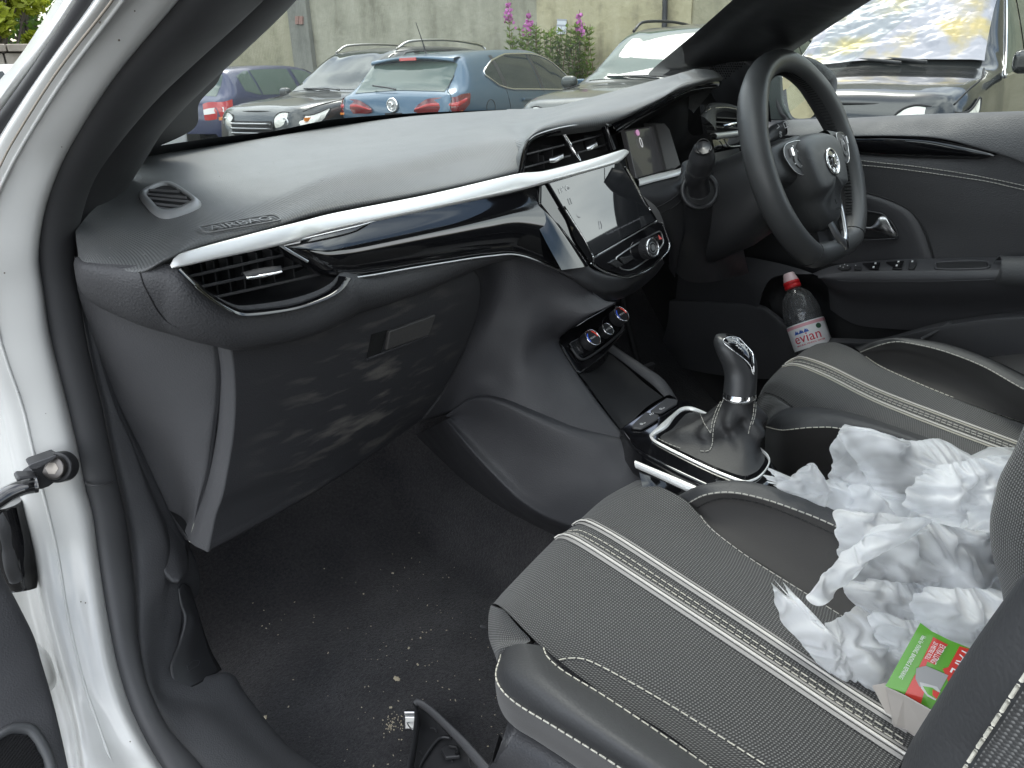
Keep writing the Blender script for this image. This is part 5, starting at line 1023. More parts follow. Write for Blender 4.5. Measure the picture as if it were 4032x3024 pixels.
m_btn = M('gloss button', (.02, .02, .021), .2, coat=.5)
for pts in ([(1140, 1510), (1205, 1470), (1285, 1525), (1225, 1560)], [(1238, 1462), (1360, 1440), (1380, 1475), (1290, 1528)], [(1580, 1275), (1625, 1250), (1655, 1300), (1610, 1315)], [(1500, 1300), (1570, 1260), (1600, 1310), (1560, 1340)]):
    prism('control_button', fs.poly(pts, 'c', .0045), fs.z*.003, m_btn, dash, .0012)
u, v = fs.uv('c', 1490, 1380)
mb = MB(); mb.add(*disc(fs, u, v, .0165, .005, .021, 32, .96)); bevel(fixn(mb.build('volume_knob', m_smooth, dash)), .001)
mb = MB()
for i in range(36):
    t = 2*math.pi*i/36; mb.box(fs.p(u+.0165*math.cos(t), v+.0165*math.sin(t), .012), fs.z*.0065, (fs.x*math.cos(t)+fs.y*math.sin(t))*.0006, (-fs.x*math.sin(t)+fs.y*math.cos(t))*.0007)
tag(mb.build('knob_ribs', m_smooth, dash), kind='stuff')
mb = MB(); mb.add(*ringgeo(fs, u, v, .0145, .0014, .0215)); mb.build('knob_ring', m_chrome, dash, True)
mb = MB(); mb.add(*disc(fs, u, v, .005, .0205, .0225, 20)); mb.add(*ringgeo(fs, u, v, .0085, .0006, .0215)); mb.build('knob_symbol', m_satin, dash)
m_red = M('red warning triangle', (.5, .09, .09), .4, emit=(.6, .12, .1, .15))
tri = fs.poly([(1602, 1250), (1642, 1288), (1612, 1295)], 'c', .0082); mesh('hazard_triangle', tri, [(0, 1, 2)], m_red, dash, False)
m_icon = M('screen lettering', (.02, .02, .022), .03, spec=.7, coat=1.0, coat_r=.02, emit=(.55, .6, .66, .12))
for s, x, y, sz in (('19°C', 740, 828, .0115),):
    u, v = fs.uv('c', x, y); text('screen_lettering', s, fs, u, v, sz, m_icon, dash, w=.0036, ext=0)
def icon(lines, nm='screen_icon', r=.0004):
    mb = MB()
    for pts in lines: mb.tube(fs.poly(pts, 'c', .0036), r, 4)
    mb.build(nm, m_icon, dash)
icon([[(785, 800), (795, 812), (788, 826), (779, 812), (785, 800)]]); icon([[(780, 912), (800, 906), (818, 958), (798, 965), (780, 912)]])
icon([[(868, 1055), (872, 1075), (890, 1088), (898, 1080)]]); icon([[(1070, 1120), (1075, 1160), (1080, 1195)], [(1085, 1120), (1100, 1160), (1095, 1190)]])
u, v = fs.uv('c', 1300, 1165); 
ax_ = np.array(fs.uv('c', 1420, 1110))-np.array(fs.uv('c', 1160, 1235)); rot = math.atan2(ax_[1], ax_[0])
text('screen_small_lettering', 'To comply with your agreement, please allow access', fs, u, v, .0042, m_icon, dash, w=.0036, ext=0, rot=rot)
# bulge below the screen unit
hb_t = CV('Y', [('c', 780, 1570, .805), ('c', 1000, 1515, .792), ('c', 1125, 1598, .785), ('c', 1300, 1652, .783), ('c', 1430, 1632, .786), ('c', 1570, 1565, .795), ('c', 1710, 1425, .81), ('c', 1745, 1350, .82)])
hb_m = CV('Y', [(5, 1480, 125, .80), (5, 1570, 170, .79), (5, 1660, 230, .785), (5, 1760, 262, .783), (5, 1860, 250, .787), (5, 1950, 200, .795), (5, 2060, 110, .81), (5, 2110, 30, .83)])
hb_b = CV('Y', [(5, 1480, 130, .82), (5, 1570, 190, .82), (5, 1690, 280, .82), (5, 1780, 302, .82), (5, 1860, 290, .825), (5, 1960, 235, .83), (5, 2060, 150, .84), (5, 2120, 70, .85)])
hb_t, hb_m, hb_b = (q+np.array((0, .018, 0)) for q in (hb_t, hb_m, hb_b))
loft('screen_chin', [hb_t+np.array((0, .01, .003)), hb_t, .5*(spl(hb_t, 8)+spl(hb_m, 8))+np.array((0, -.003, 0)), hb_m, hb_b, hb_b+np.array((0, .06, .0))], m_smooth, dash, nu=60, nv=6)
# left flank of the centre stack
Xr = lambda *p: CV('X', [(5,)+q for q in p])
stack = loft('stack_side', [
  np.vstack((CV('Y', [(5, 880, 70, .86)]), Xr((1000, 40, -.185), (1150, 18, -.150), (1300, 35, -.118), (1470, 115, -.085), (1700, 285, -.055), (1775, 300, -.045)))),
  np.vstack((CV('Y', [(5, 935, 210, .875)]), Xr((1040, 200, -.185), (1180, 200, -.155), (1300, 220, -.13), (1440, 280, -.105), (1580, 375, -.088), (1650, 365, -.075)))),
  np.vstack((CV('Y', [(5, 905, 400, .895)]), Xr((1000, 400, -.195), (1130, 410, -.172), (1250, 430, -.15), (1350, 460, -.125), (1410, 510, -.10), (1440, 508, -.09)))),
  np.vstack((CV('Y', [(5, 840, 580, .915)]), Xr((950, 580, -.207), (1080, 600, -.185), (1200, 610, -.165), (1310, 590, -.135), (1400, 590, -.108), (1425, 560, -.093)))),
  np.vstack((CV('Y', [(5, 770, 730, .935)]), Xr((890, 730, -.217), (1020, 760, -.197), (1170, 780, -.178), (1320, 760, -.148), (1440, 720, -.115), (1520, 720, -.095)))),
  np.vstack((CV('Y', [(5, 690, 870, .955)]), Xr((830, 830, -.225), (980, 840, -.207), (1180, 900, -.185), (1400, 960, -.152), (1580, 950, -.118), (1670, 930, -.096)))),
  np.vstack((CV('Y', [(5, 560, 1045, .975)]), Xr((740, 990, -.235), (960, 890, -.212), (1150, 940, -.192), (1420, 1050, -.158), (1680, 1125, -.122), (1855, 1168, -.097))))], m_plas_dark, dash, nu=50, nv=6, thick=.004)
# air-conditioning controls
cTL, cTR, cBR, cBL = P(5, 1425, 530, -.088, 'X'), P(5, 1790, 318, .085, 'X'), P(5, 1838, 470, .088, 'X'), P(5, 1552, 742, -.086, 'X')
fc = Fr(.25*(cTL+cTR+cBR+cBL), cTR-cTL, cTL-cBL)
prism('climate_panel', fc.poly([(1420, 545), (1440, 508), (1600, 400), (1770, 306), (1800, 345), (1838, 430), (1835, 480), (1700, 640), (1560, 745), (1535, 730)], 5, 0), -fc.z*.02, m_gloss, dash, .003)
tube('climate_panel_line', spl(fc.poly([(1490, 590), (1540, 655), (1580, 660), (1700, 580), (1800, 490), (1815, 450)], 5, .004), 40), .0022, m_smooth, dash, n=6)
prism('climate_display', fc.poly([(1480, 560), (1540, 530), (1570, 620), (1525, 640)], 5, .001), fc.z*.003, m_btn, dash, .001)
for x, y, r, h, bl in ((1610, 545, .0155, .017, 1), (1712, 485, .0115, .013, 0), (1788, 400, .0155, .017, 1)):
    u, v = fc.uv(5, x, y); u -= .006; 
    mb = MB(); mb.add(*disc(fc, u, v, r, 0, h, 28, .95)); kn = bevel(fixn(mb.build('climate_knob', m_smooth, dash)), .001)
    mb = MB(); mb.add(*ringgeo(fc, u, v, r*.92, .0014, h+.0004)); mb.build('climate_ring', m_chrome, dash, True)
    if bl:
        mb = MB(); a = [fc.p(u+r*.72*math.cos(t), v+r*.72*math.sin(t), h+.0004) for t in np.linspace(R(200), R(120), 8)]; mb.tube(a, .0008, 5); mb.build('cold_mark', M('blue mark', (.02, .08, .5), .5, emit=(.05, .15, .8, .25)), dash)
        mb = MB(); a = [fc.p(u+r*.72*math.cos(t), v+r*.72*math.sin(t), h+.0004) for t in np.linspace(R(60), R(-10), 8)]; mb.tube(a, .0008, 5); mb.build('hot_mark', M('red mark', (.5, .03, .02), .5, emit=(.8, .08, .05, .25)), dash)
    text('climate_lettering', 'MONO' if bl else 'AUTO', fc, u, v, .0046, m_whitemark, dash, w=h+.0006, ext=.0001)
# ================================================================ centre console
con = car_part('centre_console', (0, .6, .26), 'black centre console with gloss shifter plate and silver edging between the seats')
# lower flank towards the passenger footwell
k0 = CV('X', [(5, 725, 1008, -.238), (5, 850, 912, -.224), (5, 960, 883, -.214), (5, 1080, 908, -.203), (5, 1250, 978, -.183), (5, 1500, 1078, -.150), (5, 1700, 1130, -.122), (5, 1855, 1166, -.099), (5, 1905, 1230, -.10), (5, 1960, 1330, -.105), (5, 2212, 1460, -.105)])
k1 = CV('X', [(5, 730, 1015, -.242), (5, 860, 935, -.230), (5, 965, 920, -.222), (5, 1090, 955, -.210), (5, 1250, 1030, -.192), (5, 1500, 1150, -.160), (5, 1700, 1230, -.135), (5, 1830, 1290, -.118), (5, 1890, 1350, -.118), (5, 1940, 1420, -.122), (5, 2180, 1560, -.122)])
k2 = CV('X', [(5, 735, 1025, -.245), (5, 830, 1110, -.240), (5, 930, 1210, -.234), (5, 1050, 1330, -.226), (5, 1200, 1470, -.214), (5, 1340, 1560, -.206), (5, 1480, 1610, -.20), (5, 1620, 1650, -.195), (5, 1740, 1700, -.19), (5, 1840, 1740, -.19), (5, 2060, 1850, -.19)])
k3 = CV('X', [(5, 720, 1030, -.250), (5, 800, 1130, -.250), (5, 890, 1240, -.246), (5, 1010, 1370, -.238), (5, 1150, 1510, -.226), (5, 1290, 1610, -.218), (5, 1420, 1670, -.212), (5, 1560, 1720, -.207), (5, 1680, 1780, -.20), (5, 1780, 1830, -.20), (5, 2000, 1930, -.20)])
k4 = CV('Z', [(5, 440, 1180, .33), (5, 560, 1290, .30), (5, 680, 1400, .27), (5, 800, 1500, .255), (5, 920, 1580, .25), (5, 1060, 1660, .245), (8, 1080, 140, .245), (8, 1200, 215, .245), (8, 1310, 290, .245), (8, 1400, 340, .245), (8, 1650, 480, .245)])
flank = loft('console_flank', [k0+np.array((.02, 0, -.004)), k0, .5*(k0+k1)+np.array((-.003, 0, .003)), k1, .5*(k1+k2)+np.array((.006, 0, 0)), k2, k3, .5*(k3+k4), k4, k4+np.array((0, 0, -.05))], m_plas_dark, con, nu=60, nv=5)
tube('console_gap', CV('X', [(5, 1958, 1330, -.103), (5, 1948, 1370, -.108), (5, 1942, 1420, -.118)]), .001, m_deep, con, n=5, ns=8)
# tray and far rim
loft('console_tray', [CV('X', [(5, 1480, 700, -.088), (5, 1560, 760, -.088), (5, 1700, 950, -.09), (5, 1850, 1150, -.093)]), CV('X', [(5, 1600, 740, -.05), (5, 1650, 800, -.05), (5, 1740, 930, -.06), (5, 1850, 1085, -.075)]),
   CV('X', [(5, 1690, 690, .03), (5, 1760, 740, .03), (5, 1850, 850, .02), (5, 1960, 960, -.02)]), CV('X', [(5, 1740, 620, .075), (5, 1840, 700, .075), (5, 1950, 800, .07), (5, 2070, 890, .05)])], m_deep, con, nu=24, nv=6)
ribbon('console_rim', CV('X', [(5, 1720, 585, .078), (5, 1800, 640, .078), (5, 1900, 720, .078), (5, 2020, 815, .075), (5, 2090, 880, .065)]), CV('X', [(5, 1760, 575, .10), (5, 1830, 625, .10), (5, 1950, 700, .10), (5, 2080, 790, .10), (6, 60, 930, .095)]), .006, m_plas_side, con, nu=30, nv=7, over=.3)
loft('console_far_side', [CV('X', [(5, 1760, 575, .10), (5, 1950, 700, .10), (5, 2080, 790, .10), (6, 60, 930, .095), (6, 300, 1080, .09), (6, 640, 1290, .08)]), np.array([(.12, .85, .3), (.12, .75, .3), (.12, .65, .3), (.12, .6, .3), (.12, .5, .3), (.12, .35, .3)])], m_deep, con, nu=24, nv=4)
# shifter plate
pc = P('e', 1400, 1250, .600, 'Z')
fp = Fr(pc, (1, 0, 0), (0, 1, .03))
plate = prism('shifter_plate', fp.poly([(700, 1105), (1035, 878), (1110, 866), (1265, 885), (1400, 960), (1700, 1120), (1900, 1275), (1945, 1350), (1990, 1450), (1975, 1530), (1850, 1620), (1640, 1680), (1480, 1610), (1200, 1480), (930, 1345), (820, 1270), (770, 1195)], 'e', 0), -fp.z*.045, m_gloss, con, .006, 3)
ribbon('plate_silver_edge', fp.poly([(860, 1322), (1000, 1380), (1200, 1460), (1400, 1545), (1560, 1610)], 'e', -.008)-fp.x*.006, fp.poly([(868, 1345), (1010, 1405), (1200, 1490), (1400, 1575), (1560, 1640)], 'e', -.016)-fp.x*.006, .004, m_silver, con, nu=30, nv=7, over=.2)
loft('plate_skirt', [fp.poly([(862, 1345), (1000, 1405), (1200, 1490), (1400, 1575), (1640, 1680)], 'e', -.018), fp.poly([(905, 1440), (1010, 1470), (1200, 1540), (1400, 1620), (1640, 1720)], 'e', -.035), fp.poly([(905, 1460), (1010, 1500), (1200, 1570), (1400, 1660), (1640, 1760)], 'e', -.06)], m_gloss, con, nu=24, nv=4)
m_key = M('dark grey key cap', (.05, .05, .053), .45)
for pts, marks in (([(800, 1110), (915, 998), (1025, 1020), (1018, 1055), (885, 1135), (812, 1128)], True), ([(955, 985), (1085, 882), (1180, 898), (1172, 930), (1045, 1005), (965, 1000)], False)):
    k = prism('seat_heater_button', fp.poly(pts, 'e', .0005), fp.z*.004, m_key, con, .0018)
    c = np.mean(pts, 0); u, v = fp.uv('e', *(c+np.array((-28, 28)))); mb = MB(); mb.add(*ringgeo(fp, u, v, .0022, .0004, .0052, 12, 5)); mb.tube([fp.p(u+.004, v-.001, .0052), fp.p(u+.008, v-.001, .0052)], .0006, 5); mb.build('button_marking', m_whitemark, con)
    if marks:
        u, v = fp.uv('e', 965, 1020); mb = MB()
        for a in range(3): mb.tube([fp.p(u-.004+a*.003, v-.002, .0052), fp.p(u-.003+a*.004, v+.002, .0052)], .0005, 5)
        mb.build('button_marking', m_whitemark, con)
# silver frame round the gaiter
fo = spl(fp.poly([(948, 1185), (965, 1150), (1190, 955), (1240, 940), (1310, 948), (1500, 1040), (1760, 1215), (1900, 1320), (1935, 1375), (1915, 1440), (1850, 1520), (1760, 1562), (1690, 1558), (1400, 1440), (1000, 1240)], 'e', .001), 90, True)
fi = spl(fp.poly([(1005, 1195), (1020, 1170), (1215, 1005), (1260, 985), (1320, 990), (1500, 1075), (1740, 1235), (1870, 1335), (1900, 1380), (1885, 1430), (1830, 1500), (1755, 1540), (1690, 1532), (1400, 1412), (1030, 1222)], 'e', .001), 90, True)
_nw = np.array([.5+.5*math.exp(-((q[0]+.05)/.03)**2) if q[1] > .58 else .45 for q in fo])[:, None]; fi = fo+(fi-fo)*_nw
g = np.array([fo, .5*(fo+fi)+fp.z*.003, fi, fi-fp.z*.012]); g = np.concatenate((g, g[:, :1]), 1); fixn(gmesh('gaiter_frame', g, m_silver, con))
# ================================================================ gear lever
gear = car_part('gear_lever', P('e', 1600, 1350, .60, 'Z'), 'manual gear lever with black and satin grey knob and stitched leather gaiter')
nb = P('e', 1685, 850, 0.0, 'X'); D0 = np.dot(nb-CAM, CH_)
hz = unit(np.array((CR_[0], CR_[1], 0))); fz = unit(np.array((CH_[0], CH_[1], 0)))
def sect(y, x0, x1, dep, n=28, tw=0.0, rise=0.0, sq=2.2):
    """one ring of the knob: measured left and right edge, real depth"""
    a, b = P('e', x0, y, D0, 'D'), P('e', x1, y, D0, 'D'); c = (a+b)/2; w = np.linalg.norm(b-a)/2; out = []
    for t in np.linspace(0, 2*math.pi, n, False):
        cx, sx = math.cos(t), math.sin(t); cx = math.copysign(abs(cx)**(2/sq), cx); sx = math.copysign(abs(sx)**(2/sq), sx)
        out.append(c+hz*w*cx+fz*dep*sx+np.array((0, 0, 1))*rise*cx)
    return np.array(out)
secs = [sect(862, 1558, 1806, .021), sect(820, 1556, 1812, .0215), sect(760, 1562, 1818, .0215), sect(700, 1565, 1822, .021), sect(640, 1557, 1822, .0205), sect(590, 1535, 1822, .021, rise=-.002), sect(545, 1508, 1818, .022, rise=-.004), sect(500, 1486, 1806, .0225, rise=-.006), sect(460, 1476, 1788, .0225, rise=-.007), sect(420, 1480, 1758, .021, rise=-.007), sect(388, 1496, 1720, .018, rise=-.006), sect(364, 1530, 1680, .012, rise=-.003), sect(354, 1570, 1640, .005, rise=-.001)]
g = np.array(secs); gl_ = []
for j in range(g.shape[1]): gl_.append(spl(g[:, j], 50))
g = np.array(gl_); g = np.concatenate((g, g[:1]), 0)
m_knob = M('satin grey knob', (.034, .035, .037), .38, metal=.1, rvar=(30, .04))
knob = fixn(gmesh('gear_knob', g, m_knob, gear))
_tk = bvh(knob)
def knobpatch(pts, lift, nm, m, n=50):
    e = onto(_tk, 'e', pts, lift, n, True)
    c2 = np.mean(pts, 0); rows_ = [e]
    pp = np.array(pts, float); 
    for s in (.75, .5, .25, .02): rows_.append(onto(_tk, 'e', [tuple(c2+(q-c2)*s) for q in pp], lift, n, True))
    k = min(len(r) for r in rows_); g = np.array([r[:k] for r in rows_]); g = np.concatenate((g, g[:, :1]), 1); return gmesh(nm, g, m, gear), e
cap, edge = knobpatch([(1550, 396), (1600, 370), (1660, 376), (1720, 406), (1762, 446), (1785, 500), (1795, 570), (1798, 670), (1790, 676), (1772, 610), (1728, 556), (1650, 495), (1572, 432)], .0008, 'knob_cap', m_gloss)
tube('knob_cap_edge', edge, .0009, m_chrome, gear, n=6, closed=True)
_tk2 = bvh(cap)
pa = onto(_tk2, 'e', [(1620, 400), (1690, 460), (1680, 395), (1640, 460)], .0)
if len(pa) == 4:
    fk = Fr(pa.mean(0), unit(pa[1]-pa[0]), pa[2]-pa[3])
    for s, x, y in (('1', 1690, 392), ('2', 1682, 462), ('3', 1635, 400), ('4', 1660, 440), ('5', 1632, 382), ('R', 1700, 432)):
        u, v = fk.uv('e', x, y); text('shift_pattern', s, fk, u, v, .0062, m_whitemark, gear, w=.0012, ext=.0002, rot=R(-70))
mb = MB(); mb.tube(onto(_tk2, 'e', [(1648, 402), (1690, 440)], .0008, 6), .0004, 4); mb.tube(onto(_tk2, 'e', [(1668, 385), (1655, 425)], .0008, 6), .0004, 4); mb.build('shift_pattern_lines', m_whitemark, gear)
ring = [sect(868, 1556, 1802, .0215), sect(862, 1548, 1812, .0225), sect(840, 1550, 1815, .0225), sect(812, 1553, 1812, .0222)]
g = np.array(ring); g = np.concatenate((g, g[:, :1]), 1); fixn(gmesh('knob_collar', g, m_chrome, gear))
# gaiter: leather skirt from the collar to the silver frame, with folds
base = fi-fp.z*.004; nB = 90
neck = sect(868, 1562, 1798, .019, nB, sq=2)
# match the start angle of neck and base rings
def ang(p, c): d = p-c; return math.atan2(np.dot(d, fz), np.dot(d, hz))
cb, cn = base.mean(0), neck.mean(0)
angs = np.linspace(-math.pi, math.pi, nB, False)
def byang(ringp, c):
    a = np.array([ang(q, c) for q in ringp]); o = np.argsort(a); a, rp_ = a[o], ringp[o]
    a = np.concatenate((a-2*math.pi, a, a+2*math.pi)); rp_ = np.vstack((rp_, rp_, rp_)); return np.stack([np.interp(angs, a, rp_[:, k]) for k in range(3)], 1)
B_, N_ = byang(base, cb+np.array((.01, -.01, 0))), byang(neck, cn)
lv = []
for t in np.linspace(0, 1, 46):
    row = []
    for j, a in enumerate(angs):
        # tower stays narrow, then spreads; the front part spreads higher up
        fr_ = .5+.5*math.cos(a-R(165)); e = 3.7-1.7*fr_
        w = t**e; p = N_[j]*(1-w)+B_[j]*w
        zz = N_[j][2]+(B_[j][2]-N_[j][2])*(t**(1.0-.18*fr_))
        p = np.array((p[0], p[1], zz))
        d = unit(np.array((p[0]-cn[0], p[1]-cn[1], 0)))
        fold = .0085*math.sin(a*3+5.5*t+.8)*math.sin(math.pi*min(1, t*1.05))**1.2*(.4+t)+.005*math.sin(a*7-9*t)*math.sin(math.pi*t)**2
        fold += .004*noise3(p, 22, 3.1)*math.sin(math.pi*t)
        bulge = .014*math.sin(math.pi*min(1, t*1.08))**1.2*(1-.3*fr_)
        row.append(p+d*(fold+bulge)+np.array((0, 0, .0025*noise3(p, 30, 9)*math.sin(math.pi*t))))
    lv.append(row)
g = np.array(lv); g = np.concatenate((g, g[:, :1]), 1)
gait = fixn(gmesh('gaiter', g, m_gaiter, gear))
_tgt = bvh(gait)
for pts in ([(1555, 880), (1520, 960), (1480, 1070), (1465, 1160), (1460, 1250), (1430, 1300), (1365, 1300)], [(1540, 885), (1500, 960), (1463, 1060), (1448, 1150)], [(1800, 880), (1795, 980), (1775, 1080), (1755, 1160)], [(1815, 880), (1812, 980), (1790, 1080)], [(1020, 1200), (1100, 1240), (1200, 1278)], [(1360, 990), (1400, 1080), (1445, 1150)]):
    s = onto(_tgt, 'e', pts, .0008, 40)
    if len(s) > 5: stitch('stitching', s, m_thread, gear, .004, .0025, .0006)
# ================================================================ steering wheel
_yw, _al = .143, .405
wu = np.array((math.cos(_yw), math.sin(_yw), 0)); wn = np.array((-math.sin(_yw), math.cos(_yw), 0)); wv = wn*math.sin(_al)+np.array((0, 0, math.cos(_al)))
fw = Fr((.395, .7385, .941), wu, wv); RW = .176
wheel = car_part('steering_wheel', fw.p(0, 0, 0), 'black leather steering wheel with flat bottom, silver V spoke and round chrome badge')
def at_w(f, w): return Fr(f.o+f.z*w, f.x, f.y)
def rim_path(th, rad=RW):
    s = math.sin(th); y = rad*s if s > -.86 else -rad*(.86+.05*(1-math.exp(-(-s-.86)/.05*1.0)))
    return fw.p(rad*math.cos(th), y)
th = np.linspace(0, 2*math.pi, 160, False)
path = spl([rim_path(t) for t in th], 160, True)
v, f = [], []
n = 18; cen = fw.o
for i, p in enumerate(path):
    T = unit(path[(i+1) % 160]-path[i-1]); nx = unit(np.cross(T, fw.z)); a_ = th[i]
    grip = .0212+.0018*math.exp(-((math.cos(a_-R(35))-1)/.03)**2)+.0018*math.exp(-((math.cos(a_-R(145))-1)/.03)**2)
    for j in range(n):
        t = 2*math.pi*j/n; v.append(p+nx*grip*.95*math.cos(t)+fw.z*grip*1.08*math.sin(t))
m_rim = M('wheel leather', (.055, .056, .057), .42, bump=('voro', 700, .12, .0008), rvar=(20, .05))
rim = fixn(mesh('rim', v, gridfaces(160, n, True, True), m_rim, wheel))
for a in (R(28), R(152), R(238), R(302)):
    p = rim_path(a); T = unit(rim_path(a+.02)-rim_path(a-.02)); nx = unit(np.cross(T, fw.z))
    tube('rim_seam', [p+nx*.0203*math.cos(t)+fw.z*.0231*math.sin(t) for t in np.linspace(0, 2*math.pi, 24, False)], .0008, m_stitch_b, wheel, n=5, closed=True)
mb = MB()
for k in range(150):
    a = 2*math.pi*k/150
    if 3.95 < a < 5.45 or .62 > a > .0 and False: continue
    p = rim_path(a, RW); T = unit(rim_path(a+.02)-rim_path(a-.02)); nx = unit(np.cross(T, fw.z)); nx = nx if np.dot(nx, fw.o-p) > 0 else -nx
    q = p+nx*.0207; mb.tube([q+fw.z*.006-T*.002, q+fw.z*.001+nx*.0006, q-fw.z*.006+T*.002], .0009, 5)
tag(mb.build('rim_stitching', m_stitch_b, wheel, True), kind='stuff')
# hub cushion
fr0 = fw; fw = Fr(fr0.p(-.018, -.028, 0), wu, wv)
shield = [(-.074, .030), (-.066, .052), (-.03, .062), (.03, .062), (.066, .052), (.074, .030), (.066, -.012), (.052, -.050), (.038, -.085), (.022, -.104), (0, -.108), (-.022, -.104), (-.038, -.085), (-.052, -.050), (-.066, -.012)]
sh = spl(np.array([(a*1.12, b*(1.08 if b > 0 else .84), 0) for a, b in shield]), 80, True)
rg = []
for w, s, c in ((-.020, 1.02, 0), (.012, 1.05, 0), (.028, 1.0, 0), (.038, .92, 0), (.043, .82, 0), (.045, .66, 0), (.046, .4, 0), (.0465, .03, 0)):
    rg.append([fw.p(x*s, (y+.01)*s-.01, w-(.014 if y*s < -.036 else (.014*max(0, min(1, (-.026-y*s)/.010)))) * (1 if w > .02 else .3)) for x, y, _ in sh])
g = np.array(rg); g = np.concatenate((g, g[:, :1]), 1)
m_hub = M('hub cushion skin', (.045, .046, .047), .48, bump=('voro', 700, .25, .001), rvar=(20, .05))
hub = fixn(gmesh('hub_cushion', g, m_hub, wheel))
fb = at_w(fw, .0468)
mb = MB(); mb.add(*ringgeo(fb, 0, .012, .0215, .0022, .001, 40)); mb.build('badge_ring', m_chrome, wheel, True)
mb = MB(); mb.add(*disc(fb, 0, .012, .0205, -.001, .0008, 36)); mb.build('badge_plate', M('badge silver', (.5, .5, .5), .2, metal=1.0), wheel)
mb = MB()
mb.tube([fb.p(-.012, .024, .002), fb.p(-.002, .018, .003), fb.p(.010, .022, .002)], .0022, 6); mb.tube([fb.p(-.004, .018, .003), fb.p(-.006, .008, .003), fb.p(.006, .004, .003), fb.p(.004, -.006, .002)], .0032, 6); mb.tube([fb.p(-.012, .006, .002), fb.p(-.008, -.002, .002)], .0022, 6)
mb.build('badge_emblem', m_chrome, wheel, True)
fl = at_w(fw, .0340)
text('airbag_lettering', 'AIRBAG', fl, 0, -.066, .0065, m_stitch_b, wheel, w=.0008, ext=.0002)
tube('airbag_symbol', [fl.p(-.002, -.048, .001), fl.p(-.002, -.057, .001), fl.p(.004, -.055, .001)], .0005, m_stitch_b, wheel, n=4)
fw = fr0
# side spokes with switch pods
for s in (-1, 1):
    sp = [[fw.p(s*x, y, w) for x, y, w in row] for row in (((.062, .044, .0), (.10, .040, .002), (.14, .036, .0), (.170, .034, -.004)), ((.062, .040, .024), (.10, .036, .021), (.14, .032, .014), (.168, .026, .006)), ((.062, .0, .026), (.10, .002, .023), (.14, .004, .015), (.168, .004, .006)), ((.060, -.030, .020), (.09, -.026, .018), (.13, -.018, .012), (.166, -.020, .004)), ((.058, -.036, -.004), (.09, -.034, -.004), (.13, -.026, -.004), (.166, -.026, -.006)))]
    fixn(gmesh('spoke', loftgrid([np.array(r) for r in sp], 20, 5), m_hub, wheel))
    fpod = Fr(fw.p(s*.102, .006, .0235), wu*.98-fw.z*s*.12, wv)
    po = [(-.030, .018), (-.022, .026), (.012, .026), (.026, .020), (.030, .006), (.016, -.018), (-.006, -.028), (-.024, -.022)]; po = [(s*x, y) for x, y in po]
    prism('switch_pod', [fpod.p(x, y, 0) for x, y in spl(np.array([(a, b, 0) for a, b in po]), 40, True)[:, :2]], fpod.z*.004, m_key, wheel, .0015)
    tube('pod_edge', [fpod.p(x*1.02, y*1.02, .004) for x, y in spl(np.array([(a, b, 0) for a, b in po]), 60, True)[:, :2]], .0007, m_satin, wheel, n=6, closed=True)
    mb = MB(); mb.add(*disc(fpod, s*-.006, -.002, .016, .004, .006, 28)); bevel(fixn(mb.build('switch_pad', M('grey switch pad', (.10, .10, .10), .4), wheel)), .0008)
    mb = MB(); mb.add(*disc(fpod, s*-.006, -.002, .006, .006, .0075, 20)); mb.build('switch_button', m_key, wheel)
    mb = MB(); fpod.box(mb, s*.014-.003, s*.014+.003, .004, .018, .004, .010); bevel(fixn(mb.build('switch_roller', m_chrome, wheel)), .001)
    for q, (x, y) in enumerate(((.004, .020), (-.006, .010), (-.006, -.014), (.012, -.008))):
        mb = MB(); fpod.box(mb, s*x-.0015, s*x+.0015, y-.001, y+.001, .0062, .0068); mb.build('switch_marking', m_whitemark, wheel)
# lower spoke: gloss web with the silver V
web = [[fw.p(x, y, w) for x, y, w in row] for row in (((-.050, -.070, .004), (-.046, -.10, .002), (-.044, -.135, .0), (-.05, -.165, -.004)), ((-.030, -.085, .016), (-.026, -.11, .014), (-.022, -.14, .012), (-.022, -.170, .010)), ((0, -.10, .012), (0, -.12, .010), (0, -.145, .010), (0, -.172, .012)), ((.030, -.085, .016), (.026, -.11, .014), (.022, -.14, .012), (.022, -.170, .010)), ((.050, -.070, .004), (.046, -.10, .002), (.044, -.135, .0), (.05, -.165, -.004)))]
fixn(gmesh('lower_spoke', loftgrid([np.array(r) for r in web], 24, 5), m_smooth, wheel))
for s in (-1, 1):
    a = [fw.p(s*x, y, w) for x, y, w in ((.046, -.080, .018), (.037, -.11, .019), (.024, -.142, .020), (.004, -.166, .022))]; b = [fw.p(s*x, y, w) for x, y, w in ((.028, -.092, .020), (.021, -.114, .022), (.010, -.138, .023), (.0, -.146, .024))]
    ribbon('silver_v', a, b, .004, m_satin, wheel, nu=20, nv=7, over=.2)
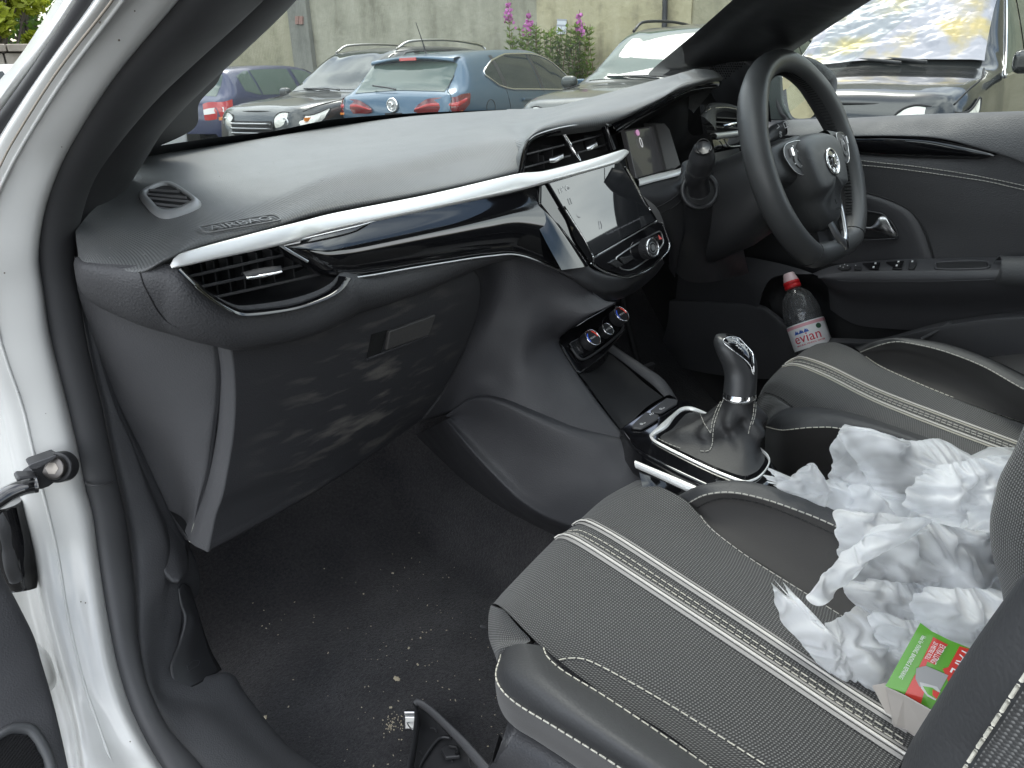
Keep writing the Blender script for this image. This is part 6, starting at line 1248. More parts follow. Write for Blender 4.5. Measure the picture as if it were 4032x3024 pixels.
# ================================================================ steering column with stalks
colm = car_part('steering_column', fw.p(0, 0, -.12), 'smooth black steering column shroud with stalks behind the wheel')
rg = []
for w, hw, hh, dy in ((-.012, .050, .045, 0), (-.025, .062, .055, -.004), (-.06, .070, .068, -.010), (-.10, .074, .078, -.018), (-.15, .076, .085, -.026), (-.22, .076, .088, -.03)):
    ring = []
    for t in np.linspace(0, 2*math.pi, 48, False):
        c, s = math.cos(t), math.sin(t); e = 2/3.2
        ring.append(fw.p(math.copysign(abs(c)**e, c)*hw, math.copysign(abs(s)**e, s)*hh+dy, w))
    rg.append(ring)
g = np.array(rg); g = np.concatenate((g, g[:, :1]), 1)
fixn(gmesh('column_shroud', g, m_smooth, colm))
st = P(3, 195, 1190, .80), P(3, 178, 1090, .79), P(3, 205, 1010, .775), P(3, 212, 930, .765)
tube('indicator_stalk', [st[0], .5*(st[0]+st[1]), st[1], st[2], st[3], st[3]+unit(st[3]-st[2])*.004], [.018, .017, .0195, .0205, .0205, .014], m_smooth, colm, n=20, ns=24)
fstk = Fr(st[3]+unit(st[3]-st[2])*.0045-CH_*.004, CR_, CU_)
mb = MB(); mb.add(*ringgeo(fstk, 0, 0, .011, .0007, .001, 28, 5)); mb.build('stalk_button', m_stitch_b, colm, True)
for t in (.45, .55):
    c = st[2]*(1-t)+st[1]*t; d = unit(st[2]-st[1]); x = unit(np.cross(d, CH_)); y = np.cross(d, x)
    tube('stalk_ring', [c+.0203*(math.cos(a)*x+math.sin(a)*y) for a in np.linspace(0, 2*math.pi, 28, False)], .0007, m_stitch_b, colm, n=5, closed=True)
fh = Fr(P(3, 195, 1185, .815), CR_, CU_)
mb = MB(); mb.add(*ringgeo(fh, 0, 0, .029, .004, 0, 40, 8)); mb.build('stalk_socket', m_smooth, colm, True)
mb = MB(); mb.add(*disc(fh, 0, 0, .028, -.02, -.004, 32)); mb.build('stalk_socket_recess', m_deep, colm)
wt = [P(3, 600, 872, .80), P(3, 640, 840, .80), P(3, 690, 808, .795), P(3, 722, 795, .79)]
tube('wiper_stalk', wt, [.010, .0125, .0135, .0125], m_smooth, colm, n=18, ns=16)
fwk = Fr(P(3, 682, 812, .795)-CH_*.0145, unit(wt[3]-wt[1]), CU_)
text('stalk_lettering', 'OFF', fwk, -.006, -.010, .006, m_whitemark, colm, w=.001, rot=R(60)); 
mb = MB(); mb.tube([fwk.p(.006, -.004, .001), fwk.p(.014, -.004, .001), fwk.p(.013, .005, .001), fwk.p(.007, .005, .001), fwk.p(.006, -.004, .001)], .0006, 4); mb.tube([fwk.p(-.008, .002, .001), fwk.p(-.002, .003, .001), fwk.p(-.003, .008, .001)], .0006, 4); mb.build('stalk_symbol', m_whitemark, colm)
# ================================================================ driver's door with mirror
dd = car_part('car_door', (.72, .5, .3), "closed driver's door with gloss insert, chrome handle, armrest switches and deep pocket")
x_ = lambda c, *p: CV('X', [(c,)+q for q in p])
def ry(q): return np.vstack((q, q[-1]+np.array((0, -.30, .012)), q[-1]+np.array((0, -.75, .03))))
belt = x_(3, (560, 752, .735), (750, 745, .74), (1050, 737, .74), (1500, 714, .74), (1850, 702, .74), (2212, 690, .74), (2700, 672, .74))
b1 = x_(3, (560, 770, .715), (750, 765, .715), (1050, 757, .715), (1500, 738, .715), (1850, 728, .715), (2212, 718, .715), (2700, 700, .715))
b2 = x_(3, (560, 810, .69), (750, 806, .69), (1050, 800, .69), (1500, 800, .69), (1850, 805, .69), (2212, 830, .69), (2700, 870, .69))
b3 = x_(3, (560, 845, .675), (750, 845, .675), (1050, 848, .675), (1400, 845, .675), (1700, 862, .675), (2040, 948, .675), (2500, 1080, .675))
belt, b1, b2, b3 = (ry(q) for q in (belt, b1, b2, b3))
dtop = loft('door_top_pad', [belt+np.array((.03, 0, -.01)), belt, b1, b2, b3, b3+np.array((.012, 0, 0))], m_padleather, dd, nu=110, nv=6)
i1 = x_('i', (520, 612, .683), (900, 614, .683), (1150, 618, .683), (1400, 635, .683), (1700, 695, .68), (1850, 725, .68), (1972, 753, .68)); i2 = x_('i', (520, 715, .690), (900, 765, .690), (1150, 782, .69), (1400, 792, .69), (1700, 798, .688), (1860, 798, .686), (1978, 757, .681))
ribbon('door_gloss_insert', i1, i2, .008, m_gloss, dd, nu=60, nv=9)
tube('insert_gap', np.vstack((i1, i2[::-1])), .0016, m_deep, dd, n=6, ns=80, closed=True)
c0 = x_('i', (520, 720, .692), (900, 770, .692), (1150, 788, .692), (1450, 800, .692), (1800, 806, .69), (1980, 762, .686), (2300, 860, .684), (2700, 980, .684))
c1 = x_('i', (520, 830, .687), (900, 850, .687), (1150, 880, .687), (1450, 920, .687), (1750, 960, .687), (1950, 990, .687), (2300, 1060, .687), (2700, 1180, .687))
c2 = x_('i', (520, 1060, .695), (900, 1095, .695), (1150, 1130, .695), (1450, 1200, .693), (1750, 1230, .69), (1950, 1260, .69), (2300, 1300, .69), (2700, 1400, .69))
c3 = x_('i', (520, 1400, .705), (900, 1400, .705), (1150, 1400, .705), (1450, 1420, .70), (1750, 1440, .695), (1950, 1450, .695), (2300, 1480, .695), (2700, 1560, .695))
c4 = x_('i', (520, 1690, .705), (900, 1680, .705), (1150, 1672, .705), (1450, 1664, .70), (1750, 1660, .70), (1950, 1660, .70), (2300, 1660, .70), (2700, 1690, .70))
c0, c1, c2, c3, c4 = (ry(q) for q in (c0, c1, c2, c3, c4))
mid = loft('door_middle_panel', [c0, c1, c2, c3, c4], m_padleather, dd, nu=100, nv=6)
_tm = bvh(mid)
for pts in ([(700, 803), (1000, 838), (1300, 870), (1700, 928), (2000, 985), (2300, 1050)], [(700, 845), (1100, 882), (1500, 935), (1900, 995), (2100, 1040), (2300, 1085)]):
    stitch('door_stitching', onto(_tm, 'i', pts, .0008, 60), m_thread, dd, .0045, .0022, .00075)
# handle zone
h0 = x_('i', (700, 1050, .695), (810, 1078, .695), (1000, 1128, .695), (1190, 1205, .695), (1295, 1290, .695), (1370, 1420, .695), (1420, 1560, .695), (1455, 1690, .695))
h1 = x_('i', (700, 1090, .688), (800, 1120, .688), (960, 1165, .688), (1130, 1240, .688), (1225, 1320, .688), (1290, 1440, .688), (1340, 1570, .688), (1370, 1690, .688))
h2 = x_('i', (700, 1400, .695), (760, 1410, .695), (850, 1420, .695), (950, 1440, .695), (1030, 1470, .695), (1100, 1530, .693), (1180, 1600, .692), (1230, 1690, .692))
h3 = x_('i', (600, 1690, .70), (650, 1690, .70), (700, 1690, .70), (760, 1690, .70), (820, 1690, .70), (880, 1690, .70), (940, 1690, .70), (1000, 1690, .70))
hz_ = loft('handle_surround', [h0+np.array((.012, 0, 0)), h0, h1, h2, h3], m_plas, dd, nu=50, nv=6)
tube('surround_gap', h0+np.array((-.001, 0, .001)), .0016, m_deep, dd, n=6, ns=40)
_th = bvh(hz_)
rq = onto(_th, 'i', [(760, 1255), (1000, 1262), (1060, 1300), (1120, 1370), (1152, 1460), (1110, 1478), (760, 1470)], .0025)
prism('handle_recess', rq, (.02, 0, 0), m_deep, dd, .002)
tube('recess_rim', np.vstack((rq,)), .0016, m_plas, dd, n=6, ns=60, closed=True)
ribbon('door_handle', x_('i', (780, 1372, .668), (900, 1376, .664), (945, 1360, .66), (985, 1300, .66), (1012, 1284, .662), (1050, 1292, .662)), x_('i', (780, 1396, .668), (920, 1400, .662), (990, 1418, .658), (1060, 1448, .658), (1120, 1466, .66), (1146, 1455, .662)), .008, m_chrome if False else m_satin, dd, nu=40, nv=9, over=.3, thick=.003)
# armrest with window switches
a0 = x_('n', (430, 165, .68), (520, 128, .675), (640, 95, .675), (1000, 58, .68), (1440, 44, .685), (1980, 36, .69), (2500, 20, .69))
a1 = x_('n', (470, 190, .64), (560, 172, .632), (700, 160, .628), (1000, 150, .628), (1440, 145, .628), (1980, 140, .628), (2500, 135, .628))
a2 = x_('n', (500, 212, .635), (580, 222, .625), (720, 232, .622), (1000, 234, .622), (1500, 230, .622), (1980, 216, .622), (2500, 205, .622))
a3 = x_('n', (530, 250, .65), (620, 290, .64), (760, 318, .64), (1000, 330, .64), (1500, 330, .64), (1980, 320, .64), (2500, 310, .64))
a4 = x_('n', (560, 300, .68), (680, 380, .68), (800, 430, .68), (1000, 450, .68), (1500, 470, .68), (1980, 470, .68), (2500, 460, .68))
a0, a1, a2, a3, a4 = (ry(q) for q in (a0, a1, a2, a3, a4))
arm = loft('armrest', [a0+np.array((.01, 0, 0)), a0, .5*(a0+a1), a1+np.array((.002, 0, .001)), a1, .5*(a1+a2)+np.array((-.003, 0, 0)), a2, a3, a4, a4+np.array((.02, 0, -.05))], m_plas, dd, nu=130, nv=5)
_ta = bvh(arm)
tube('armrest_line', onto(_ta, 'n', [(640, 224), (900, 233), (1500, 229), (1970, 215)], .0006, 40), .0009, m_key, dd, n=5)
def key(pts, nm='window_switch', m=None, h=.003, lift=.0008):
    q = onto(_ta, 'n', pts, lift)
    if len(q) > 2: return prism(nm, q, (-.0002, 0, h), m or m_gloss, dd, .0008)
key([(640, 128), (670, 108), (730, 105), (755, 122), (735, 142), (670, 148)], 'mirror_switch', m_smooth); key([(772, 118), (800, 105), (842, 125), (835, 145), (780, 142)], 'mirror_selector', m_smooth)
for pts in ([(848, 92), (945, 85), (935, 112), (905, 140)], [(905, 140), (945, 85), (1000, 84), (985, 142)], [(1045, 82), (1135, 74), (1125, 130), (1090, 108)], [(1098, 136), (1135, 72), (1200, 72), (1180, 138)]): key(pts)
key([(1230, 130), (1245, 72), (1300, 68), (1308, 90), (1285, 136), (1240, 138)], 'lock_switch', m_smooth)
def mark(x, y, s=9):
    q = onto(_ta, 'n', [(x-s*.8, y-s*.7), (x+s, y-s*.8), (x+s*.8, y+s*.6), (x-s, y+s*.7)], .0045)
    if len(q) == 4: prism('switch_symbol', q, (0, 0, .0004), m_whitemark, dd)
for x, y in ((962, 95), (945, 128), (1155, 83), (1140, 116), (1272, 81)): mark(x, y)
for x, y in ((702, 105), (665, 120), (727, 116), (690, 130), (795, 114)): mark(x, y, 5)
key([(1478, 78), (1900, 68), (1905, 124), (1480, 132)], 'grab_recess', m_deep, .001, .0003)
g = onto(_ta, 'n', [(1478, 78), (1900, 68), (1905, 124), (1480, 132)], .001, 60, True); tube('grab_rim', g, .0022, m_plas, dd, n=6, closed=True)
ribbon('armrest_pad', x_('n', (1972, 60, .66), (1985, 30, .662), (2200, 28, .664), (2600, 20, .664)), x_('n', (1985, 185, .62), (2015, 240, .622), (2210, 258, .622), (2600, 250, .622)), .02, m_leather, dd, nu=40, nv=11, over=.2)
# lower panel: speaker zone, pocket rim and pocket
l0 = x_('n', (-700, 100, .70), (-300, 40, .70), (0, 60, .69), (250, 110, .685), (430, 165, .68), (520, 215, .68), (640, 330, .69), (800, 430, .70), (1500, 470, .70), (2500, 470, .70))
l4 = x_('n', (-900, 900, .70), (-500, 1000, .70), (-100, 1050, .69), (100, 1050, .685), (300, 1000, .68), (500, 950, .68), (700, 950, .68), (1100, 950, .68), (1700, 900, .68), (2500, 850, .68))
l3 = x_('n', (-800, 600, .69), (-400, 650, .69), (0, 680, .675), (150, 700, .655), (330, 730, .64), (500, 750, .635), (700, 752, .635), (1000, 745, .64), (1600, 600, .66), (2500, 560, .67))
l2 = x_('n', (-780, 400, .69), (-380, 420, .69), (-40, 450, .67), (80, 520, .655), (240, 640, .645), (450, 720, .64), (700, 738, .64), (1000, 735, .645), (1590, 585, .665), (2500, 520, .675))
l1 = x_('n', (-750, 250, .69), (-350, 220, .69), (-60, 260, .67), (0, 330, .66), (100, 480, .66), (300, 640, .665), (600, 690, .67), (1000, 690, .675), (1540, 550, .68), (2500, 500, .68))
l2, l3, l4 = (ry(q) for q in (l2, l3, l4))
loft('lower_panel', [l2+np.array((.012, 0, .004)), l2, l3, l4], m_plas_side, dd, nu=130, nv=6)
loft('speaker_zone', [x_('n', (-700, 100, .70), (-500, 60, .70), (-200, 20, .695), (60, 60, .69), (300, 120, .69), (440, 168, .685)), x_('n', (-720, 300, .70), (-500, 300, .70), (-200, 240, .685), (-40, 250, .672), (40, 235, .668), (110, 190, .668)), x_('n', (-760, 640, .70), (-500, 640, .70), (-220, 500, .69), (-60, 460, .672), (-20, 420, .668), (-5, 330, .665))], m_plas, dd, nu=40, nv=6)
pk = [x_('n', (-20, 330, .668), (60, 225, .672), (130, 192, .675), (300, 178, .68), (440, 185, .683), (560, 262, .69), (720, 400, .70), (1000, 470, .70), (1300, 515, .70), (1540, 545, .70), (1600, 575, .69)),
      x_('n', (60, 400, .72), (110, 320, .73), (180, 280, .735), (320, 280, .74), (440, 300, .74), (560, 380, .74), (720, 480, .74), (1000, 540, .735), (1300, 560, .73), (1500, 570, .72), (1590, 580, .70)),
      x_('n', (100, 560, .72), (180, 520, .735), (260, 520, .74), (380, 540, .74), (480, 560, .74), (600, 590, .74), (760, 620, .74), (1000, 640, .735), (1250, 640, .73), (1450, 620, .72), (1580, 590, .70)),
      x_('n', (80, 640, .69), (240, 720, .70), (360, 760, .71), (460, 790, .715), (560, 800, .715), (680, 810, .715), (800, 815, .715), (1000, 800, .71), (1250, 770, .70), (1420, 690, .69), (1580, 590, .675))]
loft('door_pocket', pk, m_deep, dd, nu=60, nv=6)
tube('pocket_rim', x_('n', (1350, 718, .655), (1450, 665, .66), (1540, 610, .665), (1600, 578, .668)), .004, m_plas_side, dd, n=8, ns=20)
# outer skin, glass, weather strip
loft('door_skin', [np.array([(.80, 1.1, .97), (.81, .6, .985), (.81, -.1, 1.01), (.80, -.4, 1.02)]), np.array([(.85, 1.1, .8), (.86, .6, .8), (.86, -.1, .8), (.85, -.4, .8)]), np.array([(.85, 1.1, .5), (.86, .6, .5), (.86, -.1, .5), (.85, -.4, .5)]), np.array([(.80, 1.1, .3), (.81, .6, .3), (.81, -.1, .3), (.80, -.4, .3)])], m_white, dd, nu=20, nv=5)
bz = spl(belt[:-1], 12)
loft('door_window', [bz+np.array((.015, 0, -.01)), np.array([(.63, p[1]*.75-.1, 1.37) for p in bz])], m_sideglass, dd, nu=24, nv=8)
# driver-side pillar trim with tweeter grille, and the sail in front of the mirror
pl_l = CV('Y', [(3, 640, -95, .66), (3, 525, 0, .74), (3, 260, 215, .92), (3, 0, 422, 1.10), (2, 2060, 470, 1.20)]); pl_r = CV('Y', [(3, 1320, -95, .50), (3, 1172, 0, .56), (3, 940, 160, .70), (3, 725, 308, .82), (3, 640, 380, .90)])
pl_m = .5*(pl_l+pl_r)+np.array((-.015, -.015, 0))
loft('pillar_trim', [pl_l+np.array((.0, .04, 0)), pl_l, .5*(pl_l+pl_m)+np.array((-.006, -.006, 0)), pl_m, .5*(pl_r+pl_m)+np.array((-.004, -.004, 0)), pl_r, pl_r+np.array((.05, .01, 0))], m_smooth, body, nu=50, nv=5)
tw = loft('tweeter_housing', [CV('Y', [(3, -40, 470, 1.13), (3, 150, 350, 1.06), (3, 300, 290, 1.0), (3, 430, 290, .96), (3, 560, 330, .93), (3, 680, 390, .90)]), CV('Y', [(3, 60, 480, 1.10), (3, 220, 410, 1.03), (3, 310, 335, .98), (3, 420, 318, .95), (3, 530, 350, .92), (3, 650, 420, .90)]), CV('Y', [(3, 120, 500, 1.08), (3, 300, 450, 1.0), (3, 370, 400, .96), (3, 430, 390, .94), (3, 500, 410, .92), (3, 600, 470, .90)]), CV('Y', [(3, 200, 560, 1.06), (3, 320, 530, 1.0), (3, 400, 510, .97), (3, 460, 520, .95), (3, 540, 540, .94), (3, 620, 580, .92)]), CV('Y', [(3, 250, 720, 1.04), (3, 340, 720, 1.02), (3, 420, 720, 1.0), (3, 500, 720, .99), (3, 570, 740, .98), (3, 640, 760, .96)])], m_plas, dd, nu=40, nv=6)
_tt = bvh(tw)
mb = MB()
for yy in range(336, 500, 15):
    for xx in range(236, 545, 15):
        x = xx+(7 if (yy//15) % 2 else 0); px = (x-240)/300.
        if not (410-75*min(1, px*3.5) < yy < 500-(150*max(0, (x-345)/190.)) and yy > 330 and (x > 330 or yy < 415+ (x-240)*.9)): continue
        h = onto(_tt, 3, [(x, yy)], .0008)
        if len(h): fh_ = Fr(h[0], CR_, CU_); mb.add(*disc(fh_, 0, 0, .0017, 0, .0004, 8))
tag(mb.build('tweeter_holes', M('hole black', (.002, .002, .002), .9), dd), kind='stuff')
prism('mirror_sail', [P(3, 560, 752, .74, 'X'), P(3, 600, 480, .72, 'X'), P(3, 640, 440, .715, 'X'), P(3, 690, 470, .72, 'X'), P(3, 705, 650, .735, 'X'), P(3, 760, 745, .742, 'X')], (.012, 0, 0), M('green grey trim', (.05, .062, .058), .45), dd, .003)
tube('window_front_post', [P(3, 655, 455, .73, 'X'), P(3, 668, 560, .735, 'X'), P(3, 700, 690, .74, 'X'), P(3, 745, 748, .745, 'X')], .006, m_smooth, dd, n=8, ns=16)
# mirror
mo = CV('X', [(3, 700, 440, .90), (3, 770, 352, .93), (3, 850, 350, .97), (3, 930, 378, 1.0), (3, 1005, 432, 1.03), (3, 1048, 492, 1.05), (3, 1045, 560, 1.05), (3, 1012, 665, 1.03), (3, 975, 745, 1.0), (3, 880, 770, .96), (3, 770, 765, .91), (3, 725, 700, .89), (3, 705, 560, .89)])
mc = mo.mean(0); fwd = unit(np.array((.35, 1, 0)))
rg = [mo*1.0, mo+(mo-mc)*.02+fwd*.02, mo+(mo-mc)*-.02+fwd*.05, mc+(mo-mc)*.8+fwd*.08, mc+(mo-mc)*.4+fwd*.1, mc+(mo-mc)*.03+fwd*.105]
g = np.array([spl(r, 60, True) for r in rg]); g = np.concatenate((g, g[:, :1]), 1); fixn(gmesh('mirror_housing', g, M('dark grey mirror shell', (.05, .052, .052), .4), dd))
gi = np.array([spl(mo, 60, True), spl(mc+(mo-mc)*.86, 60, True)-fwd*.002, spl(mc+(mo-mc)*.84, 60, True)+fwd*.012]); gi = np.concatenate((gi, gi[:, :1]), 1); fixn(gmesh('mirror_rim', gi, m_plas_side, dd))
mg = CV('X', [(3, 712, 460, .895), (3, 790, 388, .92), (3, 850, 395, .955), (3, 920, 430, .985), (3, 965, 490, 1.0), (3, 962, 580, 1.0), (3, 920, 690, .975), (3, 870, 742, .95), (3, 790, 748, .915), (3, 742, 715, .895), (3, 715, 600, .89)])
fmg = Fr(mg.mean(0)+fwd*.004, (.93, -.36, 0), (.012, .03, 1)); mgp = fmg.poly([(712, 460), (745, 420), (790, 388), (850, 395), (920, 430), (965, 490), (962, 580), (920, 690), (870, 742), (790, 748), (742, 715), (715, 600)], 3)
prism('mirror_glass', spl(mgp, 50, True), fwd*.004, M('mirror silver', (.85, .86, .85), .02, metal=1.0), dd)
prism('mirror_arm', [P(3, 690, 690, .78, 'X'), P(3, 730, 640, .88, 'X'), P(3, 740, 740, .88, 'X'), P(3, 700, 750, .78, 'X')], fwd*.05, m_smooth, dd, .006)
# ================================================================ seats
def zc(c, *p): return CV('Z', [(c,)+q for q in p])
seat = car_part('car_seat', (-.36, .35, .27), 'front passenger seat in flecked black fabric with pale twin stripes, nearest the camera')
E8 = 8
colA = zc(8, (1000, 650, .53), (1075, 665, .558), (1320, 905, .562), (1700, 1195, .556), (2105, 1450, .55), (2355, 1640, .545), (2750, 1920, .535))
colB = zc(8, (1082, 560, .54), (1200, 600, .566), (1500, 800, .57), (1950, 1090, .562), (2400, 1380, .552), (2800, 1640, .545), (3250, 1920, .535))
colC = zc(8, (1395, 238, .548), (1520, 242, .57), (1760, 385, .573), (2212, 690, .566), (2700, 1015, .556), (3250, 1375, .546), (3590, 1590, .538))
colD = zc(8, (1505, 158, .55), (1620, 152, .57), (1860, 295, .573), (2300, 575, .566), (2800, 905, .556), (3250, 1200, .546), (3650, 1460, .538))
colE = zc(8, (1700, -15, .552), (1820, 5, .57), (2050, 140, .573), (2450, 400, .566), (2900, 690, .556), (3300, 940, .546), (3750, 1230, .538))
colF = zc(8, (1900, -128, .552), (2020, -105, .572), (2200, -15, .58), (2290, 75, .577), (2505, 280, .567), (2805, 470, .557), (3165, 700, .547), (3750, 1060, .538))
rows = [colA, colB, colC, colD, colE, colF]
def front(r): return np.vstack((r[0]+np.array((0, -.015, -.10)), r[0]+np.array((.0, .006, -.03)), r))
cush = loft('cushion_centre', [front(r) for r in rows], m_weave, seat, nu=80, nv=8)
_tc = bvh(cush)
def stripe(t, c, pts, w, parent, m1, m2, lift=.0012, flip=False):
    p, N_s = onto_n(t, c, pts, lift, 80)
    T = np.gradient(p, axis=0); side = np.cross(T, N_s); side /= np.linalg.norm(side, axis=1, keepdims=True)+1e-9
    gmesh('stripe', ribgrid(p-side*w/2, p+side*w/2, .0012, 80, 5), m1, parent)
    tube('stripe_cord', p+N_s*.0012, .0015, m2, parent, n=6)
    for s in (-1, 1): tube('stripe_edge', p+side*w*.2*s+N_s*.0011, .0005, m_stitch_b, parent, n=4)
stripe(_tc, 8, [(1512, 158), (1560, 128), (1620, 140), (1800, 240), (2212, 508), (2700, 828), (3200, 1165), (3600, 1420)], .0150, seat, m_tape, m_tape_w)
stripe(_tc, 8, [(1402, 240), (1450, 215), (1520, 235), (1700, 345), (2212, 682), (2700, 1005), (3200, 1340), (3600, 1600)], .0150, seat, m_tape, m_tape_w)
for pts in ([(1480, 190), (1560, 185), (1750, 285), (2212, 590), (2700, 915), (3200, 1250), (3560, 1480)], [(1465, 205), (1540, 205), (1730, 310), (2212, 625), (2700, 950), (3200, 1285), (3560, 1515)]): stitch('stripe_stitching', onto(_tc, 8, pts, .0008, 80), m_thread_w, seat, .0055, .0035, .0006)
stitch('cushion_stitching', onto(_tc, 8, [(1425, 990), (1500, 978), (1600, 990), (1800, 1090), (2105, 1265), (2400, 1450), (2700, 1640)], .0008, 80), m_thread_w, seat, .006, .003, .0007)
stitch('cushion_stitching', onto(_tc, 8, [(2285, 60), (2330, 130), (2400, 200), (2600, 350), (2850, 510), (3165, 705), (3500, 920)], .0008, 80), m_thread, seat, .0055, .003, .0006)
tube('corner_seam', onto(_tc, 8, [(1000, 668), (1060, 662), (1085, 690), (1160, 770), (1240, 860), (1310, 905)], .0004, 30), .0011, m_stitch_b, seat, n=5)
# near bolster, leather over a twill side
bol = [zc(8, (1330, 905, .556), (1450, 1045, .560), (1700, 1195, .556), (2000, 1395, .552), (2355, 1640, .545), (2750, 1920, .535)),
  zc(8, (1290, 895, .566), (1400, 1060, .578), (1660, 1240, .580), (1950, 1440, .578), (2280, 1670, .572), (2650, 1930, .565)),
  zc(8, (1200, 885, .572), (1290, 1070, .587), (1540, 1290, .592), (1850, 1510, .592), (2150, 1710, .588), (2500, 1950, .58)),
  zc(8, (1110, 905, .560), (1120, 1060, .575), (1330, 1270, .580), (1650, 1490, .582), (1950, 1690, .58), (2300, 1930, .575)),
  zc(8, (1062, 955, .530), (1032, 1100, .540), (1130, 1235, .545), (1400, 1405, .552), (1700, 1590, .555), (2000, 1790, .555))]
bo = loft('bolster', [bol[0]+np.array((.004, .0, -.012))]+bol, m_leather, seat, nu=60, nv=6)
side = [bol[-1], zc(8, (1062, 1030, .50), (1030, 1160, .505), (1110, 1300, .51), (1330, 1430, .515), (1600, 1600, .52), (1880, 1790, .52)), zc(8, (1080, 1100, .45), (1060, 1260, .45), (1130, 1390, .455), (1300, 1500, .46), (1540, 1660, .465), (1800, 1850, .465))]
loft('bolster_side', side+[side[-1]+np.array((.03, 0, -.02))], M('warm twill side', (.040, .037, .034), .85, sheen=.2, bump=('noise', 900, .25, .0008)), seat, nu=50, nv=6)
fcn = [zc(8, (1000, 645, .535), (1040, 660, .55), (1080, 672, .555)), zc(8, (985, 720, .525), (1060, 740, .545), (1165, 775, .556)), zc(8, (988, 850, .515), (1080, 850, .54), (1245, 862, .558)), zc(8, (1030, 970, .51), (1060, 930, .538), (1210, 890, .56)), zc(8, (1060, 1080, .47), (1080, 1000, .50), (1200, 950, .53))]
loft('front_corner', [f+np.array((0, 0, 0)) for f in fcn], m_weave, seat, nu=16, nv=6)
_tb = bvh(bo)
stitch('bolster_stitching', onto(_tb, 8, [(1325, 918), (1350, 975), (1450, 1062), (1700, 1215), (2000, 1415), (2330, 1640), (2600, 1820)], .0009, 80), m_thread_w, seat, .006, .003, .0008)
s_ = np.array([q for q in spl(bol[-1], 90)]); d_ = CAM-s_; d_ /= np.linalg.norm(d_, axis=1, keepdims=True)
stitch('bolster_stitching', s_+d_*.0025, m_thread_w, seat, .006, .003, .0009)
# moulded seat side cover
ribbon('side_cover', zc(8, (1110, 1362, .46), (1180, 1400, .455), (1320, 1490, .46), (1550, 1655, .465), (1850, 1870, .465)), zc(8, (1030, 1530, .40), (1035, 1640, .36), (1090, 1760, .34), (1250, 1900, .34), (1500, 2050, .34)), .03, M('seat side moulding', (.040, .040, .043), .36, bump=('voro', 520, .3, .0012)), seat, nu=40, nv=11, over=.3)
tube('seat_tag', zc(8, (985, 800, .50), (975, 790, .498), (940, 778, .495)), .0022, m_smooth, seat, n=6, ns=8)
# far bolster
fb_o = zc(6, (40, 1520, .50), (170, 1455, .52), (400, 1425, .53), (600, 1450, .54), (850, 1530, .54), (1100, 1630, .54), (1500, 1800, .54))
fb_t = zc(6, (60, 1505, .575), (200, 1440, .602), (400, 1410, .612), (580, 1435, .615), (820, 1505, .613), (1080, 1605, .608), (1500, 1780, .60))
fb_s = zc(6, (115, 1560, .572), (230, 1505, .598), (390, 1490, .608), (590, 1530, .61), (850, 1620, .608), (1060, 1710, .604), (1450, 1890, .598))
fb_i = zc(6, (150, 1580, .57), (280, 1560, .586), (430, 1560, .593), (600, 1620, .593), (820, 1740, .588), (1020, 1840, .584), (1400, 2030, .575))
fb_b = zc(6, (185, 1600, .573), (240, 1680, .57), (400, 1815, .566), (700, 2005, .557), (900, 2140, .55), (1060, 2240, .547), (1500, 2520, .54))
fb = loft('far_bolster', [fb_o, fb_t, fb_s], m_leather, seat, nu=60, nv=7)
fbi = loft('far_bolster_inner', [fb_s, fb_i, .5*(fb_i+fb_b)+np.array((0, 0, -.006)), fb_b], m_soft, seat, nu=60, nv=6)
stitch('far_bolster_stitching', spl(fb_s, 90)+np.array((0, 0, .0015)), m_thread, seat, .0055, .003, .0009)
stitch('far_bolster_stitching', onto(bvh(fbi), 6, [(180, 1578), (270, 1535), (400, 1520), (600, 1562), (850, 1660), (1050, 1750)], .0006, 60), m_stitch_b, seat, .0055, .003, .0008)
# backrest
bk_e = CV('X', [(9, 1360, 1900, -.52), (9, 1445, 1659, -.525), (9, 1500, 1515, -.53), (9, 1690, 1205, -.535), (9, 1850, 950, -.54), (9, 2085, 615, -.545), (9, 2300, 330, -.55), (9, 2600, -100, -.55)])
bk_s = CV('X', [(9, 1750, 1900, -.57), (9, 1890, 1659, -.57), (9, 1960, 1550, -.57), (9, 2050, 1420, -.575), (9, 2212, 1170, -.58), (9, 2400, 900, -.58), (9, 2600, 600, -.58), (9, 2900, 150, -.58)])
bk_o = bk_s+np.array((-.015, -.10, 0)); bk_in = bk_e+np.array((.06, -.03, 0)); bk_b = bk_e+np.array((.12, -.09, 0))
bk = loft('backrest_bolster', [bk_b, bk_in, bk_e+np.array((.012, -.004, 0)), bk_e, .5*(bk_e+bk_s)+np.array((-.004, .006, .003)), bk_s], m_leather, seat, nu=50, nv=6)
loft('backrest_side', [bk_s, bk_s+np.array((-.006, -.03, 0)), bk_o], m_weave2, seat, nu=40, nv=5)
stitch('backrest_stitching', spl(bk_s, 60)+np.array((-.002, .002, .001)), m_thread_w, seat, .007, .003, .0009)
fbk = [CV('X', [(6, 2300, 900, -.16), (6, 2212, 1080, -.165), (6, 2150, 1230, -.17), (6, 2060, 1400, -.175), (6, 2030, 1520, -.18), (6, 2000, 1659, -.18), (9, 2010, 300, -.185), (9, 2080, 600, -.19), (9, 2080, 800, -.20), (9, 1900, 1200, -.22)])]
loft('backrest_far_bolster', [fbk[0]+np.array((.06, -.05, 0)), fbk[0]+np.array((.02, -.004, 0)), fbk[0], fbk[0]+np.array((-.03, -.03, 0)), fbk[0]+np.array((-.10, -.10, 0)), fbk[0]+np.array((-.25, -.12, 0))], m_weave2, seat, nu=50, nv=5)
